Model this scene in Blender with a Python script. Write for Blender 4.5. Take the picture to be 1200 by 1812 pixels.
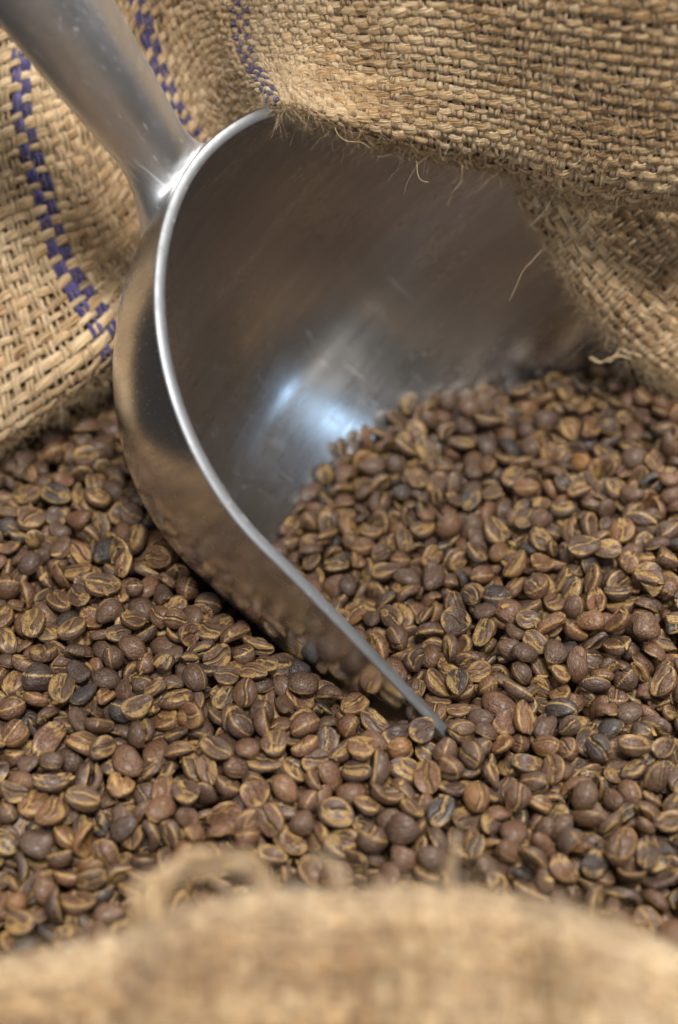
import bpy, math, random
import numpy as np

# ------------------------------------------------------------------ camera, light, exposure
for _o in list(bpy.data.objects):
    bpy.data.objects.remove(_o)
scene = bpy.context.scene
COL = scene.collection
MM = 0.001

PITCH = math.radians(44.0)
DIST = 0.374
cam_data = bpy.data.cameras.new("camera")
cam_data.sensor_fit = 'VERTICAL'
cam_data.sensor_height = 23.6
cam_data.lens = 35.0
cam_data.clip_start = 0.01
cam_data.clip_end = 50.0
cam_data.dof.use_dof = True
cam_data.dof.focus_distance = 0.322
cam_data.dof.aperture_fstop = 4.7
camera = bpy.data.objects.new("camera", cam_data)
camera.location = (0.0, -DIST * math.cos(PITCH), DIST * math.sin(PITCH))
camera.rotation_euler = (math.pi / 2 - PITCH, 0.0, 0.0)
COL.objects.link(camera)
scene.camera = camera

world = bpy.data.worlds.new("World")
scene.world = world
world.use_nodes = True
_bg = world.node_tree.nodes["Background"]
_bg.inputs[0].default_value = (1.0, 0.93, 0.85, 1)      # an even, dim warm room
_bg.inputs[1].default_value = 0.042


def area_lamp(name, direction, dist, size, energy, color, target=(0, 0, 0.02)):
    d = bpy.data.lights.new(name, 'AREA')
    d.shape = 'RECTANGLE'
    d.size, d.size_y = size
    d.energy = energy
    d.color = color
    o = bpy.data.objects.new(name, d)
    v = np.array(direction, float)
    v /= np.linalg.norm(v)
    o.location = tuple(np.array(target) + v * dist)
    from mathutils import Vector
    o.rotation_euler = Vector(tuple(v)).to_track_quat('Z', 'Y').to_euler()
    COL.objects.link(o)
    return o


area_lamp("ceiling_or_added_lamp", (0.10, -0.38, 0.92), 1.7, (0.40, 0.28), 42.0, (1.0, 0.955, 0.90))
area_lamp("window_lamp", (0.75, -0.22, 0.62), 1.6, (0.24, 0.20), 1.6, (0.46, 0.70, 1.0))
area_lamp("ceiling_or_added_lamp", (0.34, 0.46, 0.82), 2.0, (0.5, 0.4), 40.0, (1.0, 0.95, 0.88))  # added back light, gives the beans and rim their sheen
area_lamp("ceiling_or_added_lamp", (-0.38, -0.74, 0.58), 2.6, (1.6, 1.1), 22.0, (0.94, 0.97, 1.0))  # added broad fill behind the camera, brightens the handle

scene.view_settings.view_transform = 'Standard'
scene.view_settings.look = 'None'
scene.view_settings.exposure = -0.08
scene.view_settings.gamma = 1.0
scene.view_settings.use_curve_mapping = False
scene.render.engine = 'CYCLES'
scene.cycles.use_denoising = True
scene.cycles.max_bounces = 8


# ------------------------------------------------------------------ helpers
def link_mesh(name, verts, faces, mats, parent=None, smooth=True, fmat=None):
    m = bpy.data.meshes.new(name)
    verts = np.asarray(verts, dtype=np.float32)
    faces = np.asarray(faces, dtype=np.int32)
    k = faces.shape[1]
    m.vertices.add(len(verts))
    m.vertices.foreach_set("co", verts.ravel())
    m.loops.add(faces.size)
    m.loops.foreach_set("vertex_index", faces.ravel())
    m.polygons.add(len(faces))
    m.polygons.foreach_set("loop_start", np.arange(0, faces.size, k, dtype=np.int32))
    if fmat is not None:
        m.polygons.foreach_set("material_index", np.asarray(fmat, dtype=np.int32))
    m.polygons.foreach_set("use_smooth", np.full(len(faces), smooth))
    m.update(calc_edges=True)
    m.validate()
    for mt in (mats if isinstance(mats, (list, tuple)) else [mats]):
        m.materials.append(mt)
    o = bpy.data.objects.new(name, m)
    COL.objects.link(o)
    if parent is not None:
        o.parent = parent
    return o


def point_attr(mesh, name, data, kind):
    a = mesh.attributes.new(name, kind, 'POINT')
    a.data.foreach_set('vector' if kind == 'FLOAT_VECTOR' else 'value', np.asarray(data, dtype=np.float32).ravel())


def empty(name, loc=(0, 0, 0), parent=None):
    o = bpy.data.objects.new(name, None)
    o.location = loc
    o.empty_display_size = 0.01
    COL.objects.link(o)
    if parent is not None:
        o.parent = parent
    return o


def tag(o, label, category=None, group=None, kind=None):
    o["label"] = label
    if category:
        o["category"] = category
    if group:
        o["group"] = group
    if kind:
        o["kind"] = kind


class NT:
    """tiny node-tree writer"""
    def __init__(self, name):
        self.mat = bpy.data.materials.new(name)
        self.mat.use_nodes = True
        self.t = self.mat.node_tree
        self.bsdf = self.t.nodes["Principled BSDF"]

    def n(self, kind, **kw):
        x = self.t.nodes.new(kind)
        for k, v in kw.items():
            setattr(x, k, v)
        return x

    def set(self, sock, v):
        if hasattr(v, 'is_output'):
            self.t.links.new(v, sock)
        else:
            sock.default_value = v

    def math(self, op, a, b=0.0, c=0.0, clamp=False):
        x = self.n('ShaderNodeMath', operation=op, use_clamp=clamp)
        for i, v in enumerate((a, b, c)):
            self.set(x.inputs[i], v)
        return x.outputs[0]

    def noise(self, vec, scale, detail=3.0, rough=0.55, dist=0.0):
        x = self.n('ShaderNodeTexNoise')
        self.set(x.inputs['Vector'], vec)
        x.inputs['Scale'].default_value = scale
        x.inputs['Detail'].default_value = detail
        x.inputs['Roughness'].default_value = rough
        x.inputs['Distortion'].default_value = dist
        return x.outputs['Fac']

    def ramp(self, fac, stops, interp='LINEAR'):
        x = self.n('ShaderNodeValToRGB')
        x.color_ramp.interpolation = interp
        e = x.color_ramp.elements
        while len(e) < len(stops):
            e.new(0.5)
        for el, (p, c) in zip(e, stops):
            el.position = p
            el.color = (*c, 1) if len(c) == 3 else c
        self.set(x.inputs[0], fac)
        return x.outputs[0]

    def rng(self, v, a, b, c=0.0, d=1.0, smooth=True):
        x = self.n('ShaderNodeMapRange', interpolation_type='SMOOTHSTEP' if smooth else 'LINEAR')
        self.set(x.inputs[0], v)
        for i, q in enumerate((a, b, c, d)):
            self.set(x.inputs[1 + i], q)
        return x.outputs[0]

    def mix(self, f, a, b, mode='MIX'):
        x = self.n('ShaderNodeMix', data_type='RGBA', blend_type=mode)
        self.set(x.inputs[0], f)
        self.set(x.inputs[6], (*a, 1) if isinstance(a, tuple) and len(a) == 3 else a)
        self.set(x.inputs[7], (*b, 1) if isinstance(b, tuple) and len(b) == 3 else b)
        return x.outputs[2]

    def attr(self, name, kind='GEOMETRY'):
        x = self.n('ShaderNodeAttribute', attribute_name=name, attribute_type=kind)
        return x

    def mapping(self, vec, scale=(1, 1, 1), loc=(0, 0, 0)):
        x = self.n('ShaderNodeMapping')
        self.set(x.inputs[0], vec)
        self.set(x.inputs['Scale'], scale)
        self.set(x.inputs['Location'], loc)
        return x.outputs[0]

    def xyz(self, v):
        x = self.n('ShaderNodeSeparateXYZ')
        self.set(x.inputs[0], v)
        return x.outputs

    def bump(self, h, strength, dist):
        x = self.n('ShaderNodeBump')
        self.set(x.inputs['Height'], h)
        x.inputs['Strength'].default_value = strength
        x.inputs['Distance'].default_value = dist
        self.t.links.new(x.outputs[0], self.bsdf.inputs['Normal'])


# ------------------------------------------------------------------ materials
def jute_material(name, dark, mid, light, stain=(0.42, 0.17, 0.05), fade=0.35):
    """yarn: uvw = (around, along in m, per-yarn random)"""
    N = NT(name)
    a = N.attr('yarn')
    x, y, z = N.xyz(a.outputs['Vector'])
    # fibres run along the yarn with a slight twist
    tw = N.math('ADD', x, N.math('MULTIPLY', y, 230.0))
    cv = N.n('ShaderNodeCombineXYZ')
    N.set(cv.inputs[0], N.math('MULTIPLY', N.math('COSINE', tw), 0.8))
    N.set(cv.inputs[1], N.math('MULTIPLY', N.math('SINE', tw), 0.8))
    N.set(cv.inputs[2], N.math('ADD', N.math('MULTIPLY', y, 70.0), N.math('MULTIPLY', z, 37.0)))
    fib = N.noise(cv.outputs[0], 2.2, 4.0, 0.65, 0.3)
    cv2 = N.n('ShaderNodeCombineXYZ')
    N.set(cv2.inputs[0], x)
    N.set(cv2.inputs[1], N.math('MULTIPLY', y, 45.0))
    N.set(cv2.inputs[2], N.math('MULTIPLY', z, 91.0))
    blot = N.noise(cv2.outputs[0], 2.0, 2.0)
    t = N.math('ADD', N.math('MULTIPLY', fib, 0.95), N.math('MULTIPLY', blot, 0.25))
    t = N.math('SUBTRACT', t, 0.06)
    t = N.math('ADD', t, N.math('MULTIPLY', N.math('SUBTRACT', z, 0.5), 0.20))
    soil = N.noise(N.n('ShaderNodeTexCoord').outputs['Object'], 32.0, 3.0, 0.6)
    t = N.math('ADD', t, N.rng(soil, 0.3, 0.7, -0.10, 0.07))
    col = N.ramp(t, [(0.34, dark), (0.50, mid), (0.72, light)])
    st = N.rng(blot, 0.54, 0.70, 0.0, fade)
    col = N.mix(st, col, stain)
    N.set(N.bsdf.inputs['Base Color'], col)
    N.bsdf.inputs['Roughness'].default_value = 0.85
    N.bsdf.inputs['Specular IOR Level'].default_value = 0.12
    N.bsdf.inputs['Sheen Weight'].default_value = 0.25
    N.bsdf.inputs['Sheen Roughness'].default_value = 0.5
    N.bump(fib, 1.0, 0.0012)
    return N.mat


JUTE = jute_material("jute_yarn", (0.20, 0.105, 0.040), (0.50, 0.325, 0.155), (0.76, 0.58, 0.35))
PURPLE = jute_material("purple_dyed_yarn", (0.010, 0.007, 0.050), (0.032, 0.021, 0.140), (0.105, 0.085, 0.26), (0.20, 0.155, 0.18), 0.55)


def fibre_material():
    N = NT("jute_fibre")
    oi = N.attr('tone')
    N.set(N.bsdf.inputs['Base Color'], N.ramp(oi.outputs['Fac'], [(0.0, (0.33, 0.20, 0.09)), (0.6, (0.56, 0.41, 0.22)), (1.0, (0.74, 0.63, 0.44))]))
    N.bsdf.inputs['Roughness'].default_value = 0.55
    return N.mat


FIBRE = fibre_material()


def chaff_material():
    N = NT("coffee_chaff")
    f = N.attr('tone').outputs['Fac']
    N.set(N.bsdf.inputs['Base Color'], N.ramp(f, [(0.0, (0.15, 0.085, 0.032)), (1.0, (0.40, 0.25, 0.095))]))
    N.bsdf.inputs['Roughness'].default_value = 0.75
    N.bsdf.inputs['Specular IOR Level'].default_value = 0.2
    return N.mat


CHAFF = chaff_material()


def lining_material():
    N = NT("jute_underlayer")
    tc = N.n('ShaderNodeTexCoord').outputs['Object']
    f = N.noise(tc, 700.0, 4.0, 0.6)
    N.set(N.bsdf.inputs['Base Color'], N.ramp(f, [(0.3, (0.13, 0.07, 0.03)), (0.7, (0.27, 0.17, 0.08))]))
    N.bsdf.inputs['Roughness'].default_value = 0.9
    N.bump(f, 0.6, 0.001)
    return N.mat


LINING = lining_material()


def metal_material(name, base, rough_lo, rough_hi, grain, spots=0.0, rings=0.0, along=(900, 60, 60), bump=0.12):
    """cast aluminium in the scoop's own coordinates (metres): grain = fine polishing lines, rings = turning marks, spots = dust"""
    N = NT(name)
    tc = N.n('ShaderNodeTexCoord').outputs['Object']
    smear = N.noise(N.mapping(tc, (38, 38, 38)), 1.0, 4.0, 0.62, 0.4)
    fine = N.noise(N.mapping(tc, along), 1.0, 4.0, 0.65)
    f = N.math('ADD', N.math('MULTIPLY', smear, 0.55), N.math('MULTIPLY', fine, 0.45))
    r = N.rng(f, 0.3, 0.7, rough_lo, rough_hi)
    dull = tuple(c * 0.80 for c in base)
    col = N.mix(N.rng(f, 0.35, 0.68), base, dull)
    h = N.math('ADD', N.math('MULTIPLY', fine, grain), N.math('MULTIPLY', N.noise(tc, 1500.0, 3.0), 0.3))
    if rings:
        g = N.noise(N.mapping(tc, (330, 14, 14)), 1.0, 5.0, 0.72, 0.5)
        g2 = N.noise(N.mapping(tc, (95, 9, 9)), 1.0, 3.0, 0.6, 0.8)
        gg = N.math('ADD', N.math('MULTIPLY', g, 0.5), N.math('MULTIPLY', g2, 0.5))
        col = N.mix(N.rng(gg, 0.36, 0.62, 0.0, 0.5), col, tuple(c * 0.6 for c in base))
        r = N.math('ADD', r, N.math('MULTIPLY', N.math('SUBTRACT', gg, 0.5), 0.14))
        h = N.math('ADD', h, N.math('MULTIPLY', g, rings))
    if spots:
        sp = N.noise(tc, 520.0, 3.0, 0.6)
        clump = N.noise(tc, 48.0, 3.0, 0.6)
        m = N.math('MULTIPLY', N.rng(sp, 0.62, 0.70), N.rng(clump, 0.50, 0.62))
        m = N.math('MULTIPLY', m, spots)
        col = N.mix(m, col, (0.70, 0.66, 0.60))
        r = N.math('ADD', r, N.math('MULTIPLY', m, 0.4))
        # fine scratches
        w = N.n('ShaderNodeTexNoise')
        N.set(w.inputs['Vector'], N.mapping(tc, (60, 1500, 900)))
        w.inputs['Scale'].default_value = 1.0
        w.inputs['Detail'].default_value = 2.0
        r = N.math('ADD', r, N.rng(w.outputs['Fac'], 0.64, 0.72, 0.0, 0.14))
    N.set(N.bsdf.inputs['Roughness'], r)
    N.set(N.bsdf.inputs['Base Color'], col)
    N.bsdf.inputs['Metallic'].default_value = 1.0
    N.bump(h, bump, 0.0005)
    return N.mat


METAL_OUT = metal_material("polished_aluminium", (0.76, 0.76, 0.77), 0.16, 0.27, 0.10, spots=0.8)
METAL_HANDLE = metal_material("satin_aluminium", (0.90, 0.90, 0.91), 0.36, 0.48, 0.2, spots=0.35, along=(30, 500, 500))
METAL_IN = metal_material("brushed_aluminium", (0.70, 0.69, 0.68), 0.24, 0.34, 0.2, rings=0.12, bump=0.05, spots=0.35)
METAL_RIM = metal_material("worn_aluminium_edge", (0.33, 0.34, 0.355), 0.48, 0.66, 0.3, spots=0.5, along=(260, 260, 260), bump=0.25)


def bean_material(name, geometry_tone):
    N = NT(name)
    if geometry_tone:
        tone = N.attr('tone').outputs['Fac']
        seed = N.attr('seed').outputs['Fac']
    else:
        tone = N.attr('tone', 'OBJECT').outputs['Fac']
        seed = N.attr('seed', 'OBJECT').outputs['Fac']
    loc = N.attr('bl').outputs['Vector']          # bean's own millimetres
    x, y, z = N.xyz(loc)
    off = N.n('ShaderNodeCombineXYZ')
    N.set(off.inputs[0], N.math('MULTIPLY', seed, 57.0))
    N.set(off.inputs[1], N.math('MULTIPLY', seed, 23.0))
    N.set(off.inputs[2], N.math('MULTIPLY', seed, 91.0))
    ad = N.n('ShaderNodeVectorMath', operation='ADD')
    N.set(ad.inputs[0], loc)
    N.set(ad.inputs[1], off.outputs[0])
    p = ad.outputs[0]
    n1 = N.noise(p, 0.55, 3.0, 0.6)
    n2 = N.noise(p, 2.2, 4.0, 0.65, 0.3)
    n3 = N.noise(p, 7.0, 3.0, 0.6)
    skin = N.ramp(tone, [(0.0, (0.044, 0.038, 0.037)), (0.18, (0.082, 0.050, 0.036)), (0.5, (0.130, 0.073, 0.042)),
                         (0.78, (0.190, 0.090, 0.043)), (0.92, (0.22, 0.110, 0.044)), (1.0, (0.46, 0.225, 0.075))])
    col = N.mix(N.rng(n1, 0.40, 0.64, 0.0, 0.7), skin, N.mix(0.4, skin, (0.125, 0.088, 0.066)))
    col = N.mix(N.rng(n2, 0.40, 0.66, 0.0, 0.85), col, N.mix(1.0, col, (0.45, 0.40, 0.38), 'MULTIPLY'))
    # golden chaff: in the crease, along the edge of the flat face, in flecks
    yc = N.math('SUBTRACT', y, N.math('MULTIPLY', N.math('SINE', N.math('ADD', N.math('MULTIPLY', x, 0.75), N.attr('phase').outputs['Fac'])), 0.42))
    yw = N.math('ADD', N.math('ABSOLUTE', yc), N.math('MULTIPLY', N.math('SUBTRACT', n2, 0.5), 1.1))
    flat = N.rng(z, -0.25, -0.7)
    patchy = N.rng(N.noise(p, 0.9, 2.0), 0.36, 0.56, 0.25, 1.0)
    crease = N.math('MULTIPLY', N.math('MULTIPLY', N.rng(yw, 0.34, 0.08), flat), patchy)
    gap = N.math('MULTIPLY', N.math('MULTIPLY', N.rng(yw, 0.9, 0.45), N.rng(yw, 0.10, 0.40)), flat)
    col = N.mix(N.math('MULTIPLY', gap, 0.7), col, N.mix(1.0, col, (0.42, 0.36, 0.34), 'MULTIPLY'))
    edge = N.math('MULTIPLY', N.rng(z, -0.98, -0.72), N.rng(z, -0.22, -0.50))
    edge = N.math('MULTIPLY', edge, N.rng(n2, 0.34, 0.56))
    fleck = N.math('MULTIPLY', N.rng(n3, 0.58, 0.72), N.rng(n1, 0.45, 0.60))
    chaff = N.math('MAXIMUM', N.math('MAXIMUM', crease, N.math('MULTIPLY', edge, 0.95)), N.math('MULTIPLY', fleck, 0.28))
    gold = N.mix(n3, (0.22, 0.125, 0.038), (0.64, 0.41, 0.135))
    col = N.mix(N.math('MULTIPLY', chaff, 0.9), col, gold)
    N.set(N.bsdf.inputs['Base Color'], col)
    N.set(N.bsdf.inputs['Roughness'], N.math('ADD', N.rng(n1, 0.3, 0.7, 0.36, 0.50), N.math('MULTIPLY', chaff, 0.2)))
    N.bsdf.inputs['Specular IOR Level'].default_value = 0.5
    crinkle = N.noise(N.mapping(p, (0.7, 1.6, 1.3)), 1.1, 2.0, 0.5, 0.8)
    h = N.math('ADD', N.math('MULTIPLY', crinkle, 1.0), N.math('MULTIPLY', n2, 0.22))
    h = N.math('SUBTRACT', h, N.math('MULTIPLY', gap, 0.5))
    N.bump(h, 0.75, 0.0008)
    N.bsdf.inputs['Coat Weight'].default_value = 0.22
    N.bsdf.inputs['Coat Roughness'].default_value = 0.30
    return N.mat


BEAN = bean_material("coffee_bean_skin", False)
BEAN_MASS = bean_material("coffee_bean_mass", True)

# ------------------------------------------------------------------ scoop
SC = dict(yaw=-0.28475, p=0.7007, r=0.26093, t=(-0.02806, 0.00155, 0.09553), W=0.0575, a=0.05813, n=1.90296,
          D=0.06554, al=0.38712, kt=0.22207, m=2.45067)


def bowl_grid(T, xs_n=(40, 44), nph=97, length=0.150):
    W, a, D, n, m = SC['W'] + T, SC['a'] + T, SC['D'] + T, SC['n'], SC['m']
    s = np.linspace(0.02, 1, xs_n[0])
    xs = np.concatenate([a * (1 - np.cos(s * math.pi / 2)), np.linspace(a, length + T, xs_n[1])[1:]])
    xs[0] = 1e-6
    t = np.clip(1 - xs / a, 0, 1)
    sh = (1 - t ** n) ** (1 / n)
    fr = np.clip(xs - a, 0, None)
    # the sides run on straight, slightly flared, from just before the round back ends
    edge = lambda q: (1 - (1 - q / a) ** n) ** (1 / n)
    x1 = 0.93 * a
    slope = (edge(x1 + 1e-6) - edge(x1 - 1e-6)) / 2e-6
    w = np.where(xs < x1, sh, edge(x1) + slope * (xs - x1)) * W
    d = sh * D * (1 - SC['kt'] * fr / (0.16 - SC['a']))
    # round the buried front corners
    k = np.clip((fr - 0.062) / (length + T - a - 0.062), 0, 1)
    w = w * np.sqrt(np.clip(1 - 0.75 * k ** 2.5, 0, 1))
    dip = np.clip(xs - x1, 0, None)
    zr = -0.1 * dip ** 2 / (dip + 0.020)
    ph = np.linspace(0, math.pi, nph)
    c, sn = np.cos(ph), np.sin(ph)
    Y = -w[:, None] * np.sign(c) * np.abs(c) ** (2 / m)
    Z = zr[:, None] - d[:, None] * np.abs(sn) ** (2 / m)
    X = np.repeat(xs[:, None] - T, nph, 1)
    return np.stack([X, Y, Z], -1)


def grid_faces(a, b, flip=False, off=0):
    i, j = np.meshgrid(np.arange(a - 1), np.arange(b - 1), indexing='ij')
    q = np.stack([i * b + j, i * b + j + 1, (i + 1) * b + j + 1, (i + 1) * b + j], -1).reshape(-1, 4) + off
    return q[:, ::-1] if flip else q


def build_scoop():
    root = empty("metal_scoop", SC['t'])
    cy, sy, cp, sp, cr, sr = (f(SC[k]) for k in ('yaw', 'p', 'r') for f in (math.cos, math.sin))
    Rz = np.array([[cy, -sy, 0], [sy, cy, 0], [0, 0, 1]])
    Ry = np.array([[cp, 0, sp], [0, 1, 0], [-sp, 0, cp]])
    Rx = np.array([[1, 0, 0], [0, cr, -sr], [0, sr, cr]])
    from mathutils import Matrix
    root.rotation_euler = Matrix((Rz @ Ry @ Rx).tolist()).to_euler()
    tag(root, "grey cast metal scoop stuck nose down into the coffee beans", "scoop")
    T = 0.0026
    gi, go = bowl_grid(0.0), bowl_grid(T)
    a, b, _ = gi.shape
    V = np.concatenate([gi.reshape(-1, 3), go.reshape(-1, 3)])
    fi = grid_faces(a, b, True)
    fo = grid_faces(a, b, False, a * b)
    # front lip joins inner and outer
    j = np.arange(b - 1)
    e = (a - 1) * b
    fl = np.stack([e + j, e + j + 1, a * b + e + j + 1, a * b + e + j], -1)
    F = np.concatenate([fi, fo, fl])
    fm = np.concatenate([np.zeros(len(fi)), np.ones(len(fo)), np.ones(len(fl))])
    link_mesh("bowl", V, F, [METAL_IN, METAL_OUT], root, fmat=fm)
    # rim: flat worn band with softened corners, from one lip corner round the back to the other
    ri = np.concatenate([gi[::-1, 0], gi[:, -1]])
    ro = np.concatenate([go[::-1, 0], go[:, -1]])
    up = np.array([0, 0, 1.0])
    rows = []
    for f, dz in ((0.0, -0.0001), (0.03, 0.00028), (0.14, 0.00050), (0.5, 0.00056), (0.86, 0.00046), (0.97, 0.00022), (1.0, -0.0001)):
        rows.append(ri * (1 - f) + ro * f + up * dz)
    R_ = np.stack(rows, 1)
    link_mesh("rim", R_.reshape(-1, 3), grid_faces(R_.shape[0], R_.shape[1], True), METAL_RIM, root)
    # handle: round tapered bar that flares into the back wall under the rim
    W, D, A = SC['W'] + T, SC['D'] + T, SC['a'] + T
    al = SC['al']
    ax = np.array([-math.cos(al), 0, math.sin(al)])
    e1 = np.array([0, 1.0, 0])
    e2 = np.cross(ax, e1)
    e2 = e2 if e2[2] > 0 else -e2
    org = np.array([0, 0, -0.0095])
    nth = 56
    th = np.linspace(0, 2 * math.pi, nth, endpoint=False)
    def ring(s, r, flat=1.0):
        return org + ax * s + (np.cos(th)[:, None] * e1 * r + np.sin(th)[:, None] * e2 * r * flat)
    def on_bowl(rad):
        y = rad * 1.12 * np.cos(th)
        z = -0.0102 + rad * np.sin(th) * np.where(np.sin(th) > 0, 0.80, 1.25)
        z = np.minimum(z, -0.0004)
        rho = ((np.abs(y) / W) ** SC['m'] + (np.abs(z) / D) ** SC['m']) ** (1 / SC['m'])
        x = A * (1 - (1 - np.clip(rho, 0, 1) ** SC['n']) ** (1 / SC['n'])) - T
        return np.stack([x, y, z], -1)
    S0 = on_bowl(0.0128)
    S1 = on_bowl(0.0096)
    S0[:, 0] += 0.0004
    P3 = ring(0.0125, 0.0077)
    P2 = ring(0.0065, 0.0074)
    rings = [S0]
    for t in np.linspace(0.08, 1, 12):
        bz = (1 - t) ** 3 * S0 + 3 * (1 - t) ** 2 * t * S1 + 3 * (1 - t) * t ** 2 * P2 + t ** 3 * P3
        rings.append(bz)
    prof = [(0.016, 0.0080), (0.021, 0.0085), (0.028, 0.0092), (0.036, 0.0099), (0.046, 0.0106), (0.060, 0.0112), (0.080, 0.0114),
            (0.100, 0.0111), (0.112, 0.0102), (0.118, 0.0086), (0.1215, 0.0060), (0.123, 0.0025), (0.1233, 0.0001)]
    for s, r in prof:
        rings.append(ring(s, r))
    R_ = np.stack(rings)
    k = R_.shape[0]
    i, j = np.meshgrid(np.arange(k - 1), np.arange(nth), indexing='ij')
    jn = (j + 1) % nth
    F = np.stack([i * nth + j, (i + 1) * nth + j, (i + 1) * nth + jn, i * nth + jn], -1).reshape(-1, 4)
    link_mesh("handle", R_.reshape(-1, 3), F, METAL_HANDLE, root)
    return root


build_scoop()

# ------------------------------------------------------------------ sack: sheets woven from real yarns
# control points of each sheet in millimetres, column by column
BACK_SHEET = [[[-104.0,18.0,2.8],[-103.2,9.7,-0.1],[-101.1,2.5,5.5],[-101.3,2.9,17.4],[-113.0,25.1,37.5],[-121.2,45.3,64.2],[-128.7,70.5,87.4]],[[-84.5,22.4,13.1],[-83.9,14.0,10.2],[-82.2,6.7,15.6],[-81.7,6.6,27.3],[-88.7,27.8,47.5],[-94.9,49.0,72.3],[-98.3,74.3,94.2]],[[-70.0,27.2,21.0],[-69.5,18.8,18.1],[-68.1,11.4,23.3],[-68.2,10.5,34.3],[-76.1,29.7,52.3],[-84.0,50.3,76.6],[-85.3,77.1,98.5]],[[-56.6,35.0,29.1],[-56.2,26.6,26.1],[-55.2,18.9,31.1],[-56.1,16.8,40.8],[-66.8,32.5,55.2],[-74.8,52.0,79.8],[-75.9,79.9,101.4]],[[-42.6,59.0,42.4],[-42.5,50.2,39.1],[-41.8,42.2,43.6],[-42.7,36.9,50.5],[-51.8,43.5,56.6],[-61.3,62.1,81.6],[-64.3,88.4,105.9]],[[-28.9,76.0,60.0],[-28.9,67.1,56.5],[-28.5,58.6,60.7],[-29.8,53.5,67.0],[-39.0,61.9,72.7],[-48.8,77.1,97.1],[-55.5,99.7,117.6]],[[-20.5,64.4,79.6],[-20.6,55.7,76.4],[-20.3,47.0,80.4],[-21.6,44.5,85.3],[-29.9,61.2,87.9],[-36.7,72.1,106.3],[-40.6,88.5,123.3]],[[-13.0,33.0,97.1],[-13.2,28.3,95.7],[-13.2,22.9,97.8],[-14.2,22.8,100.8],[-20.2,47.1,97.7],[-23.2,56.7,111.9],[-26.3,72.3,128.2]],[[-4.5,33.1,93.6],[-4.7,28.3,92.1],[-4.8,23.0,94.3],[-5.3,19.5,99.8],[-7.9,33.6,103.9],[-10.7,39.1,121.1],[-13.0,52.1,136.0]],[[8.1,36.0,86.5],[7.8,31.2,85.0],[7.4,25.9,87.3],[6.9,20.1,95.0],[5.4,26.6,105.3],[2.9,29.4,125.5],[0.0,38.9,141.1]],[[22.4,38.9,80.9],[22.0,34.1,79.4],[21.4,28.8,81.6],[20.5,21.2,91.1],[19.4,22.1,106.4],[16.9,23.6,128.1],[14.4,31.8,143.8]],[[37.0,40.5,76.7],[36.5,35.6,75.2],[35.6,30.4,77.5],[34.5,21.9,87.8],[34.0,19.5,105.2],[31.5,18.0,129.5],[29.2,25.7,146.1]],[[52.1,34.0,74.3],[51.5,29.2,72.8],[50.5,24.0,75.2],[48.8,15.3,86.4],[48.3,12.0,106.0],[45.9,10.5,131.8],[44.4,18.7,148.9]],[[66.5,27.2,76.0],[65.7,22.5,74.6],[64.4,17.3,77.0],[62.4,8.8,87.9],[62.2,5.9,106.9],[59.7,4.0,133.7],[59.0,11.9,150.5]],[[83.2,22.9,77.2],[82.4,18.2,75.8],[80.8,13.0,78.3],[78.2,4.5,89.2],[78.1,1.5,108.1],[74.8,-1.6,135.1],[75.5,7.1,151.3]]]
SIDE_SHEET = [[[42.6,59.0,68.3],[34.6,54.2,67.7],[31.9,46.5,72.6],[36.3,42.6,80.8],[50.4,50.2,90.1],[71.8,65.7,101.1],[96.2,86.3,110.9]],[[51.5,53.7,62.8],[43.4,49.0,62.3],[40.5,41.4,67.3],[44.7,37.6,75.6],[58.8,45.3,85.0],[80.3,60.7,95.9],[104.9,81.2,105.7]],[[58.4,46.1,54.9],[50.3,41.5,54.4],[47.2,34.0,59.7],[51.2,30.4,68.2],[65.3,38.1,77.6],[86.9,53.4,88.4],[111.5,73.8,98.0]],[[64.9,40.6,46.4],[56.7,36.0,45.9],[53.4,28.7,51.4],[57.4,25.3,60.0],[71.5,33.1,69.5],[93.3,48.4,80.4],[118.2,68.7,89.8]],[[73.9,37.0,35.4],[65.5,32.4,35.0],[62.0,25.4,40.7],[65.9,22.2,49.6],[80.2,30.1,59.2],[102.3,45.5,70.1],[127.8,65.8,79.6]],[[85.0,36.4,23.3],[76.4,31.8,22.9],[72.7,24.9,28.7],[76.4,22.0,37.8],[91.1,30.1,47.7],[113.7,45.7,58.9],[139.9,66.1,68.5]],[[97.7,36.4,11.7],[88.9,31.8,11.3],[84.8,25.0,17.3],[88.5,22.3,26.7],[103.4,30.6,36.7],[126.6,46.5,48.2],[153.5,67.1,57.9]],[[112.3,33.6,1.7],[103.2,29.1,1.3],[98.9,22.4,7.4],[102.3,19.9,17.0],[117.4,28.4,27.2],[141.0,44.4,38.7],[168.5,65.0,48.6]]]
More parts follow.
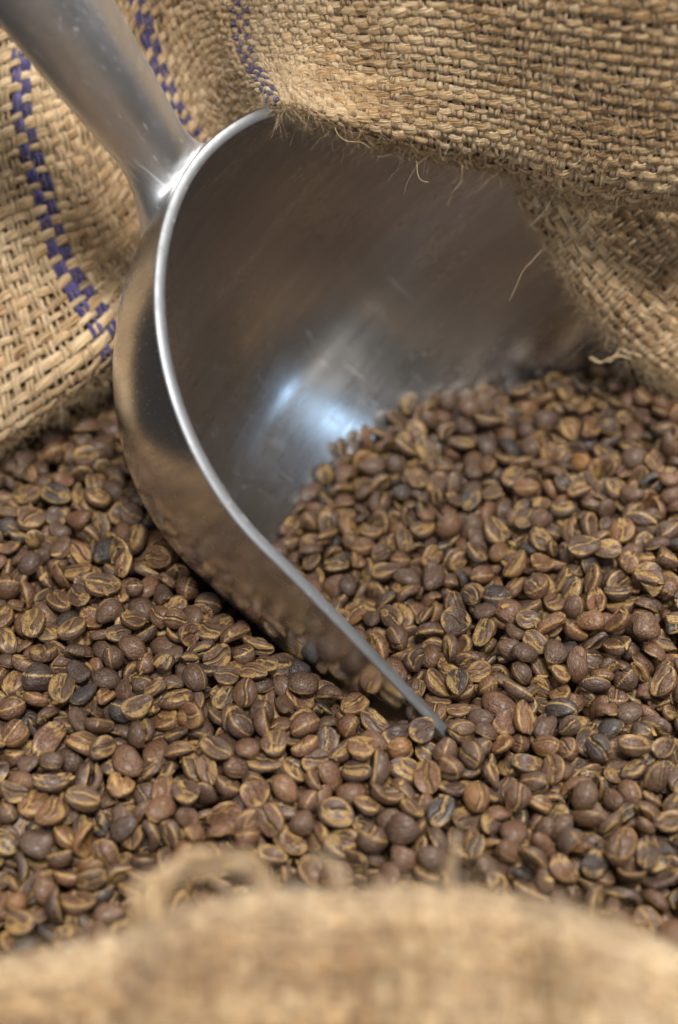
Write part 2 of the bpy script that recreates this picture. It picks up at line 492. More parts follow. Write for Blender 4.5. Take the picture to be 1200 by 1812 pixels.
FRONT_SHEET = [[[-65.0,-154.5,22.8],[-63.9,-154.7,42.7],[-61.9,-158.3,56.3],[-60.2,-162.2,63.8],[-59.1,-169.2,68.1],[-59.7,-177.9,64.8],[-60.5,-186.6,57.2],[-62.0,-194.3,44.9]],[[-51.9,-150.6,22.6],[-51.1,-150.9,42.4],[-49.5,-154.6,55.9],[-48.2,-158.5,63.3],[-47.4,-165.7,67.4],[-47.8,-174.5,64.0],[-48.5,-183.4,56.3],[-49.7,-191.1,43.9]],[[-40.8,-148.6,23.2],[-40.2,-148.9,43.0],[-39.0,-152.7,56.4],[-38.0,-156.7,63.8],[-37.3,-163.9,67.8],[-37.6,-172.8,64.4],[-38.2,-181.7,56.6],[-39.1,-189.5,44.2]],[[-31.6,-147.1,26.2],[-31.1,-147.6,45.8],[-30.1,-151.4,59.1],[-29.3,-155.5,66.4],[-28.8,-162.7,70.4],[-29.1,-171.6,67.0],[-29.5,-180.5,59.2],[-30.2,-188.3,46.9]],[[-24.7,-146.9,32.2],[-24.3,-147.6,51.6],[-23.5,-151.6,64.7],[-22.9,-155.8,71.9],[-22.5,-163.0,75.9],[-22.7,-171.8,72.6],[-23.0,-180.5,65.0],[-23.5,-188.1,52.9]],[[-12.7,-145.5,35.0],[-12.5,-146.3,54.3],[-12.1,-150.4,67.3],[-11.8,-154.7,74.5],[-11.6,-161.9,78.5],[-11.7,-170.7,75.1],[-11.8,-179.4,67.6],[-12.1,-186.9,55.5]],[[0.0,-142.2,29.8],[0.0,-142.9,49.2],[0.0,-147.0,62.3],[0.0,-151.2,69.4],[0.0,-158.6,73.3],[0.0,-167.6,69.8],[0.0,-176.5,62.0],[0.0,-184.2,49.6]],[[13.6,-144.9,35.7],[13.3,-145.7,54.9],[12.9,-149.9,67.9],[12.6,-154.1,75.0],[12.3,-161.4,79.0],[12.4,-170.2,75.6],[12.6,-178.9,68.1],[12.9,-186.4,56.0]],[[26.0,-143.2,30.2],[25.6,-143.9,49.6],[24.8,-148.0,62.7],[24.1,-152.2,69.9],[23.7,-159.5,73.8],[23.9,-168.5,70.3],[24.2,-177.4,62.5],[24.8,-185.1,50.2]],[[36.2,-148.6,34.7],[35.5,-149.4,54.0],[34.4,-153.4,67.1],[33.4,-157.6,74.3],[32.8,-164.8,78.4],[33.1,-173.5,75.2],[33.6,-182.1,67.7],[34.4,-189.5,55.7]],[[46.0,-146.9,25.0],[45.3,-147.3,44.7],[43.9,-151.2,58.0],[42.8,-155.2,65.3],[42.0,-162.5,69.3],[42.5,-171.4,65.8],[43.1,-180.3,58.0],[44.1,-188.1,45.6]],[[55.2,-150.8,23.8],[54.3,-151.1,43.6],[52.6,-154.9,57.0],[51.2,-158.8,64.4],[50.3,-165.9,68.6],[50.8,-174.7,65.2],[51.5,-183.6,57.5],[52.7,-191.3,45.2]],[[65.0,-154.8,22.5],[63.9,-155.0,42.4],[61.9,-158.6,56.0],[60.2,-162.5,63.5],[59.1,-169.5,67.8],[59.7,-178.2,64.5],[60.5,-186.9,56.9],[62.0,-194.6,44.7]]]
FRONT_LOOP = [[-26.9,-156.8,68.0],[-26.4,-152.4,69.6],[-23.6,-148.0,69.9],[-19.3,-145.4,69.7],[-14.8,-145.6,69.5],[-11.2,-149.1,70.2],[-9.6,-154.0,70.8],[-9.5,-158.9,71.5]]
FRONT_END = [[16.1,-152.4,69.6],[16.4,-147.4,69.1],[17.2,-142.3,68.6],[18.4,-138.8,67.8]]
FRONT_TUFT = [[0.0,-153.0,69.1],[0.5,-148.5,69.3],[-0.8,-145.7,69.4],[-3.3,-144.5,69.2],[-4.5,-145.1,68.5]]
EDGE_CURL = [[-1.2,20.1,95.7],[-0.2,18.2,93.7],[1.8,17.2,92.7],[4.8,17.9,92.0],[6.6,18.0,90.6]]
EDGE_HOOK = [[16.9,21.3,85.4],[17.2,20.1,82.7],[18.2,19.2,81.8],[19.7,19.0,81.6]]
EDGE_STRAND = [[26.9,22.5,83.7],[26.8,20.9,80.7],[24.9,19.9,78.2],[23.9,18.8,75.6]]
FOLD_HAIR = [[47.1,24.9,60.3],[44.8,22.4,59.2],[42.1,19.6,57.7],[40.4,16.9,54.9],[39.2,15.8,52.3]]
FOLD_SHRED = [[60.6,20.2,32.4],[62.9,19.4,31.6],[64.9,19.0,32.6],[67.2,19.6,33.2],[69.8,18.2,33.3]]
FOLD_SHRED_TWO = [[65.4,19.4,31.6],[67.6,20.7,34.4],[69.1,19.5,34.6],[72.5,18.8,33.8]]



def catmull(P, u, v):
    """uniform Catmull-Rom over control grid P[nu, nv, 3]; u, v same shape"""
    Q = np.concatenate([2 * P[:1] - P[1:2], P, 2 * P[-1:] - P[-2:-1]], 0)
    Q = np.concatenate([2 * Q[:, :1] - Q[:, 1:2], Q, 2 * Q[:, -1:] - Q[:, -2:-1]], 1)
    nu, nv = P.shape[:2]
    iu = np.clip(np.floor(u).astype(int), 0, nu - 2)
    iv = np.clip(np.floor(v).astype(int), 0, nv - 2)
    def w(t):
        return np.stack([-.5 * t + t ** 2 - .5 * t ** 3, 1 - 2.5 * t ** 2 + 1.5 * t ** 3, .5 * t + 2 * t ** 2 - 1.5 * t ** 3, -.5 * t ** 2 + .5 * t ** 3], -1)
    wu, wv = w(u - iu), w(v - iv)
    out = 0
    for a in range(4):
        for b in range(4):
            out = out + (wu[..., a] * wv[..., b])[..., None] * Q[iu + a, iv + b]
    return out


class Sheet:
    def __init__(self, P, ref_row, ref_col, side, seed):
        self.P = np.asarray(P, float)
        self.side = side
        rs = np.random.default_rng(seed)
        self.rs = rs
        nu, nv = self.P.shape[:2]
        fu = np.linspace(0, nu - 1, 600)
        L = catmull(self.P, fu, np.full(600, float(ref_row)))
        self.su = np.concatenate([[0], np.cumsum(np.linalg.norm(np.diff(L, axis=0), axis=1))])
        self.fu = fu
        fv = np.linspace(0, nv - 1, 600)
        L = catmull(self.P, np.full(600, float(ref_col)), fv)
        self.sv = np.concatenate([[0], np.cumsum(np.linalg.norm(np.diff(L, axis=0), axis=1))])
        self.fv = fv
        self.Lu, self.Lv = self.su[-1], self.sv[-1]
        self.wave = [(rs.uniform(20, 90), rs.uniform(20, 90), rs.uniform(0, 6.3), rs.uniform(.2, .6)) for _ in range(6)]

    def at(self, s, t):
        """physical millimetres along/across the cloth -> point"""
        return catmull(self.P, np.interp(s, self.su, self.fu), np.interp(t, self.sv, self.fv))

    def frame(self, s, t):
        e = 0.4
        p = self.at(s, t)
        du = self.at(s + e, t) - self.at(s - e, t)
        dv = self.at(s, t + e) - self.at(s, t - e)
        du /= np.linalg.norm(du, axis=-1, keepdims=True) + 1e-9
        dv /= np.linalg.norm(dv, axis=-1, keepdims=True) + 1e-9
        n = np.cross(du, dv) * self.side
        n /= np.linalg.norm(n, axis=-1, keepdims=True) + 1e-9
        return p, du, dv, n

    def warp_noise(self, s, t, k):
        o = 0
        for i, (a, b, c, d) in enumerate(self.wave):
            o = o + d * np.sin(s / a * 6.28 + t / b * 6.28 * (1 if i % 2 else -1) + c + k * 1.7)
        return o


def tube(path, side, nor, rw, rh, nsec):
    """elliptical tube; path, side, nor [n,3]; rw, rh [n] -> verts, faces, uvw"""
    n = len(path)
    th = np.linspace(0, 2 * math.pi, nsec, endpoint=False)
    V = path[:, None] + (np.cos(th)[None, :, None] * side[:, None] * rw[:, None, None] + np.sin(th)[None, :, None] * nor[:, None] * rh[:, None, None])
    i, j = np.meshgrid(np.arange(n - 1), np.arange(nsec), indexing='ij')
    jn = (j + 1) % nsec
    F = np.stack([i * nsec + j, i * nsec + jn, (i + 1) * nsec + jn, (i + 1) * nsec + j], -1).reshape(-1, 4)
    return V.reshape(-1, 3), F, np.repeat(th[None], n, 0).ravel()


def smooth_rand(rs, n, k):
    """smooth noise of n samples with correlation length k samples"""
    m = max(4, int(n / k) + 4)
    return np.interp(np.linspace(0, m - 1, n), np.arange(m), rs.uniform(-1, 1, m))


def weave(name, sheet, parent, pu, pv, stripes=(), weft_w=1.18, warp_w=0.62, fuzz=2000, fuzz_edge=0, edge_t=0.0, step=0.7, label=None):
    panel = empty(name, (0, 0, 0), parent)
    if label:
        panel["label"] = label
    rs = sheet.rs
    nW = int(sheet.Lu / pu)
    nF = int(sheet.Lv / pv)
    H = 0.40
    tops = []
    # backing layer of the same cloth underneath
    ns, nt = 60, 40
    S, Tt = np.meshgrid(np.linspace(0.5, sheet.Lu - 0.5, ns), np.linspace(0.5, sheet.Lv - 0.5, nt), indexing='ij')
    p, du, dv, n = sheet.frame(S.ravel(), Tt.ravel())
    link_mesh("inner_layer", (p - n * 1.6) * MM, grid_faces(ns, nt), LINING, panel)
    # weft: thick single yarns along s
    ks = int(sheet.Lu / step)
    s = np.linspace(0, sheet.Lu, ks)
    for jx in range(nF + 1):
        t0 = jx * pv + rs.normal(0, 0.13) * pv
        tt = t0 + sheet.warp_noise(s, t0, 0) * 0.5 + smooth_rand(rs, ks, 8) * 0.38
        tt = np.clip(tt, 0.3, sheet.Lv - 0.3)
        p, du, dv, n = sheet.frame(s, tt)
        hgt = H * np.cos(math.pi * (s / pu) + math.pi * jx) + smooth_rand(rs, ks, 7) * 0.12
        thick = (1 + 0.30 * smooth_rand(rs, ks, 12) + 0.10 * smooth_rand(rs, ks, 4)) * rs.uniform(0.74, 1.14)
        V, F, a = tube(p + n * hgt[:, None], dv, n, weft_w * thick, 0.50 * thick, 8)
        o = link_mesh("weft_yarn", V * MM, F, JUTE, panel)
        uv = np.stack([a, np.repeat(s * MM, 8), np.full(len(a), rs.uniform())], -1)
        point_attr(o.data, 'yarn', uv, 'FLOAT_VECTOR')
    # warp: pairs of finer yarns along t
    kt = int(sheet.Lv / step)
    t = np.linspace(0, sheet.Lv, kt)
    for ix in range(nW + 1):
        s0 = ix * pu + rs.normal(0, 0.08) * pu
        ss = s0 + sheet.warp_noise(s0, t, 3) * 0.5
        if ix % 17 == 11 and rs.uniform() < 0.6:
            continue                                   # a pulled-out warp leaves a ladder
        main = any(abs(ix * pu - q) <= pu * wide for q, wide in stripes)
        pur = main
        Vs, Fs, As, off = [], [], [], 0
        for h in (-1, 1):
            sx = np.clip(ss + h * pu * 0.225 + smooth_rand(rs, kt, 7) * 0.30, 0.3, sheet.Lu - 0.3)
            p, du, dv, n = sheet.frame(sx, t)
            hgt = -H * 1.25 * np.cos(math.pi * (t / pv) + math.pi * ix + math.pi * 0) + smooth_rand(rs, kt, 6) * 0.12
            thick = (1 + 0.28 * smooth_rand(rs, kt, 10) + 0.1 * smooth_rand(rs, kt, 4)) * rs.uniform(0.78, 1.18)
            V, F, a = tube(p + n * hgt[:, None], du, n, warp_w * thick * (1.15 if main else 1.0), 0.44 * thick, 7)
            Vs.append(V)
            Fs.append(F + off)
            off += len(V)
            As.append(np.stack([a + h, np.repeat(t * MM, 7), np.full(len(a), rs.uniform())], -1))
        o = link_mesh("stripe_yarn" if pur else "warp_yarn", np.concatenate(Vs) * MM, np.concatenate(Fs), PURPLE if pur else JUTE, panel)
        if pur:
            o["label"] = "dark purple dyed yarn woven into the sack"
        point_attr(o.data, 'yarn', np.concatenate(As), 'FLOAT_VECTOR')
    # loose fibres standing off the yarns
    n1 = fuzz
    s = rs.uniform(1, sheet.Lu - 1, n1 + fuzz_edge)
    t = rs.uniform(1, sheet.Lv - 1, n1 + fuzz_edge)
    if fuzz_edge:
        t[n1:] = np.clip(edge_t + rs.normal(0, 3.2, fuzz_edge), 0.5, sheet.Lv - 1)
    p, du, dv, n = sheet.frame(s, t)
    m = n1 + fuzz_edge
    seg = 5
    ang = rs.uniform(0, 2 * math.pi, m)
    d0 = np.cos(ang)[:, None] * du + np.sin(ang)[:, None] * dv
    lift = rs.uniform(0.05, 0.8, m)
    if fuzz_edge:
        lift[n1:] = rs.uniform(0.1, 1.2, fuzz_edge)
    d = d0 + n * lift[:, None]
    d /= np.linalg.norm(d, axis=1, keepdims=True)
    length = rs.gamma(1.8, 1.5, m) + 0.8
    curl = rs.normal(0, 1, (m, 3))
    pts = [p + n * 0.6]
    for k in range(seg):
        d = d + curl * rs.uniform(0.08, 0.42, (m, 1)) + rs.normal(0, 0.10, (m, 3)) + np.array([0, 0, -0.03]) - n * 0.10 * lift[:, None]
        d /= np.linalg.norm(d, axis=1, keepdims=True)
        pts.append(pts[-1] + d * (length / seg)[:, None])
    fibre_mesh(np.stack(pts, 1), rs.uniform(0.018, 0.044, m), rs.uniform(0, 1, m), "loose_fibres", panel, rs)
    return panel


def fibre_mesh(P, rad, tone, name, parent, rs):
    m, k, _ = P.shape
    dirs = np.gradient(P, axis=1)
    dirs /= np.linalg.norm(dirs, axis=-1, keepdims=True) + 1e-9
    ref = rs.normal(0, 1, (m, 1, 3))
    a = np.cross(dirs, ref)
    a /= np.linalg.norm(a, axis=-1, keepdims=True) + 1e-9
    b = np.cross(dirs, a)
    taper = np.linspace(1, 0.35, k)[None, :, None] * rad[:, None, None]
    ring = []
    for q in range(3):
        c = 2 * math.pi * q / 3
        ring.append(P + (math.cos(c) * a + math.sin(c) * b) * taper)
    V = np.stack(ring, 2).reshape(-1, 3)
    ii, kk, qq = np.meshgrid(np.arange(m), np.arange(k - 1), np.arange(3), indexing='ij')
    base = ii * k * 3
    qn = (qq + 1) % 3
    F = np.stack([base + kk * 3 + qq, base + kk * 3 + qn, base + (kk + 1) * 3 + qn, base + (kk + 1) * 3 + qq], -1).reshape(-1, 4)
    o = link_mesh(name, V * MM, F, FIBRE, parent)
    point_attr(o.data, 'tone', np.repeat(tone, k * 3), 'FLOAT')
    o["kind"] = "stuff"
    return o


def thread(name, pts, radius, parent, seed, label=None, material=None, strands=1):
    """one loose yarn or fibre through millimetre points; strands > 1 frays it into a bundle"""
    P = np.asarray(pts, float)
    k = len(P)
    u = np.linspace(0, k - 1, k * 9)
    rs = np.random.default_rng(seed)
    Vs, Fs, Us, Ts, off = [], [], [], [], 0
    for q in range(strands):
        Q = P + rs.normal(0, radius * 1.1, P.shape) * (strands > 1)
        path = catmull(np.stack([Q, Q + 1e-3], 1), u, np.zeros_like(u))
        d = np.gradient(path, axis=0)
        d /= np.linalg.norm(d, axis=1, keepdims=True) + 1e-9
        a = np.cross(d, np.array([0.3, -0.8, 0.5]))
        a /= np.linalg.norm(a, axis=1, keepdims=True) + 1e-9
        b = np.cross(d, a)
        r = radius * (1 + 0.3 * smooth_rand(rs, len(u), 5)) * (rs.uniform(0.2, 0.7) if strands > 1 else 1)
        r[-3:] *= 0.5
        V, F, ang = tube(path, a, b, r, r * 0.85, 6)
        Vs.append(V)
        Fs.append(F + off)
        off += len(V)
        Us.append(np.stack([ang, np.repeat(u * 0.002, 6), np.full(len(ang), rs.uniform())], -1))
        Ts.append(np.full(len(ang), rs.uniform(0.45, 0.85)))
    o = link_mesh(name, np.concatenate(Vs) * MM, np.concatenate(Fs), material or JUTE, parent)
    point_attr(o.data, 'yarn', np.concatenate(Us), 'FLOAT_VECTOR')
    point_attr(o.data, 'tone', np.concatenate(Ts), 'FLOAT')
    if label:
        o["label"] = label
    return o


sack = empty("burlap_sack", (0, 0, 0))
tag(sack, "open brown burlap sack with purple stripes, its mouth rolled round the beans", "sack")
back = Sheet(BACK_SHEET, 4, 3, 1, 21)
weave("back_panel", back, sack, 2.75, 2.85, stripes=[(float(np.interp(q, back.fu, back.su)), wide) for q, wide in ((3.0, 0.75), (5.0, 0.9), (7.0, 1.6))], fuzz=15000, fuzz_edge=2800, edge_t=20.0, label="tan woven panel draped over the back of the scoop")
side = Sheet(SIDE_SHEET, 4, 4, 1, 22)
weave("side_fold", side, sack, 2.7, 2.8, fuzz=3000, fuzz_edge=1400, edge_t=20.0, label="tan woven fold hanging over the scoop's far edge")
front = Sheet(FRONT_SHEET, 4, 5, -1, 23)
weave("front_roll", front, sack, 2.3, 2.2, fuzz=3000, fuzz_edge=600, edge_t=35.0, step=1.0, label="rolled front edge of the sack, close up")
front_panel = [c for c in sack.children if c.name.startswith("front_roll")][0]
back_panel = [c for c in sack.children if c.name.startswith("back_panel")][0]
side_panel = [c for c in sack.children if c.name.startswith("side_fold")][0]
thread("loose_thread", FRONT_LOOP, 1.15, front_panel, 1, "frayed yarn standing up in a loop", strands=12)
thread("loose_thread", FRONT_END, 0.35, front_panel, 2, "frayed yarn end standing up", strands=7)
thread("loose_thread", FRONT_TUFT, 0.5, front_panel, 3, strands=6)
thread("loose_thread", EDGE_CURL, 0.06, back_panel, 4, material=FIBRE)
thread("loose_thread", EDGE_HOOK, 0.05, back_panel, 5, material=FIBRE)
thread("loose_thread", EDGE_STRAND, 0.045, back_panel, 6, material=FIBRE)
thread("loose_thread", FOLD_HAIR, 0.045, side_panel, 7, material=FIBRE)
thread("loose_thread", FOLD_SHRED, 0.16, side_panel, 8, "pale torn shred of jute", strands=4, material=FIBRE)
thread("loose_thread", FOLD_SHRED_TWO, 0.14, side_panel, 9, strands=3, material=FIBRE)


# ------------------------------------------------------------------ coffee beans
N_MED = 1100
BEANS = [
 728,-242,128,27,-20,32,88,69,0, -633,-254,136,66,-15,-17,72,74,0, -101,-960,120,15,2,-99,9,75,0, 701,44,115,14,-83,-50,-20,85,0, -317,-617,157,51,-80,-15,26,63,0, 546,-476,132,95,1,-15,-29,85,0,
 582,327,116,-8,71,-69,12,74,0, -289,-422,125,81,-55,17,10,85,1, 940,259,110,9,93,-4,34,63,0, -446,-730,136,49,83,9,-25,77,1, 583,-469,112,89,13,-8,42,69,0, 835,-756,122,62,-35,2,-71,84,0,
 912,39,98,5,-72,-64,25,66,0, -370,-640,172,3,90,38,20,70,0, -348,-518,185,4,-11,-88,-46,70,1, -566,-908,139,2,4,-98,19,86,0, 534,-30,124,9,90,-35,-22,66,1, -334,-396,144,68,-4,-72,-12,83,1,
 676,-400,166,43,-85,10,-29,92,0, 599,-539,125,28,55,78,-11,86,0, 759,232,116,19,93,12,-31,80,1, 798,-309,99,9,96,24,8,59,0, 353,-386,108,9,25,94,-24,84,0, 661,-519,157,90,23,14,35,85,0,
 971,265,142,35,-16,23,89,89,0, 593,-820,145,1,12,97,-22,84,0, -244,-1053,106,17,39,83,35,77,0, 815,-204,132,100,0,-4,-2,69,0, 142,-960,125,27,86,-42,-11,61,0, 771,-563,147,70,16,6,-70,81,0,
 -326,-1079,109,15,85,-29,-41,78,0, 673,-558,120,71,4,35,61,87,0, -358,-592,143,14,12,-14,-97,86,0, 749,528,105,78,-34,-7,-52,67,0, -409,-369,129,6,26,-91,31,68,0, -807,-768,111,85,38,14,35,82,0,
 794,440,112,58,67,-44,14,64,0, 728,-306,165,29,86,-40,-11,91,0, 709,-817,131,43,30,35,77,70,0, -706,108,98,32,-44,37,75,85,1, 750,-1049,124,29,75,-59,-9,74,0, -642,-448,112,21,18,-22,94,80,0,
 -469,-828,148,28,31,-87,-25,76,0, 596,-1077,128,7,-99,12,-7,88,0, -346,-1209,124,11,-7,-98,-12,67,0, 861,-995,115,13,-18,76,61,83,1, 10,-1021,106,-9,99,-8,6,83,0, -481,-691,142,14,79,57,-17,69,0,
 879,-652,131,6,30,93,21,79,0, 910,-176,165,-15,1,96,-25,65,0, -629,-693,136,39,90,-17,-9,69,0, -255,-1081,128,93,1,-6,-37,88,1, 852,210,117,20,-79,49,-30,82,0, 335,-687,100,26,3,-28,93,88,0,
 203,-1305,111,-6,99,4,-10,79,0, 670,177,129,15,-97,17,6,84,1, 175,-893,132,-25,62,71,21,78,0, -234,-651,154,7,-99,14,-6,62,0, -279,-528,156,7,95,-30,6,77,0, 848,69,139,25,21,77,55,74,0,
 712,-504,150,-19,97,-9,9,76,0, 817,-647,134,4,-98,-18,6,64,0, 350,-942,131,18,-54,79,22,78,1, 745,-31,129,2,32,-50,-80,70,0, -453,-562,120,92,29,-25,3,85,1, 710,-1243,115,9,-56,44,70,73,0,
 963,-1258,79,47,88,-2,-10,77,0, -180,-647,164,2,99,-11,8,80,0, 652,-570,93,85,-2,47,24,85,0, 580,-1089,158,8,-63,77,-9,77,0, -379,-385,154,25,-48,-31,-78,63,0, -475,-604,154,3,66,11,74,74,1,
 -628,-575,147,16,64,72,-20,89,0, 320,-1060,125,16,-34,-24,-89,74,1, 800,-1231,122,78,-26,47,33,66,1, 902,-401,112,24,90,36,1,55,0, 718,-938,129,50,-65,35,-45,63,0, 439,-1037,126,3,38,-16,-91,70,0,
 624,150,141,-4,85,52,-12,73,0, 124,-811,121,25,0,32,-91,66,0, 826,-258,170,23,47,85,9,80,0, -262,-880,140,3,80,-56,-21,77,0, 414,-1147,96,48,20,-5,-85,77,1, -361,-359,149,37,-33,71,50,76,0,
 -554,-573,134,38,-23,-33,-84,88,0, -343,-919,125,8,-65,70,28,69,0, 552,-766,122,92,-8,-33,18,74,0, -336,-711,106,68,-55,45,-15,70,0, 755,454,145,18,-9,-98,2,81,0, 261,-1054,137,9,80,57,16,71,0,
 770,-446,159,15,6,96,24,84,0, -374,-546,122,13,-2,-9,99,75,0, 56,-1367,106,29,-56,-75,-19,98,0, 480,-393,101,17,44,-88,1,73,0, -499,-472,159,19,-15,64,-73,83,1, 985,242,115,22,28,-69,63,75,1,
 -407,-710,107,34,-52,-73,30,76,0, -400,-337,186,28,12,88,36,79,0, 909,-28,156,7,33,76,56,82,0, 866,133,141,5,12,-1,-99,72,0, -539,-475,136,2,93,-36,-10,74,0, -160,-729,126,72,-30,-60,19,83,1,
 -576,-417,107,59,75,-20,-20,81,1, 650,-828,143,16,-43,88,-11,66,0, -517,-770,100,13,49,85,-11,80,0, -555,-383,142,20,-88,42,-10,87,0, -178,-555,134,21,15,63,74,95,0, -222,-539,155,80,-51,-13,30,79,0,
 -291,-580,149,-67,71,21,7,70,0, 514,-1262,144,31,-7,88,-36,75,0, -660,-343,123,27,-50,-65,50,80,0, -813,-525,128,-13,96,24,-4,75,0, -293,-977,113,35,-9,-23,90,71,0, -390,218,90,3,2,-45,-89,73,0,
 -792,-459,95,27,-12,91,-28,70,0, -243,-846,163,-2,32,94,-8,72,0, 716,48,141,32,9,16,-93,76,0, -711,-173,147,-5,84,51,-18,85,0, 379,-746,136,-38,57,72,-10,81,0, 71,-750,124,9,-93,25,23,83,0,
 -208,-862,123,22,-20,-9,-95,76,1, 953,26,124,3,92,-34,20,78,0, 703,-649,110,3,9,-95,-31,76,0, 463,-714,117,36,-4,71,61,92,0, 198,-1199,126,-31,31,-79,43,75,0, -513,-884,111,43,48,-30,-70,89,0,
 -437,-679,146,27,39,12,-87,71,0, -306,-468,143,-12,7,-90,-41,80,0, -381,-616,119,5,98,0,18,78,0, 199,-1131,104,64,-17,74,-12,78,0, -384,-497,129,5,-5,100,7,70,0, 681,395,122,2,39,70,-60,70,0,
 872,-237,112,10,-29,-92,-25,55,0, 464,-560,124,63,-20,3,-75,85,0, 641,553,123,19,-97,-14,-8,78,0, 182,-1168,122,78,14,59,-15,71,1, 450,-21,100,25,94,-21,11,81,0, -440,-508,169,27,24,-93,4,73,0,
 821,342,136,18,-97,-5,14,88,0, -624,-343,131,62,26,-73,11,82,0, 759,-1320,68,9,-91,30,26,62,0, -251,-739,133,-36,8,91,-20,60,0, 742,478,113,9,-24,-96,6,88,0, 389,-895,112,23,-4,69,68,79,1,
 633,-407,109,27,95,-7,14,92,0, -572,-521,162,13,86,49,2,85,0, 780,-379,147,36,-25,46,78,82,0, -410,-655,129,40,69,41,-45,79,1, 607,-632,119,57,32,73,-19,80,1, 254,-476,130,13,35,89,24,85,0,
 710,-515,112,2,7,99,13,77,0, 700,-168,128,12,11,77,62,90,0, -539,-38,123,-32,91,11,26,75,0, 855,-141,102,46,-30,-27,79,73,0, -882,528,36,10,53,83,-16,67,0, 379,-1211,89,60,39,15,69,98,0,
 -707,-799,142,28,0,-94,17,82,0, -484,-62,129,27,-19,23,92,73,0, 176,-1370,117,12,-11,-94,30,84,0, -390,10,101,23,-95,14,15,89,0, 592,73,99,46,27,82,21,77,1, -564,-874,86,87,-35,21,28,83,0,
 35,-879,141,15,18,97,-11,79,0, -344,-968,135,43,-32,7,-84,86,0, 759,-201,134,34,88,25,22,80,1, -810,-1126,58,3,-5,99,-13,61,0, -300,-663,163,44,-17,-50,72,79,1, -122,-914,118,75,-40,52,6,74,0,
 460,-295,129,-1,47,88,-11,70,0, -774,-285,115,69,8,-29,-66,60,0, -427,-967,99,62,37,-8,-68,72,0, 305,-1267,81,77,-44,-37,-28,80,0, 178,-380,52,45,28,46,71,71,0, -893,57,28,81,18,-49,-26,68,0,
 -277,-1027,134,71,2,60,38,75,0, 812,-689,117,31,33,83,33,78,1, 890,-1160,118,-22,51,79,26,77,0, -830,-1094,88,11,-79,-43,-42,92,0, -407,-741,167,10,-95,-30,1,82,0, -131,-998,138,6,48,78,39,78,0,
 -69,-816,139,33,79,51,1,80,0, -516,-444,123,24,-96,11,-9,82,0, 686,-344,121,12,32,93,14,68,0, -753,-615,114,-21,42,-36,-81,84,0, -37,-848,124,6,9,-99,-5,81,0, -404,57,103,26,2,94,22,73,0,
 931,-108,155,17,16,97,8,83,0, -97,-609,123,94,-18,17,23,82,0, -469,-981,105,36,44,81,17,73,0, 750,-923,101,94,24,5,25,68,0, -450,81,95,21,78,59,-4,88,0, 8,-827,134,31,81,49,5,75,0,
 -522,-596,114,95,21,-23,-4,61,0, -253,-601,158,-39,88,23,16,76,0, 978,-243,154,19,14,-95,22,73,0, -506,-736,142,82,-32,42,23,67,0, 822,36,115,-47,39,20,76,89,0, 953,-727,121,61,-76,-22,0,71,0,
 428,-1316,119,13,-39,85,-33,68,1, 860,-1189,115,-51,85,-8,13,68,0, -505,-1277,80,7,-91,22,34,75,0, 269,-1378,58,0,-1,-6,-100,65,0, 529,-1076,160,19,86,46,3,90,1, -629,-642,139,36,88,27,-15,98,1,
 787,-757,133,69,3,4,-72,70,0, -275,-814,135,7,86,28,42,64,0, -660,-780,123,6,88,47,9,84,1, -522,320,29,25,30,92,8,75,0, 910,-185,136,1,50,81,-30,73,0, -463,-381,131,7,-12,27,95,78,1,
 554,-723,125,73,-37,18,54,77,0, -689,-979,123,69,-19,6,70,67,1, -232,-775,99,13,-72,-68,-1,77,0, -584,152,99,49,-4,-18,-85,76,0, 917,-756,107,-11,66,70,-25,77,0, 744,24,85,42,-15,49,75,81,0,
 -638,-999,45,-13,90,-38,-16,62,0, 638,-1000,138,21,-97,-11,-1,74,0, 616,-775,126,16,42,87,-21,71,1, -590,-472,122,62,-8,-26,-74,81,0, 489,-245,121,28,-78,-22,52,67,0, 514,-488,114,21,90,15,-35,78,0,
 649,-871,110,21,-51,80,21,82,0, -452,-799,100,57,81,0,-11,80,1, -590,-301,94,30,63,71,-1,69,0, -447,-424,178,38,79,-40,25,61,1, -314,-553,172,33,25,-80,-43,70,0, 932,-24,118,1,17,-97,17,73,0,
 -525,-1171,111,70,11,-70,4,83,0, 625,-155,104,16,60,-73,-28,63,1, -173,386,29,64,-61,1,46,67,0, -837,258,6,75,10,2,65,80,0, 556,-267,150,2,24,-97,1,86,0, 798,-292,133,48,-36,-79,14,85,1,
 931,-1175,92,5,-29,95,-6,65,1, 866,-315,167,2,-33,5,-94,63,1, 268,-950,144,-14,73,66,-11,82,0, 761,32,130,11,82,-54,-13,67,0, -191,-1338,121,20,-91,35,1,82,0, -14,-881,120,86,4,44,-25,72,0,
 -775,-120,110,91,-37,8,18,79,0, 758,-106,103,1,69,11,72,71,0, -117,-1045,75,3,-60,80,2,83,0, -490,6,146,-19,12,95,-20,91,0, -179,-898,130,67,-67,16,27,75,0, -378,-870,128,2,-92,-8,-39,69,0,
 483,-978,122,53,71,-44,14,77,0, -44,-1016,109,17,-81,43,-36,83,0, -245,-832,98,85,-1,23,-48,82,1, 872,-239,149,20,84,50,5,86,0, 602,-496,155,50,18,85,-3,90,0, 220,-874,137,34,25,68,60,76,1,
 253,-972,111,7,-95,-29,12,89,0, 259,-1240,98,44,87,-21,-10,87,1, 894,-1319,107,-17,28,-94,2,86,0, -161,-1028,99,-5,41,89,20,65,0, -384,-684,157,-26,12,-95,11,65,0, 983,-324,125,38,21,-86,27,61,1,
 -484,-1163,119,20,85,-47,16,86,0, -656,-17,111,4,32,-5,95,86,0, 416,-407,97,21,93,-15,27,83,0, 91,-201,-8,-6,90,40,18,70,0, 752,183,141,71,-41,14,-55,78,0, 726,-389,140,71,-7,39,58,85,1,
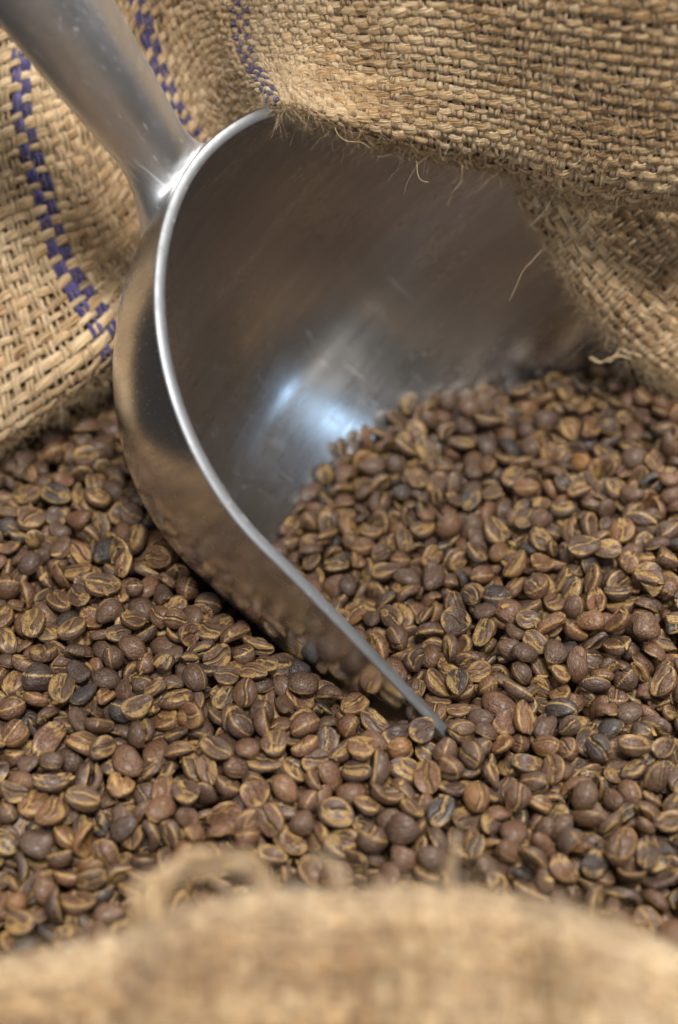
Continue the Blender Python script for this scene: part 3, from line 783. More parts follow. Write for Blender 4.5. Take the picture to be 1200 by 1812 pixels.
 215,-823,125,52,-21,77,-30,78,1, 913,-857,108,7,-59,-78,-16,67,0, 332,-1307,106,81,-2,21,-55,67,0, -239,-1271,87,34,1,-4,-94,78,0, 507,-601,123,62,25,-36,65,79,0, 526,-816,123,9,50,83,24,80,0,
 -179,-526,106,7,2,-95,-29,57,0, 54,-986,103,4,-93,-8,35,65,0, -32,-1350,96,30,22,88,-29,70,0, 719,-108,72,10,8,-77,-62,83,0, 246,214,25,58,-53,55,-28,91,1, -580,-293,151,1,40,84,37,72,0,
 -164,-937,141,-9,87,-46,12,79,0, 990,127,128,36,-42,79,-26,90,0, 498,-1279,101,17,93,15,29,80,0, -388,-1349,59,5,92,-40,3,70,0, 327,-40,38,24,66,70,-14,78,1, 200,-356,16,26,84,-44,20,70,0,
 -637,-932,134,16,-96,5,22,62,0, 601,-975,121,-76,48,-43,-14,76,0, 603,-91,100,-89,41,-21,1,81,0, 780,-370,103,14,55,75,35,81,0, -846,35,109,7,56,-79,24,83,0, -798,-480,50,83,18,-12,-52,83,0,
 847,-615,150,73,19,8,65,74,1, 678,-661,145,32,-38,87,-11,86,0, 249,-781,132,21,-2,-84,-50,79,1, 460,-487,126,81,-52,-28,-6,75,0, 250,-1188,122,-13,75,-63,-12,74,0, 688,522,104,10,-11,94,-32,75,0,
 702,-977,98,41,12,90,-6,98,0, -694,-36,93,37,27,87,-21,67,0, -284,-1099,78,23,-48,67,52,82,0, 862,251,166,-46,12,-87,9,90,0, 769,571,145,62,-72,28,-15,82,0, 951,103,141,65,-70,-30,3,84,1,
 -59,-952,136,22,46,-49,-70,66,1, -702,-927,145,-11,89,44,-7,93,0, 675,-896,135,-11,54,-83,-11,72,0, -81,-679,119,9,96,-10,-24,79,0, 735,-81,114,35,-3,-75,-56,73,0, 937,320,107,3,43,90,-11,65,0,
 829,-1140,92,4,99,0,-11,68,0, -620,-1315,79,22,51,-80,22,93,0, -45,-896,137,-28,64,59,-40,74,0, -343,-865,117,11,-62,68,-36,72,0, 835,449,110,66,6,-36,-66,69,0, 464,-577,105,19,87,-40,-22,66,0,
 -692,353,65,60,-25,-69,32,77,1, 845,191,158,63,71,21,23,88,1, 847,-893,138,38,87,-23,-22,68,1, -517,-809,135,5,98,-11,-15,91,0, 409,-474,134,15,-98,13,0,67,0, 942,146,114,1,-26,73,-63,81,0,
 410,-1305,99,30,-37,-88,-5,69,0, -728,-806,75,19,27,74,59,80,0, 850,-834,130,97,15,-6,20,84,0, 755,-535,124,62,0,-21,76,68,0, 770,-414,120,16,-54,76,33,89,1, 402,-286,113,23,85,33,35,82,0,
 788,183,108,47,34,42,70,75,0, 461,-340,96,15,54,76,32,78,0, -499,-830,88,67,64,28,27,79,0, -424,-902,77,28,91,29,6,69,0, 368,-424,84,6,98,-17,-12,91,0, 886,-142,140,86,-16,-2,49,76,1,
 918,12,130,31,52,76,21,65,1, 849,-1236,125,24,-41,-88,-4,74,0, 944,204,119,6,38,-59,-71,78,0, -119,-1321,111,29,-61,-54,-50,75,0, -591,-678,110,4,30,-95,-1,75,0, -71,-918,107,74,-17,20,62,66,0,
 -739,-768,116,0,97,19,16,77,0, 390,-845,97,23,-80,51,-19,81,0, -245,-1111,95,2,15,-83,-54,60,1, 431,-497,91,20,37,90,10,78,0, -506,-1361,45,7,15,9,98,82,0, 991,75,167,71,13,68,14,96,0,
 -221,-910,131,7,70,56,-44,81,0, 987,64,124,12,-26,-84,46,88,0, 597,-224,123,78,-49,-39,-9,83,0, -494,282,112,40,-84,-22,-30,87,0, 464,-806,110,39,47,78,12,78,1, 785,555,99,36,-68,47,-43,75,1,
 345,-1022,99,17,98,9,-6,72,0, 570,-798,98,91,14,9,39,77,0, -686,-1013,68,9,2,-95,29,95,0, -153,-773,152,37,68,-29,-56,77,0, -71,-659,137,47,-17,-12,-86,89,0, 802,-121,135,18,-21,30,91,82,0,
 -390,-716,133,12,91,37,-12,61,0, -589,-274,122,5,-4,-95,-32,75,0, 128,-496,102,64,-53,31,-46,80,1, -514,-140,88,49,49,-20,-69,79,1, -301,-695,129,1,63,76,14,69,0, -427,-844,118,45,5,-6,89,84,0,
 760,-38,117,45,81,-11,37,70,0, 386,-1120,117,51,-19,-43,72,60,0, -274,-1245,123,22,52,-81,-16,87,0, -556,-240,99,26,78,-1,-57,81,0, 858,-942,86,8,-96,-26,1,78,0, 45,-844,168,3,95,-32,7,81,0,
 715,-694,148,82,-31,-39,29,75,1, -724,-139,119,23,-95,17,15,69,0, -420,-1002,115,91,25,-23,22,77,0, 755,-1011,118,-29,94,-14,-9,66,0, 502,-330,105,15,84,19,49,73,0, 37,-1067,103,46,-79,14,-37,69,0,
 349,-1248,68,18,-83,-52,-5,68,0, -25,-119,30,-66,64,16,-36,87,0, 18,-5,1,12,97,16,-13,74,0, 373,-852,125,2,-99,13,5,67,0, 900,166,124,28,78,-56,2,77,0, 715,104,127,15,93,-34,8,77,0,
 606,-1027,112,19,6,93,-30,74,0, 66,-945,89,68,71,-16,-10,74,1, 457,-199,87,16,-96,22,12,68,0, 393,-999,78,-8,38,81,43,72,0, -456,-502,131,15,-81,49,28,85,0, 727,-889,140,-11,75,-63,-17,78,0,
 441,-365,124,6,-71,62,-32,95,1, 881,-492,129,-39,90,-6,-17,76,0, -651,-962,110,14,-49,-55,66,70,1, 695,-1136,105,68,50,53,-7,68,0, -55,-1096,114,22,70,-64,-23,85,0, 790,-952,86,14,-56,75,34,81,0,
 -201,-782,156,39,-9,-90,18,83,1, -464,-253,164,-41,39,-83,-3,89,0, -613,-435,149,0,-45,-87,19,77,0, 764,-1364,100,47,-1,52,71,74,0, 765,-518,99,83,44,-29,15,72,0, -219,-719,89,75,-15,20,-61,72,0,
 -323,-830,144,14,3,98,-14,75,0, 94,-932,143,20,93,17,-25,86,0, 883,-777,136,-40,50,72,-26,81,0, -586,-330,135,8,99,2,12,74,0, 926,98,109,28,81,-36,-36,70,0, -734,-66,116,-5,50,-85,15,81,0,
 -607,-1273,87,3,-25,82,-52,73,0, 860,-1282,74,10,98,4,-14,90,0, -776,531,71,68,10,-6,72,55,1, 10,-1111,64,24,-46,-79,32,71,0, -192,-699,158,9,-66,71,23,78,1, 847,-185,140,54,-51,-22,-63,78,0,
 786,304,136,49,67,12,-55,63,1, 894,-345,132,19,-96,20,9,89,0, -614,-139,126,54,-21,70,43,80,0, 893,-541,132,-28,58,76,-2,77,0, 780,-1306,110,77,-52,26,26,83,0, 853,-1050,117,-21,71,58,34,78,0,
 468,-211,116,-16,92,-32,-18,80,0, 837,-63,102,2,-23,-97,-2,82,0, 435,-226,92,68,48,-54,11,72,0, -882,-1344,88,17,8,-98,4,73,0, -29,-1152,86,94,30,14,7,92,1, -176,-1242,94,-7,99,-11,-7,89,0,
 821,-388,125,78,-27,-12,55,74,1, -227,-809,123,59,11,27,75,82,0, 665,-257,119,30,11,-10,-94,78,0, 592,-40,122,-30,36,85,26,90,0, -556,-738,107,8,3,-96,25,83,0, -503,-985,105,3,71,68,17,55,0,
 313,-961,101,94,-27,8,19,68,0, 211,-627,99,8,92,-18,-35,82,0, 90,-1150,76,28,4,-11,95,70,0, -480,-162,150,3,-28,-92,-26,70,0, -601,-180,149,4,-22,-11,97,82,0, -721,-524,125,9,-84,53,3,83,0,
 -498,187,115,73,-20,-65,7,80,0, -487,66,113,52,7,-22,-83,98,0, -660,-1060,101,5,83,50,-26,68,0, 97,-1104,101,60,25,-22,-73,77,0, -191,-840,95,3,-28,95,11,71,0, 376,99,42,19,3,97,-14,94,0,
 -488,-769,147,25,31,-81,44,78,0, -528,-688,137,36,12,-11,-92,76,0, 146,-998,107,33,0,91,-25,69,0, 879,-195,102,43,-6,-4,90,74,0, 726,204,102,6,-91,41,1,65,0, 476,128,100,60,65,-33,-35,86,1,
 829,-467,111,19,24,-94,14,76,0, 520,-893,97,-65,19,-74,-3,69,0, -694,-903,67,-34,38,75,43,77,0, -318,7,3,86,-48,17,6,83,1, 652,-314,144,24,46,-84,-17,81,0, -715,-1080,112,91,37,20,1,88,0,
 581,-585,89,64,-44,-58,-23,78,0, 934,-602,84,96,10,-2,26,81,0, -184,508,37,0,21,-98,-1,79,0, 5,74,3,66,-62,11,41,80,0, -421,-396,153,49,3,8,-87,73,0, -527,-357,120,24,45,85,-14,72,0,
 1003,-1218,90,24,46,-73,-44,79,0, -67,-720,95,4,44,-89,-10,79,0, 614,-888,82,16,-44,-88,11,93,0, -17,-1216,80,63,24,14,73,89,0, 121,-475,19,19,-43,81,-37,73,1, 769,527,157,-40,90,-18,10,83,0,
 -293,-1062,123,48,-59,-21,62,81,0, -640,-664,108,14,96,20,-15,81,0, -930,-928,76,15,-85,-50,7,84,0, -677,514,52,65,3,41,64,72,0, 3,207,28,-73,20,-65,-1,66,0, 828,-460,147,15,54,82,-10,70,0,
 849,572,147,4,39,5,92,78,0, 682,521,141,13,73,-67,11,79,0, 973,-281,138,32,13,-94,0,84,0, -698,-1131,105,65,-61,44,-14,70,0, -480,-181,106,-24,60,-71,-27,79,0, 753,-235,96,69,-56,-26,38,67,0,
 334,-494,67,63,47,61,11,55,0, -833,-522,67,2,78,62,-9,77,0, -406,-617,150,2,-73,24,-64,72,1, 941,-80,122,22,47,85,8,83,0, 652,-373,130,19,77,60,-3,61,0, -634,194,112,89,-27,12,35,94,0,
 316,-1164,100,57,7,73,37,75,0, -741,-1081,79,11,-4,-90,42,65,0, -937,378,59,-10,68,9,-72,75,0, 209,-342,45,37,-50,19,76,79,0, -727,434,27,10,61,-77,-16,71,0, 68,84,7,-41,86,28,-15,83,0,
 -341,-652,133,24,-7,-25,-93,79,0, 70,-803,128,95,-16,2,-27,73,0, -660,-595,133,18,89,28,-30,84,0, 197,-967,126,-7,48,-86,-14,72,0, 254,-1022,110,31,-53,44,65,63,0, 249,-636,122,-9,68,-71,16,86,0,
 578,-746,107,25,85,-47,3,66,0, -873,-1102,95,44,80,-35,23,74,0, 68,496,87,12,-80,54,-24,80,1, -530,220,87,70,-55,41,-18,74,0, 232,573,78,88,-39,-15,24,74,0, -545,-1376,73,79,-34,32,-39,63,1,
 107,-253,55,6,97,-12,21,86,0, 397,-25,43,32,-24,10,91,73,1, -835,369,21,6,-97,-11,-20,70,0, 845,-576,121,46,42,71,33,73,1, 708,-760,127,0,93,9,-34,74,0, -25,-799,124,-22,64,-72,-12,72,0,
 808,-803,123,-7,54,-84,-1,96,0, 926,426,116,-1,38,92,-2,74,0, -664,-115,97,1,-34,94,6,86,0, 985,-1100,85,-61,72,-8,-32,69,0, -485,154,73,19,-75,-44,46,82,1, -420,-338,149,20,-8,-96,17,83,0,
 791,-490,149,15,6,-89,42,92,0, 728,372,147,25,-35,-72,55,83,1, 732,-652,140,45,-83,5,-32,66,1, 815,252,139,98,-12,14,-2,77,0, -577,-677,144,8,69,-71,-9,84,0, -738,-191,120,14,-1,-98,14,83,0,
 -487,-1031,116,69,-17,-69,-9,88,0, 750,-669,108,98,-8,6,16,65,0, -706,-1232,115,21,39,-81,-39,95,0, 148,-1221,105,37,-10,-19,-90,64,0, -874,-336,101,4,39,87,30,81,0, 890,-801,84,17,9,86,47,81,1,
 872,-848,78,14,-91,-36,-12,61,0, 266,-832,73,50,4,0,-86,67,0, -513,-425,191,0,100,-3,-4,86,0, -123,-586,106,17,-93,-23,21,91,0, -370,338,105,63,15,14,75,88,1, -267,-914,104,57,58,-47,35,76,0,
 298,-599,104,23,-97,-11,-2,82,0, -720,-1057,97,16,-12,-81,-55,89,0, -459,-671,109,13,96,-6,25,86,0, 127,-804,93,18,66,73,2,74,0, -483,-972,72,29,72,-61,-16,77,0, 56,551,43,12,-94,-9,-31,63,0,
 109,243,41,89,-36,27,6,81,0, 267,-117,32,5,-93,-29,-22,73,0, -797,317,19,88,7,-3,46,98,0, 617,-401,141,6,8,96,-26,73,0, 169,-788,148,5,27,-90,-33,71,0, 657,-956,126,2,-40,86,30,74,1,
 -252,-566,124,52,-62,34,-48,76,1, -328,-505,120,58,37,-39,-60,64,1, -428,-203,100,8,10,-99,10,74,0, -711,-1158,104,28,94,-10,-15,75,0, 952,-958,93,35,31,-83,-30,64,0, -767,-1353,64,11,73,65,-19,94,1,
 -757,-1112,53,19,15,54,81,81,0, 323,-228,40,-25,20,-54,-78,80,0, 931,-787,132,66,-39,-45,45,78,1, 689,-66,123,6,77,64,9,70,0, -757,-719,119,44,-20,87,6,83,0, 388,-1039,118,45,18,-58,65,80,0,
 588,266,113,10,-14,-92,36,58,0, -220,-1224,123,-22,82,47,-24,83,0, -423,-1091,91,2,26,-63,-73,84,0, 275,-1156,102,5,95,31,3,71,0, -580,-769,85,13,43,89,10,75,0, -374,200,72,2,91,34,25,63,0,
 -467,-1288,56,4,70,71,2,77,0, 197,135,25,43,-90,2,5,66,0, -848,493,21,46,-10,2,-88,80,0, 883,44,134,73,62,26,-3,73,0, 738,275,130,84,11,-11,52,69,0, 789,-72,123,86,48,0,19,73,1,
 476,-1170,120,9,66,-49,-57,73,0, 993,484,104,70,20,-13,67,78,0, 757,-851,102,35,74,58,1,87,0, -220,-545,100,85,5,4,-52,66,0, -531,-238,96,31,14,78,53,64,0, 699,-738,91,2,86,51,0,62,0,
 616,-602,91,-65,62,43,9,77,0, -667,226,86,13,70,70,-4,67,0, 780,-1046,72,23,93,28,7,75,0, -844,-862,80,33,85,41,-3,67,0, 664,-1278,65,7,39,-91,-15,79,0, 44,-201,41,31,67,-66,-13,69,0,
 -790,100,28,2,96,27,-7,74,0, -628,485,28,12,-93,-34,-4,85,0, -358,-457,153,18,-93,-29,-15,77,0, -466,-116,146,6,81,28,51,83,1, 674,-820,124,28,54,74,28,75,0, -362,-737,120,26,34,90,-4,90,0,
 336,-906,101,27,-61,74,-6,82,1, -575,241,99,27,-70,60,-28,58,0, 375,236,101,24,81,-52,9,92,0, 295,-74,39,71,24,-60,-28,75,1, 161,262,-25,17,11,-22,95,75,0, -436,-574,155,29,15,-27,91,77,0,
 575,-913,107,39,-34,-43,74,76,1, 733,135,99,14,-16,97,8,69,0, 170,-1093,96,12,-13,-94,31,67,0, 889,-885,85,5,84,-48,-24,67,1, -146,558,39,74,66,3,10,91,1, 199,-268,9,0,-62,73,29,79,0,
 -298,-932,139,3,89,-44,12,81,0, 567,-421,132,25,68,66,20,79,0, 290,-1160,138,-14,79,-55,-24,75,0, -656,-188,122,94,-22,8,-23,83,0, -689,-878,122,-46,87,17,-12,83,0, -130,-833,100,12,-57,80,11,76,0,
 511,-574,99,75,-7,-41,52,86,0, 506,-782,109,-31,74,59,7,78,0, -259,379,80,65,-48,-12,58,80,1, -672,-1201,63,3,32,40,-86,97,0, -319,378,72,3,88,42,22,80,0, -929,-1001,67,33,26,-86,-28,70,0,
 -63,-264,-9,-50,82,23,17,64,0, 588,-866,124,9,96,24,11,69,0, 654,32,118,55,2,82,17,72,0, 450,-1077,93,70,-17,4,69,72,0, 325,-300,89,82,-45,11,34,79,1, 983,-507,88,24,95,13,13,70,0,
 647,-1196,87,6,15,98,-15,66,0, 336,-1053,81,13,-20,-93,29,82,0, -889,-729,85,-15,21,95,15,74,0, 532,-96,86,11,95,28,3,78,0, -909,-514,39,93,33,-12,1,85,0, -883,244,25,39,50,-14,-76,70,0,
 117,-373,-6,2,95,30,-7,80,0, 720,-1189,121,20,22,9,95,76,0, -431,-902,127,32,65,-69,2,98,0, 722,261,103,11,-89,-39,-19,72,0, -658,-1164,114,-36,62,-70,2,83,0, 433,-1195,103,21,-56,-77,-25,80,0,
 -436,-126,103,45,-82,29,19,70,0, 370,-1320,87,19,-68,47,-53,70,1, 543,-681,86,84,-2,-55,5,78,0, 256,-926,81,12,38,87,30,73,1, 606,-558,68,-81,53,-18,19,89,0, -283,389,43,20,-91,35,12,66,1,
 -121,-766,132,76,-20,-36,-50,71,0, 547,-1104,136,16,85,-48,11,78,0, 886,-879,132,-10,98,-10,14,84,0, -626,-890,111,94,-27,19,1,70,0, 615,150,98,89,4,1,-46,76,0, 303,-1338,77,86,44,-7,26,82,0,
 -188,-1069,72,17,70,61,33,87,0, 485,-993,69,21,-27,89,30,63,0, 337,-770,66,2,16,-95,27,62,0, 302,-258,17,29,-41,86,-9,73,0, -367,-323,126,15,-99,3,-1,79,0, 976,185,112,21,-14,-47,-85,78,1,
 784,-736,118,1,46,86,25,72,0, 945,-916,116,-22,8,94,25,80,0, -149,-960,104,4,-19,-55,81,60,1, 558,-960,107,-21,25,-94,8,63,0, -604,-1070,91,57,57,-32,-50,74,0, -690,-748,89,89,-26,6,-37,79,0,
 -641,-1256,86,68,29,-62,-26,69,0, 470,-1345,74,4,10,98,16,74,0, 609,-1125,67,-13,4,-99,-3,62,0, 335,155,23,7,89,35,29,81,1, 125,111,8,23,93,-21,20,80,0, 909,-694,152,20,80,55,7,83,0,
 -538,-264,125,54,-15,28,-78,85,0, -356,-1018,121,61,-8,-76,22,86,0, -742,-366,117,47,74,-40,26,90,1, 680,228,109,81,49,28,15,77,1, 534,-141,105,11,51,85,-2,74,0, -473,-710,99,66,62,-17,-38,75,0,
 908,-634,97,32,27,25,-88,82,0, 392,-80,76,60,-15,67,-41,67,1, -933,242,24,92,3,38,-14,84,0, 64,-1030,124,25,78,43,-37,92,1, 992,-603,92,-1,56,83,2,75,0, 373,567,79,14,65,60,43,77,0,
 -773,-692,77,35,-35,25,-83,69,1, -768,-69,86,31,91,-24,-16,78,0, -760,362,68,32,-29,26,87,79,1, 823,-128,68,10,-44,-84,29,70,1, -74,-355,10,-70,55,4,45,90,0, -499,380,12,28,-2,2,96,82,0,
 -97,-61,3,53,23,-76,-30,61,0, -495,-291,155,-30,81,20,45,91,0, 827,-38,138,51,-85,11,-9,83,0, 880,-93,114,17,6,-6,98,89,0, 523,-248,113,74,-24,61,14,76,1, -685,-633,114,-2,81,59,5,78,0,
 333,278,101,73,56,18,-33,83,1, 186,-815,98,19,-93,24,22,93,0, 158,-1256,97,1,49,86,-14,87,0, -836,-6,96,28,-1,83,-48,74,0, 832,-1327,84,10,33,34,87,74,0, -658,-500,78,7,2,3,-100,68,0,
 591,-827,68,16,10,-7,-98,79,0, 540,-1345,65,56,-5,10,-82,62,0, 500,-84,50,22,90,-39,0,66,0, -14,-97,-14,74,47,-10,46,65,1, -333,-708,155,17,95,25,-2,87,0, -385,-418,132,77,-22,-17,57,81,1,
 651,-59,138,24,58,-76,-15,74,0, 982,-773,132,22,21,94,14,86,0, 341,-1103,109,41,-26,-34,-80,78,0, -610,-232,106,73,44,51,14,78,0, 602,-472,96,-20,97,12,8,64,0, 288,-891,81,25,-95,14,14,75,0,
 -110,-226,6,64,-67,16,33,86,0, 714,559,138,11,73,65,19,85,0, 658,366,93,6,-31,95,2,80,0, 997,-462,103,-2,95,8,-30,77,0, 507,373,84,5,6,83,56,61,0, 541,104,80,-32,82,43,21,88,0,
 623,251,65,87,6,-17,-46,81,0, -343,468,59,16,-16,-57,-79,76,0, 565,327,62,8,22,97,11,77,0, -151,339,49,20,66,36,63,70,0, -317,572,17,79,19,-19,55,77,0, 231,15,9,8,29,95,10,71,0,
 513,-1236,150,59,-45,3,68,78,0, 803,149,141,12,2,90,-42,70,1, 830,-86,138,-29,76,-47,34,69,0, 708,336,127,86,-34,5,-38,63,1, 367,-172,108,1,-84,48,25,91,0, -639,-285,101,30,32,-64,-63,81,1,
 -856,-680,79,-13,55,79,-26,76,0, -843,-583,68,95,22,20,1,72,0, -824,471,55,5,81,56,-18,69,0, -218,-977,117,36,-90,10,23,88,0, 892,331,111,67,-54,18,-47,64,0, 525,37,102,16,36,82,-42,86,0,
 796,-266,102,18,-93,27,-15,71,0, -425,277,98,83,-54,-15,-1,76,0, 366,-235,97,64,-36,-15,66,72,0, 696,-317,95,9,-86,-50,1,80,0, -835,-959,89,-3,11,-99,8,79,0, 677,-198,85,2,97,20,-12,70,0,
 821,-1243,73,14,-6,-91,-39,91,0, 751,-196,72,5,33,-94,8,70,0, 108,-629,63,35,85,-37,13,89,0, -498,-565,136,29,-9,-45,84,68,0, -499,-943,135,20,4,-97,16,90,0, -531,-700,117,14,8,99,-3,77,0,
 828,110,113,-24,41,41,77,68,0, -371,-1056,100,32,80,47,-19,79,0, 439,-629,94,9,11,85,51,81,0, 627,-1305,98,21,96,-6,17,77,0, 796,-1089,97,-28,15,91,26,86,0, 741,-612,85,42,20,-55,-70,78,0,
 580,28,75,9,11,-97,-21,82,0, 534,-1180,68,2,40,-92,-2,82,0, 188,-1283,51,60,12,-3,-79,81,0, 7,349,2,46,-49,-62,40,90,0, 990,-424,127,87,18,-2,-45,80,0, 793,-1047,124,40,85,-32,14,70,0,
 -434,-162,122,34,-45,58,-59,91,1, 122,-1169,134,9,78,61,3,96,0, 522,210,115,99,-9,10,9,89,1, -340,-1303,93,41,18,-40,80,73,0, 647,-713,87,-80,47,-29,24,83,0, 604,392,102,-12,11,-95,26,80,0,
 -116,-990,83,27,-93,26,2,67,0, 531,-812,77,2,99,13,1,76,1, -574,433,80,-23,31,92,-2,71,0, 469,-600,65,3,30,-82,-48,74,1, -933,-1299,52,63,-5,-30,-71,78,0, 335,-291,48,20,-3,94,-27,83,0,
 57,-155,33,1,-10,96,-26,77,1, 826,-956,118,4,92,29,26,86,1, 769,-1238,108,40,87,-26,-14,75,0, 398,-942,112,6,97,-9,-23,70,0, 170,-935,101,64,-6,65,-41,65,1, -46,-871,89,25,32,-91,6,82,0,
 411,-202,88,1,48,-52,-71,62,0, 786,-896,85,5,50,86,5,77,1, -630,-323,81,27,6,92,-27,64,1, 402,-452,79,88,4,29,-38,64,0, 862,-1168,76,31,-90,-31,0,65,1, 172,-53,31,-40,24,87,15,69,0,
 -66,71,2,50,27,-19,-80,77,0, 127,-916,115,34,20,59,70,79,0, 802,-1184,111,90,-16,25,32,81,0, -760,-558,110,3,-43,-20,-88,66,0, 360,-1137,104,26,1,-89,37,84,0, -836,-133,97,89,-24,-19,-34,67,0,
 124,-1058,97,28,12,-27,91,76,0, -717,-219,86,7,-96,25,-4,84,0, -778,60,78,20,-21,-83,-48,67,1, 560,-1236,69,-40,14,-61,-67,80,0, 747,-982,65,24,-9,-3,-97,66,1, 165,171,-3,20,-14,-95,-20,78,0,
 180,-20,-7,15,53,1,-83,70,1, 56,-258,-20,1,-72,-25,-65,74,0, -4,-980,138,-6,10,97,20,89,0, 601,-1347,120,12,-18,-98,-2,97,0, -294,-807,107,29,17,-88,-32,81,0, 188,-1021,105,69,-48,28,-46,74,0,
 654,84,117,0,94,-33,-8,72,0, 683,-921,100,8,75,66,-1,81,0, -243,-1158,100,33,79,-52,2,84,1, 175,544,79,73,-35,-13,-57,71,0, -945,-846,64,37,-57,31,-66,97,0, -657,-841,73,4,15,97,16,65,0,
 -207,433,53,9,31,38,-87,63,0, -880,342,33,-12,1,87,47,73,0, 46,-146,-14,10,-89,35,-28,95,0, 126,83,-19,-1,99,-13,-1,73,0, 901,-289,144,22,-97,-2,10,84,0, 891,-957,132,35,-4,-4,93,71,0,
 -213,-499,119,77,-20,4,61,76,1, 521,136,114,50,-73,25,-39,70,0, -476,-1074,104,10,41,62,-67,73,0, -332,254,98,5,17,-19,-97,91,0, 842,-2,102,-49,83,-14,21,70,0, -778,-812,89,61,4,10,-78,85,0,
 -657,-706,76,36,-7,11,92,88,0, -79,-1080,74,47,82,20,-27,72,0, 155,-1362,65,64,-17,-16,73,83,1, -485,-1325,72,-33,76,48,29,69,0, -358,162,61,29,94,-10,17,71,1, -156,-1299,59,17,-66,-74,2,67,0,
 -139,502,57,26,-72,-63,-10,72,0, -59,-1179,46,17,9,-13,97,83,0, -209,-388,-22,92,15,-29,23,89,1, 204,100,-15,16,87,46,3,69,0, 752,-283,114,53,60,58,19,80,0, 924,-136,120,4,92,39,0,86,0,
 -799,-326,101,14,96,21,9,81,1, 680,276,111,4,93,30,-20,62,0, 797,-183,104,-10,58,-67,44,78,0, -25,-755,96,23,97,-6,3,85,0, 575,-283,95,84,10,53,-1,88,0, 329,70,78,60,-11,-26,75,70,0,
 750,-1388,71,-58,36,60,42,74,0, -648,-881,72,-50,80,-22,-23,75,0, -793,218,23,41,89,-12,-15,75,0, 471,-764,130,26,-90,-17,-31,64,1, -537,-62,126,76,51,-2,-41,80,0, 972,-501,116,18,-12,81,-55,68,0,
 -662,-142,123,-14,99,-3,-5,66,0, -822,-728,102,75,-41,45,-27,79,0, -706,-761,78,26,89,-37,-2,70,0, 985,-1364,79,-24,83,51,-3,75,0, 262,-124,68,67,58,-26,39,81,0, -794,-849,67,11,94,-29,17,75,0,
 219,-608,55,91,-35,22,2,60,0, -600,-1199,53,21,8,46,-86,71,0, -909,-362,49,30,2,29,-91,98,0, 293,202,-3,65,-58,41,-26,69,0, -11,-12,-56,20,89,18,37,65,0, 377,-436,117,95,6,16,-25,82,0,
 855,344,111,39,61,63,28,59,0, 516,92,107,30,-60,61,43,75,0, 688,-691,105,6,-13,80,59,67,0, -267,-708,105,4,-56,-83,-3,66,1, 532,-1148,102,80,-54,25,-2,91,0, 370,-527,98,24,8,-33,91,75,1,
 993,-729,88,47,-17,-23,-84,80,1, -631,-170,86,19,21,25,-93,73,0, 295,-1227,72,7,-28,-86,-42,74,0, -726,21,67,10,2,-99,-5,90,0, -848,-370,63,15,56,15,-80,85,1, 607,-89,55,94,-3,-1,-35,77,0,
 436,312,32,23,35,87,26,70,0, -710,-417,112,31,-26,-26,-88,63,0, 752,-178,91,33,11,11,93,82,0, 300,-998,84,44,-89,-7,9,83,0, -427,-864,79,59,-9,2,81,55,0, 226,-1095,76,24,-7,26,-93,73,0,
 374,312,75,10,-23,88,41,86,1, 566,-61,73,15,-94,13,-28,66,0, -637,-215,72,10,-10,0,99,76,1, 630,32,67,18,34,92,-4,84,0, 208,182,51,6,82,50,27,79,0, -818,180,26,10,36,71,60,72,1,
 260,90,-3,60,-26,-5,75,86,0, 419,-812,125,4,-94,20,-26,74,1, -810,-243,117,81,-21,1,-55,84,0, -582,-1031,106,33,3,5,94,84,0, -847,-1177,113,2,10,95,-29,72,0, 993,-410,96,33,0,-78,53,72,1,
 -777,106,90,78,-1,26,57,83,0, 529,348,76,30,25,90,-19,78,0, 822,-1114,64,73,4,-4,68,55,1, 448,-384,76,-1,79,-62,-5,86,0, 603,-1171,61,1,-2,3,100,82,0, 203,-1344,64,3,36,93,7,69,0,
 -769,-102,47,35,-6,9,-93,70,0, -677,-713,124,22,14,92,-29,84,1, -517,118,109,1,29,-94,18,83,0, 76,-1184,108,81,11,-53,-23,81,0, 166,-569,104,35,42,-78,-29,79,0, -278,283,88,11,-10,-68,-72,74,1,
 191,-415,87,29,83,45,16,73,0, 511,-1174,87,27,-7,-1,96,76,0, -677,-1098,75,18,-82,54,0,84,0, 60,-1169,60,25,83,-48,9,81,0, -590,-1292,55,27,24,91,21,70,0, -721,-1287,52,23,-92,32,-3,86,0,
 -663,-1164,49,10,-5,98,-14,77,0, 357,-246,34,-4,9,-99,-3,74,0, 500,-1191,133,64,-55,-14,52,78,0, 739,310,119,-41,39,-82,13,78,0, -443,-766,104,5,18,49,85,78,0, -399,-1012,97,21,66,69,20,69,0,
 -382,-39,84,-1,78,63,0,72,0, -334,-1345,64,10,12,-91,-38,78,1, 288,-486,64,32,-51,64,-47,60,0, -651,-1071,54,2,88,-46,-15,79,0, 144,-433,40,23,17,85,-45,79,0, 541,-1207,117,8,-2,61,79,72,0,
 470,509,108,79,-14,-29,-53,81,0, 114,-1281,115,-5,59,-74,33,59,0, -678,-526,107,62,4,-46,-63,57,0, -795,-565,90,94,0,-16,-31,91,0, 635,531,95,-1,11,-99,5,69,0, -909,-1048,89,2,41,-84,35,70,0,
 919,-924,78,27,92,-27,-3,65,0, 667,136,70,97,-1,-20,-11,75,0, 224,482,62,99,-5,-4,12,83,0, -311,514,51,83,-30,-14,45,72,0, 287,-272,47,39,12,44,-80,84,1, -77,220,-41,68,20,-52,-48,84,0,
 77,-875,133,43,61,39,54,95,0, 962,-1208,121,20,-67,31,-65,71,1, 946,-225,120,17,91,-39,0,85,0, -485,-262,109,44,-34,-39,73,63,0, 461,-1048,108,72,-56,-16,-39,62,0, 466,-662,108,1,84,-41,35,68,0,
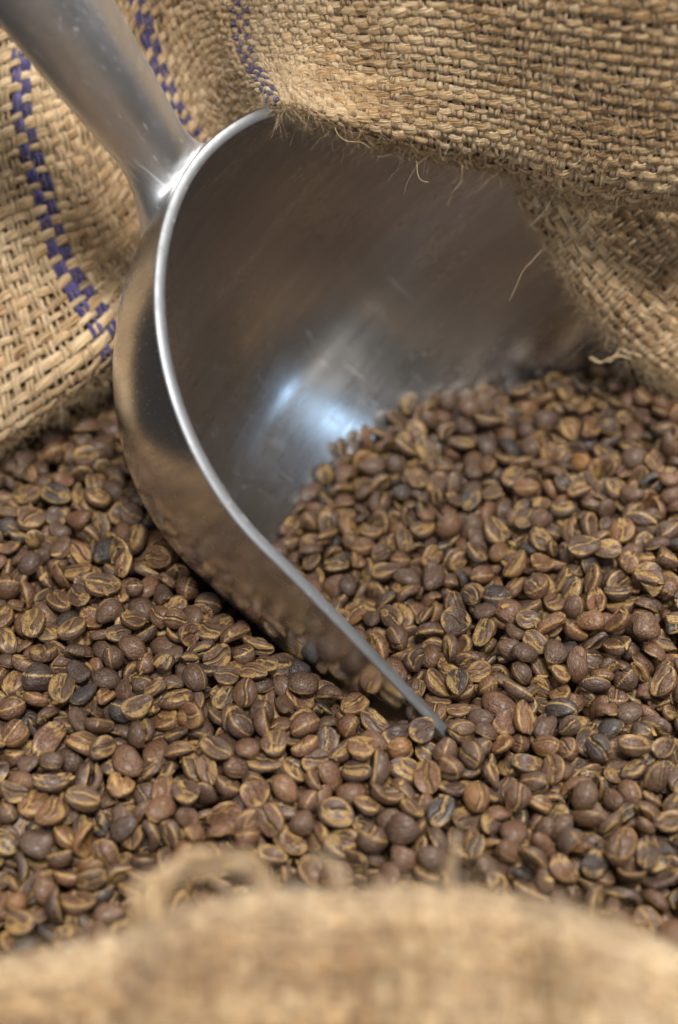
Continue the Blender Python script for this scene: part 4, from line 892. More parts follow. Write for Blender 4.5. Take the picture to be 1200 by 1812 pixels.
 -37,-1262,97,36,83,12,-40,75,0, 877,28,92,26,89,-28,-23,74,0, 213,-945,83,82,-11,14,-55,84,1, -422,508,66,92,5,33,-20,79,1, -940,-474,35,14,71,-15,-68,62,0, -321,-65,-31,20,0,-92,35,78,1,
 -326,-1021,127,57,-51,63,9,72,0, 427,-873,130,-27,67,-67,18,75,0, -34,-716,115,-52,33,46,64,78,0, 628,-65,105,87,-39,31,6,60,0, -74,-1322,98,14,60,76,21,84,0, 40,-1093,75,51,30,-71,39,78,0,
 186,-194,59,41,-22,-64,-61,75,0, -930,-158,56,83,-42,-8,37,77,0, -48,-416,22,91,-40,0,10,81,0, 134,-8,-11,66,-53,-32,-43,76,0, -461,-68,115,10,83,-38,40,79,0, 345,-743,116,-5,44,-89,-10,71,0,
 -825,-1033,101,62,12,11,77,71,0, -199,-935,95,8,-37,-25,89,73,1, -208,400,88,-9,95,30,7,79,0, -98,-450,39,85,-33,42,2,79,0, -470,435,11,97,-7,-5,22,78,0, -826,136,8,17,-3,-1,99,78,0,
 138,-864,118,-17,19,97,4,91,0, 295,552,96,82,15,10,-55,83,0, -483,247,91,25,95,-7,-20,76,0, 592,-145,77,1,-9,-94,-33,74,1, 208,-644,67,14,9,-97,18,73,0, -538,204,55,11,97,18,9,69,0,
 54,-32,0,38,-43,25,78,59,0, -14,-380,-6,29,92,-17,-20,77,0, -369,-817,115,72,-5,-7,-69,80,0, 493,57,107,93,-32,-8,-16,68,0, 753,-1162,107,49,-87,8,4,78,0, -752,30,103,18,52,82,18,71,0,
 397,-337,98,13,-44,83,-32,82,0, 420,516,96,42,-56,71,9,80,1, 480,-1122,105,26,90,-30,-19,75,0, 370,-776,90,53,35,70,33,65,1, 861,-373,90,99,13,-3,-10,97,0, 273,-428,90,17,-7,40,90,62,0,
 288,-779,84,21,35,40,82,76,1, 434,-156,76,9,13,99,5,80,0, -496,108,75,49,85,18,9,70,0, 701,-1110,60,55,-9,-8,82,77,0, -266,-1179,71,3,99,10,8,77,0, -339,36,44,58,-16,61,-52,72,0,
 150,-345,37,38,-82,-38,19,72,1, -698,-1115,47,-17,80,56,-10,73,0, -339,524,30,2,78,-60,-17,79,0, -638,370,24,5,-99,-15,5,75,0, -272,112,11,-57,68,45,12,69,0, 137,-44,1,50,-58,47,43,82,0,
 269,252,-2,47,56,-19,-65,75,1, 475,-109,127,10,81,58,0,74,0, -585,-36,134,-16,59,79,3,74,0, 177,-1068,115,93,32,19,-5,77,1, -236,-665,111,14,-99,5,-2,92,0, 163,-768,93,75,50,26,-36,71,0,
 511,-858,100,22,5,-93,-30,73,0, 434,-678,90,1,-97,0,23,72,0, -820,-678,102,2,100,-9,-2,74,0, -87,-944,88,6,77,63,9,81,0, 236,-787,86,94,11,31,-10,63,0, -582,-1122,89,-42,77,47,11,71,0,
 -462,204,80,4,4,-92,39,81,0, -742,-641,75,25,-85,-37,-28,62,0, 160,-289,71,97,-10,5,-23,81,0, 25,-509,69,50,35,66,44,83,1, -430,162,65,50,84,9,-17,84,1, 499,-884,71,-1,8,-99,-7,70,0,
 23,-559,50,1,-94,32,9,78,0, -834,-1233,59,-8,52,85,4,81,0, -532,-1181,42,97,-14,-7,-18,71,0, -59,483,35,5,93,-16,33,71,0, -63,-275,10,72,24,8,-64,77,0, 31,-237,12,50,44,73,15,67,0,
 -10,-263,6,88,32,-33,11,81,0, -233,498,5,98,-5,-6,16,81,0, 266,-847,146,39,-73,45,-35,79,1, -405,-11,130,95,-11,26,-15,83,0, -534,-751,129,48,19,16,84,74,0, 669,-1009,117,38,-15,91,-11,84,0,
 530,-994,113,2,-37,60,71,73,0, 25,-1231,108,0,89,-24,38,63,0, -563,196,117,-36,86,-26,-25,87,0, -229,-1014,79,1,-32,-95,2,84,1, 459,-1163,76,47,56,-33,-60,81,1, 378,-746,74,7,33,71,62,81,0,
 488,-430,86,2,9,99,-8,83,0, 437,-1235,71,3,-51,-86,8,80,0, 633,-1018,70,38,-2,-25,89,86,1, 396,-956,69,21,33,-65,-65,69,0, -269,-1278,65,8,-93,37,-2,84,0, 324,242,64,85,14,-10,-50,78,1,
 56,386,54,44,-40,-72,-37,86,0, -919,-901,52,0,-30,-89,-35,70,0, -715,53,45,28,-89,37,6,74,0, -877,-608,42,52,-58,-63,-6,81,0, -511,-1069,53,-2,86,-50,-1,86,0, -44,-330,30,-67,39,44,45,82,0,
 267,-84,7,19,-15,94,-24,58,0, 807,-349,115,-2,29,47,83,75,0, 706,-24,99,13,68,-36,62,67,1, 586,109,99,-67,58,-45,-13,74,0, -810,-879,97,32,-71,-29,55,59,0, 497,573,93,10,-73,-41,-54,75,0,
 -687,-172,89,81,-32,19,-46,85,1, 549,66,87,73,-44,-10,-51,65,0, -766,-1323,87,94,-32,2,-10,72,0, 755,-660,87,8,97,-23,-1,84,0, 543,-189,86,49,-22,79,30,72,0, 424,146,81,58,7,35,73,84,0,
 336,521,81,22,60,-74,20,75,0, 681,-1284,91,-8,98,17,-10,66,0, -582,-662,79,0,-49,85,20,84,0, 23,-998,79,11,-74,66,3,72,0, 401,-1269,73,58,-78,19,-18,68,0, -126,-1105,63,8,78,62,-10,82,0,
 449,-719,67,5,97,-21,-9,81,0, 70,-1278,51,96,13,8,25,67,0, -652,428,33,5,-59,-76,25,82,0, 53,-454,3,71,4,-10,-69,85,1, 628,-892,134,22,-58,61,50,81,1, 672,-81,100,8,-76,-58,27,68,0,
 -708,-1009,94,35,-10,37,86,86,0, -824,-510,100,-5,93,36,-7,81,0, 987,-928,86,33,50,-80,6,69,0, -431,-87,96,-5,15,-99,-6,75,0, -558,352,92,-7,9,95,29,73,0, -459,-904,81,67,2,-33,-67,66,0,
 -615,-530,81,7,98,8,20,77,0, -406,-1199,78,2,-82,-56,15,71,0, 738,-1227,72,23,42,-88,0,80,1, 282,28,71,9,-67,42,60,75,1, -648,-921,67,46,14,-87,9,83,0, 317,-611,71,1,96,27,-11,81,0,
 534,151,52,61,-62,-37,31,83,0, 498,372,49,6,-10,-98,-15,82,0, 454,233,42,25,-31,-28,-87,62,0, -883,-1011,40,83,-5,10,54,62,0, -78,275,-25,2,-24,-53,81,86,0, -11,-1251,121,15,92,-36,-9,80,0,
 -762,-487,129,-34,85,-41,-5,71,0, 746,-800,100,18,0,34,-92,79,0, 237,-1051,107,41,41,-80,12,84,0, 540,-71,97,83,-27,8,49,84,0, -529,-1005,96,17,-43,-84,28,74,0, 821,-426,94,4,-32,91,27,75,0,
 -605,-480,92,20,4,98,1,79,0, -891,-160,98,-9,10,84,53,78,0, 857,-607,89,38,-65,-56,-34,57,0, -847,-296,77,95,-26,-13,-11,85,0, 605,-441,77,12,-98,14,-1,79,0, 309,569,76,5,-95,-22,-23,85,0,
 -735,-1190,91,17,78,-60,2,91,0, -927,-547,76,43,-87,-21,13,83,0, -556,-903,68,12,-99,1,8,72,0, -811,-410,75,-42,90,0,10,66,0, 560,-1125,65,0,-38,92,14,78,0, 111,195,34,-47,41,-28,-73,80,0,
 335,31,43,11,61,78,8,63,0, 125,-531,31,1,89,37,-28,87,0, -935,44,29,23,39,-87,-18,66,0, 33,210,19,-66,30,-68,11,74,0, -727,312,17,5,-52,-85,10,67,0, -121,-87,-23,38,86,34,4,71,1,
 -284,-226,-33,87,-37,28,16,82,0, -280,-625,144,9,34,90,-27,74,0, 423,-1103,128,9,59,80,-10,81,0, 884,-688,118,5,-1,-94,33,59,0, -5,-1109,117,90,-42,3,12,96,1, 647,-756,113,46,-5,64,62,88,0,
 985,-1029,110,34,-10,32,88,87,0, -463,164,107,71,19,2,68,88,0, 762,165,106,69,-3,31,66,63,0, 876,-1129,100,40,-79,46,12,73,0, 866,-712,100,70,69,-11,-17,87,0, 947,-435,98,22,-58,76,17,81,0,
 702,-1202,95,75,20,-8,63,70,0, 760,-760,92,14,98,-8,-13,74,0, -710,-929,91,49,81,9,32,81,1, -855,-1302,86,65,-4,-56,51,73,1, 589,-1059,78,33,12,94,6,81,1, -598,-1378,77,1,-4,-15,-99,65,0,
 370,-8,73,19,3,98,8,68,0, 279,-1115,70,16,27,94,9,70,1, 926,-1293,69,91,-12,-1,-39,81,0, -711,-1370,65,56,-31,-45,63,70,0, -662,-1281,61,1,-83,-54,11,79,0, 367,31,56,-60,57,5,56,84,0,
 -832,348,57,84,-23,-33,36,98,1, 249,360,50,50,-41,-71,-28,64,0, -2,480,47,13,-81,48,-31,75,0, 267,-147,10,10,-32,90,-26,65,0, -151,-610,143,15,22,96,4,71,0, -224,-1021,128,38,-17,-48,-77,78,0,
 931,-569,117,72,22,-32,-58,78,0, -382,-964,117,76,-44,-35,31,77,0, 670,-468,115,17,32,65,67,85,0, -505,-651,123,6,53,78,32,81,0, -600,-942,117,2,56,-82,0,79,0, 301,-841,97,34,-48,68,-44,71,0,
 -609,-1232,88,52,30,-80,0,74,0, -644,57,80,6,5,36,93,73,1, 29,-755,90,16,97,-16,9,65,0, -559,-120,87,-6,4,93,36,70,0, 377,-134,70,77,-4,-16,62,81,0, 215,-229,81,7,41,-85,-32,88,0,
 -440,-1007,66,1,12,66,74,80,0, -646,348,52,29,18,-91,-22,67,0, 181,-573,43,28,-37,27,84,93,1, 298,-169,42,50,15,12,84,78,0, 150,309,41,32,2,-95,-6,81,0, -725,-1172,39,30,1,-2,95,67,0,
 392,22,35,5,68,-67,29,59,0, -245,374,29,-6,54,-84,8,88,0, -174,92,-30,27,85,-46,-4,84,0, -34,281,-40,-21,68,70,-3,81,0, 54,-956,132,18,97,-9,-14,74,0, 649,-485,120,79,41,-40,-21,94,0,
 752,-755,126,18,13,-96,19,66,0, -412,156,113,9,-73,-67,4,75,0, -589,112,105,75,64,6,-15,85,0, 390,-600,103,84,-21,35,-36,72,1, 468,-1381,103,32,19,73,57,79,0, -382,-914,100,32,-81,48,-3,78,1,
 -714,-7,100,28,-46,-15,83,79,1, -620,247,97,28,-93,22,1,79,0, -305,-1021,97,16,0,96,22,67,0, 964,-556,95,33,32,-79,40,77,1, 579,526,94,15,20,96,15,70,0, -644,-1005,91,4,-25,-96,-8,77,1,
 -301,-934,85,50,16,-85,-7,60,1, 319,-1306,81,37,-91,14,14,83,0, 263,-512,88,-33,87,-16,33,81,0, 474,-833,74,29,-24,93,4,86,0, 197,-1057,71,77,14,-10,-61,76,0, 458,-1290,75,-3,46,-89,2,76,0,
 -469,-1088,61,79,-6,-3,-61,72,0, -847,-626,52,9,21,-41,-88,71,0, -911,-1240,41,48,5,-22,-85,64,0, 201,273,27,72,43,18,51,79,0, -848,440,11,96,12,10,22,73,0, -23,-179,-19,63,50,-59,-8,75,1,
 -593,-586,112,43,-83,-23,28,75,1, 455,-1272,104,7,81,57,8,76,1, 237,-528,103,18,65,48,56,77,0, 251,-856,116,9,98,-16,4,82,0, 294,-722,101,98,10,-12,-8,67,0, 386,-485,101,23,10,12,96,69,0,
 -772,-1221,105,23,30,86,35,73,0, -310,-891,96,21,44,-87,-4,78,0, -114,-1366,105,14,56,82,0,78,0, -450,-1046,91,28,-51,-70,-41,90,1, -147,-1286,90,93,-24,-8,-26,70,1, -720,170,89,18,33,-33,87,83,0,
 611,-1273,90,-23,2,-79,-57,78,0, -859,-102,85,30,-42,-84,-19,72,0, -745,203,88,-25,16,91,-30,87,0, 739,-1026,77,16,-23,89,-35,74,0, -364,126,75,8,-19,-56,-80,55,0, 68,-1071,70,2,19,89,-42,72,0,
 -320,-1234,68,59,-73,0,-34,75,1, -14,-1270,63,1,-26,96,2,67,0, 481,-197,62,24,3,96,10,76,0, 351,-525,70,13,98,-9,8,65,0, -630,-1239,45,2,60,80,-4,71,1, -386,265,16,28,-3,-10,-95,80,0,
 257,192,-13,16,13,97,13,74,0, -314,-494,160,81,25,-23,-47,81,0, -127,-1066,128,16,-7,-96,21,76,0, -613,66,124,7,2,-85,-53,92,0, -489,-884,112,42,-47,70,-34,81,0, 549,480,105,68,-40,40,46,81,0,
 -603,-1154,97,34,-33,-17,-86,65,1, 562,399,90,44,-81,12,37,83,0, -230,465,75,30,14,-92,20,69,0, -114,-1274,81,-50,13,-84,19,80,0, 468,54,75,29,-34,59,67,60,1, 268,510,75,8,-48,-66,58,74,0,
 792,-591,71,73,0,-14,-67,68,0, -639,-1149,71,60,-6,-5,80,76,0, 531,-596,66,7,-89,38,22,61,0, 253,-719,78,18,98,-11,-6,85,0, -610,287,64,25,66,-67,-21,84,0, 228,312,62,72,-37,-57,-15,72,0,
 -636,240,55,92,-18,8,-33,72,0, -885,-1306,53,88,24,-10,-40,68,1, -495,-1123,51,7,-33,-94,-10,72,1, -322,434,21,10,52,-81,23,77,0, 194,-86,7,20,65,73,-9,88,0, 319,290,5,75,24,-9,61,74,0,
 -152,-464,-26,-80,46,-38,2,63,0, 783,-248,130,42,-12,-48,-77,83,0, -515,-148,135,-23,73,-64,-10,70,0, 993,-49,121,89,9,-45,3,82,1, -585,-93,118,10,38,-88,-27,78,0, 816,-583,104,28,92,-21,-19,70,0,
 784,325,96,93,-8,-9,35,81,0, 708,-158,84,16,73,-66,-4,78,0, 913,-482,92,-10,9,96,23,77,0, -598,143,79,15,92,36,8,70,0, 971,-1176,78,33,74,58,-8,75,0, 426,-110,77,46,-26,-81,-28,81,0,
 6,-1370,73,47,29,13,-82,77,0, 924,-1148,73,21,-48,-85,-7,79,0, -564,215,66,-49,16,-60,-61,59,0, -767,490,58,-88,41,24,0,73,0, 412,-539,62,97,15,15,-13,76,0, -712,308,50,42,-38,-82,7,77,0,
 -445,-1337,59,9,10,98,-14,73,0, 83,203,-11,65,-76,-9,-1,77,0, -45,-423,-15,4,-96,-13,-25,78,0, 793,-547,130,-62,32,-71,-7,75,0, 728,154,124,67,11,-23,-70,85,0, 976,-153,121,-35,81,-47,3,73,0,
 103,-978,105,7,15,-34,93,82,1, 731,359,102,15,9,99,1,75,1, -784,-956,95,21,27,-10,93,72,0, 546,-335,95,23,4,95,-19,83,0, 35,-890,100,9,99,-8,-10,75,0, 749,-1276,86,93,-7,3,37,76,1,
 633,-522,85,79,-28,53,16,73,1, 932,-841,85,9,-12,98,13,83,0, 675,-669,83,12,-97,17,13,64,0, 472,214,81,29,-22,-13,92,72,1, 892,-547,80,94,2,19,-27,79,0, 905,-1194,81,27,85,-35,-29,68,0,
 531,-140,69,0,23,-94,27,84,0, 167,512,65,30,-23,-19,-91,83,1, -358,437,47,64,-2,42,65,77,1, 14,37,-3,73,-35,14,57,84,0, -23,2,-3,-64,26,67,28,69,0, 205,149,-18,15,7,99,2,69,0,
 -295,-20,-38,28,-1,10,95,86,0, -49,215,-42,-11,79,-56,23,91,0, 674,-441,140,89,-40,20,-5,70,0, 692,-406,113,86,-39,17,-28,75,0, 680,-1318,107,39,-49,-73,27,69,0, 584,-672,103,25,82,49,-15,74,1,
 -802,-273,98,6,87,-47,-16,69,0, -385,-1293,88,11,48,24,84,67,0, 381,534,87,49,22,-41,74,55,0, 225,-1005,83,26,55,-73,-31,67,1, 544,-551,81,13,5,-99,9,86,1, 617,-1228,72,42,37,81,-17,77,1,
 736,-942,80,2,33,-94,-12,68,0, 513,61,65,12,-91,40,3,83,0, 288,-430,51,60,-8,-12,79,83,0, -799,-1075,62,-7,99,9,-6,76,0, -454,464,58,-23,83,-50,4,82,0, 304,-336,50,-30,17,-82,-47,72,0,
 -769,570,44,92,-31,-2,-23,86,0, -880,-705,43,54,42,-14,72,76,1, -868,-20,36,70,1,3,71,80,0, -124,384,32,28,14,33,-89,83,0, -758,31,30,26,-6,-20,-94,68,0, -918,508,33,7,34,91,-24,75,0,
 1,-304,11,34,2,91,-23,70,0, -250,-259,-61,21,-28,-93,-12,71,0, -301,-760,161,37,-86,9,-36,87,0, 832,-314,139,5,42,-10,90,89,0, 689,-942,132,49,35,42,69,67,0, 885,437,143,6,40,-91,6,82,0,
 622,-933,111,44,2,-87,23,73,0, 852,433,104,16,-5,96,-23,68,0, 532,538,104,0,-60,43,68,84,1, 890,-1257,94,28,53,-80,-10,80,0, -928,-319,92,13,-45,-86,23,87,0, 169,-1315,86,10,-26,-96,8,73,0,
 857,-503,82,42,7,-25,-87,78,0, 677,-424,94,0,92,-36,16,88,0, -533,-661,87,31,77,55,-5,70,0, -479,-1204,89,-15,50,83,21,78,0, -573,313,72,49,-21,-26,-80,78,0, 433,-435,71,31,13,93,13,65,0,
 -77,-1130,80,39,55,-72,-16,84,0, -10,547,68,40,-83,30,25,63,0, 952,-1342,67,19,-23,-93,-21,61,0, -28,-1330,66,20,-51,84,3,87,0, 889,-1104,77,4,98,20,4,73,0, -425,-1168,65,9,71,-59,-39,77,0,
 -705,478,62,10,4,44,89,72,0, -749,-1215,61,16,98,4,-9,87,0, -766,90,58,6,31,93,16,79,0, 446,-771,56,0,12,-98,15,71,0, -798,426,33,2,-28,-65,-71,87,0, -795,248,26,90,-33,19,-22,78,0,
 73,-540,23,98,-9,-7,15,67,1, -721,572,29,-44,86,23,12,68,0, -696,260,23,-17,97,15,-4,75,0, 20,-342,2,-4,33,-94,1,75,0, -171,213,-15,27,21,-90,-28,74,1, 92,-59,-27,45,-22,1,86,80,0,
 545,-456,98,9,-21,-88,-42,64,1, -5,-833,92,3,86,50,10,76,0, 947,-1087,85,2,74,-44,-51,71,0, 736,-437,84,90,-18,30,-26,79,0, 720,82,83,83,18,6,52,82,0, 892,-1027,82,58,12,28,-75,68,1,
 -464,-1354,91,-33,94,-1,6,82,0, 386,-1104,80,27,31,41,-81,74,0, 75,-835,90,-8,81,57,-6,78,0, 507,-376,76,18,-97,0,-16,84,0, 261,-636,86,31,21,92,-13,83,0, -259,-1387,74,72,-66,16,16,91,0,
 628,-654,86,-13,33,93,-7,78,0, -173,-1362,65,3,-44,-89,-15,87,0, -120,-1168,64,5,43,82,37,86,0, 180,335,70,-29,59,-75,9,82,0, 495,-786,58,65,1,2,-76,72,1, -600,197,50,20,75,63,1,98,0,
 -228,-394,8,88,15,-20,-40,71,0, 220,-138,7,50,-18,33,-78,83,0, -68,-146,-15,94,-33,6,-13,64,0, -257,-121,-31,-10,76,61,-21,71,0, -186,-351,-43,8,-22,-97,-7,79,0, 806,-1007,129,97,9,-14,20,87,1,
 762,-835,141,12,99,-4,11,84,0, -934,-263,92,41,-35,0,84,74,0, 452,77,91,70,-69,-6,18,84,0, 732,-709,90,22,18,93,25,82,0, 709,-564,90,20,12,95,23,87,0, 827,-550,89,17,-72,-64,-21,70,0,
 665,-266,87,25,48,-76,-36,75,1, -437,30,86,49,-14,5,-86,69,1, 929,-709,84,8,99,-10,2,75,1, -460,-1255,84,11,77,61,15,81,0, -365,-891,83,40,-87,28,-10,72,0, 322,-1205,82,27,15,44,85,79,0,
 180,-978,81,3,32,32,89,63,0, -569,384,75,25,-70,66,12,74,0, 384,193,71,55,59,-58,-12,71,0, -322,256,63,97,-16,-12,16,74,0, -930,-207,61,29,-29,63,66,83,1, 125,-1180,61,21,-85,43,-21,77,0,
 494,-1223,74,12,80,-59,3,84,0, 334,367,60,66,-18,-25,-69,87,0, 344,-254,70,24,96,-9,10,77,0, -840,-819,52,4,43,-90,8,74,0, -789,142,48,12,68,61,-39,72,0, 561,41,45,4,61,-79,-4,76,0,
 249,-254,50,41,58,-68,-16,66,0, -924,-724,40,50,34,80,-2,78,0, 409,370,34,24,79,57,0,81,0, 141,140,30,83,40,-35,-19,88,1, -78,550,37,-11,84,-53,7,66,0, -540,547,36,2,68,68,-28,78,0,
 152,275,24,61,79,-1,-10,78,0, 22,-541,11,15,-1,-3,99,69,0, 154,234,7,8,99,-11,-8,69,1, -27,-461,-11,35,-35,69,-53,70,0, 60,-383,-14,20,38,37,83,86,1, 216,264,-17,62,9,10,-77,72,0,
 -62,-79,-27,12,4,-22,97,85,0, 31,23,-38,20,-54,-80,18,78,1, -219,105,-59,83,28,-45,-19,71,1, 764,-579,116,25,72,-63,13,77,0, -455,-845,101,20,-96,-17,10,64,0, 666,570,100,19,-95,22,-13,85,0,
 -633,-618,105,-12,27,-95,5,63,0, 278,-557,87,41,-8,76,50,74,0, -803,439,86,20,-10,-87,44,78,0, 235,-589,89,27,29,86,32,74,0, 686,2,80,7,-95,14,28,75,0, 416,-1037,78,64,-77,-4,-7,75,0,
 -557,-1264,89,-9,37,-92,8,68,0, -723,67,76,44,-14,-15,-88,74,0, -742,-871,80,5,87,0,-49,78,0, 531,-939,81,-13,88,32,32,72,0, -865,-1388,71,13,-11,67,72,85,0, 561,-896,67,61,5,7,-79,74,0,
 -274,-1054,66,88,33,1,33,69,0, -884,319,64,52,-31,77,-22,84,0, 118,-1055,76,-6,68,-72,-10,77,0, 44,-470,61,71,-14,53,45,83,0, 617,378,60,38,8,-6,-92,74,0, -479,296,59,51,53,-50,-45,88,0,
 -603,-1069,46,40,-83,22,-31,69,1, -211,404,41,28,27,-86,33,63,0, -746,339,45,21,85,-47,-8,65,0, 57,43,25,42,-44,-8,79,73,0, -13,-350,23,35,-41,81,-21,79,1, 285,-203,18,25,-79,-56,3,85,0,
 92,-415,13,24,23,-75,57,87,0, -45,300,-18,16,-29,7,94,72,0, -181,43,-48,5,-28,-27,-92,79,0, -453,-310,117,75,-18,5,63,79,0, 563,-1268,106,17,-9,97,-12,85,0, 17,-721,101,27,-13,-93,23,64,0,
 776,-1329,91,0,-4,60,80,60,0, -2,-956,90,50,-30,-26,-77,76,1, 301,-348,90,12,23,96,6,81,0, 663,264,89,14,52,-84,5,66,0, -583,-995,89,45,-88,2,12,84,0, -763,-22,88,5,-64,77,-6,78,0,
 615,-188,85,21,15,92,-30,86,0, 760,-72,84,28,-95,5,-16,76,0, 422,26,96,-2,47,-88,-3,81,0, 432,306,80,88,-21,12,41,68,0, 90,-774,90,10,13,-98,-13,67,0, 604,-710,92,3,86,50,3,79,0,
 -734,-715,76,10,76,63,10,77,1, 395,-693,73,17,65,-73,11,83,0, -862,-1139,71,23,85,-48,-3,90,0, 232,-1271,76,32,33,-88,-8,71,0, -715,-94,67,1,97,21,10,70,0, -100,373,80,-19,81,54,-10,92,0,
 -748,417,65,21,28,-93,16,75,0, -633,468,60,-8,80,59,9,82,0, -878,-1187,43,91,2,2,40,79,0, -820,401,28,81,-47,-11,-34,68,0, 98,-32,5,-60,51,51,34,65,0, -4,101,-24,58,-79,-15,-16,60,0,
 -88,-158,-58,12,-95,24,18,74,0, 930,-504,135,62,-75,-23,1,74,1, 42,-846,114,1,-92,-36,-17,82,0, 294,-387,114,35,40,75,40,71,0, 494,-270,99,35,91,-22,-5,74,0, -764,-229,109,-8,6,-99,8,72,0,
 -316,367,94,12,7,11,-98,91,0, 749,-3,88,38,51,70,-33,68,0, 667,-1337,77,8,73,-67,0,85,0, 41,-1144,82,-55,77,33,-1,72,0, 815,-664,75,40,-5,7,91,73,0, 983,-982,71,32,10,2,-94,91,0,
 -727,270,83,-3,3,98,17,85,0, -61,-1388,66,-31,18,66,66,84,0, 367,-206,64,59,37,12,-71,61,1, 775,-141,64,57,8,10,-81,78,0, -934,-49,64,64,27,-68,-24,83,0, -208,-1290,62,38,-90,21,-3,77,0,
 231,276,62,56,72,23,-35,69,1, 194,-1169,60,17,-15,1,97,85,0, -685,-145,60,17,-96,8,-20,74,0, 584,204,56,15,14,3,-98,79,0, 565,382,54,15,91,-36,-9,70,0, -342,229,47,34,93,-3,12,85,0,
 -93,490,47,-33,24,-70,-59,72,0, -885,-763,40,43,27,20,84,73,0, -762,382,33,18,-93,21,22,82,0, -710,385,32,15,-37,-50,-77,78,0, -213,548,31,7,-16,97,14,68,0, -919,462,28,88,46,-5,-7,80,0,
 91,18,22,62,-42,-29,60,82,0, -266,544,17,10,53,83,15,76,0, 157,-243,13,66,-61,42,-10,62,1, -138,-178,-9,9,-1,-47,-88,88,0, 78,356,-17,-7,8,61,78,64,0, 36,-31,-49,39,-19,2,90,78,0,
 392,-701,111,18,70,65,26,73,0, 857,-822,111,-19,91,-29,22,70,0, 350,552,105,14,54,-78,-27,68,0, -766,-510,94,60,47,-62,18,82,0, 550,-230,93,63,-23,66,33,71,0, -457,329,91,18,-36,-85,34,83,1,
 934,-1007,85,10,62,78,7,68,0, 485,-756,84,-64,70,-12,-29,85,0, 435,-273,95,1,91,-37,20,81,0, -768,-1132,81,44,1,-32,84,83,0, -400,329,80,33,58,-74,3,89,0, -314,220,78,91,18,16,-34,71,0,
 -552,-609,87,-10,98,-13,13,84,0, -203,-1194,81,-29,90,-31,8,70,0, 791,-821,81,-1,98,-17,6,72,0, 421,207,67,26,-46,-23,82,83,1, -471,-1390,66,64,-66,26,29,67,0, -776,-348,66,88,-34,-21,-27,76,0,
 454,-242,64,9,-85,45,-25,84,0, -503,459,59,3,-33,94,2,78,1, -805,-168,57,39,82,-5,42,71,1, -466,546,56,9,98,19,0,78,1, 29,-1241,58,-23,96,10,-15,68,0, 158,208,45,23,-90,-12,-36,82,0,
 -24,530,45,28,91,-32,-2,69,0, 111,-339,44,80,-42,-41,-12,75,0, 257,-467,51,31,84,-42,-15,78,0, -188,335,35,23,88,-42,-5,93,0, 32,-374,40,-25,27,-88,-29,76,0, 328,-144,24,3,-94,32,-13,73,0,
 -442,573,16,2,7,-24,97,90,0, 27,-118,11,52,-76,3,-40,76,1, 163,44,-6,28,-90,-26,19,81,0, -128,255,-10,5,58,-80,-15,80,1, 29,-305,-22,7,-43,89,13,73,0, 181,214,-16,-7,50,-86,8,75,0,
 -44,-9,-46,20,24,92,25,70,0, -10,23,-50,-45,86,9,-20,79,0, -162,185,-61,49,7,58,64,78,0, -485,-650,144,2,12,-3,99,76,0, 584,-169,122,30,50,-70,-41,89,0, 945,-678,121,85,3,1,-52,75,1,
 709,-1274,117,39,-24,67,-59,81,0, -621,23,107,48,-24,-59,-60,77,0, -373,-1117,107,-66,70,-21,18,81,0, -488,-615,103,27,-45,85,4,96,0, 823,-857,102,33,93,15,-7,95,0, 250,-699,100,4,1,99,-14,62,0,
 -29,-1313,107,19,19,92,27,71,0, -330,-770,94,3,-84,52,-15,64,0, 110,-1307,93,28,64,64,-33,84,0, 732,-889,88,16,38,-90,15,79,0, 370,151,85,82,21,18,-51,81,0, 558,-768,85,9,15,-98,1,76,0,
 651,-356,88,51,44,67,33,71,0, 486,-920,83,65,-69,-16,-27,79,0, 87,-1266,90,9,17,-93,33,67,0, -377,284,80,28,81,-50,15,57,0, -529,-17,76,27,-12,8,-95,74,0, -929,-1124,76,24,-4,-17,96,76,0,
 -186,348,73,23,84,-31,-39,82,0, -758,-750,73,58,-10,-46,66,62,0, 228,-875,73,48,-12,2,-87,78,0, 808,-978,72,23,-14,62,-74,59,0, 738,-44,71,3,25,-89,-38,72,0, -232,-1115,69,3,96,-25,8,75,0,
 -796,35,68,8,67,59,-45,89,0, 617,-1343,65,14,22,25,93,70,1, -176,-1119,64,12,-98,-14,-3,57,1, -628,-1033,64,27,51,-81,7,76,0, -352,-1304,64,7,-70,-65,-28,57,0, 624,-59,64,72,-46,4,-52,69,0,
 -849,-75,61,15,-90,34,22,77,0, 461,-1070,73,-8,91,-40,7,76,0, -314,560,60,17,-25,-74,-60,67,1, -505,355,58,20,97,13,-5,85,0, -100,429,64,15,3,-99,1,63,0, -540,-1292,53,0,-45,-80,-40,68,0,
 -905,-76,53,19,7,-4,-98,81,1, 91,523,53,59,-13,35,71,60,0, 435,-650,64,3,100,-5,-2,76,0, -867,-254,51,17,-8,98,-7,69,0, 421,52,50,80,58,-10,-12,77,0, -406,228,47,14,-6,-82,56,77,0,
 -851,-565,45,19,56,74,34,64,0, 546,-86,53,18,32,93,-6,71,0, -633,-1124,53,-8,97,-20,-13,72,0, 102,68,27,17,-42,52,72,88,0, 159,43,26,35,-13,-10,-92,75,0, -283,514,25,1,38,55,-74,79,0,
 212,-481,23,16,-3,28,95,86,0, -722,197,22,9,-92,36,9,90,0, -248,166,21,49,62,-10,61,73,0, 49,-285,19,48,-18,82,-27,76,0, -766,143,24,13,73,65,17,69,0, -55,-450,6,21,74,-52,-37,69,1,
 -71,-112,6,-34,94,3,0,73,0, -23,-50,5,-32,55,71,29,83,0, 287,143,-7,41,-21,18,87,81,0, 128,-155,-14,38,-17,17,89,68,0, 74,-307,-23,7,-88,-27,-38,63,1, 24,-264,-28,-16,66,-11,-73,69,0,
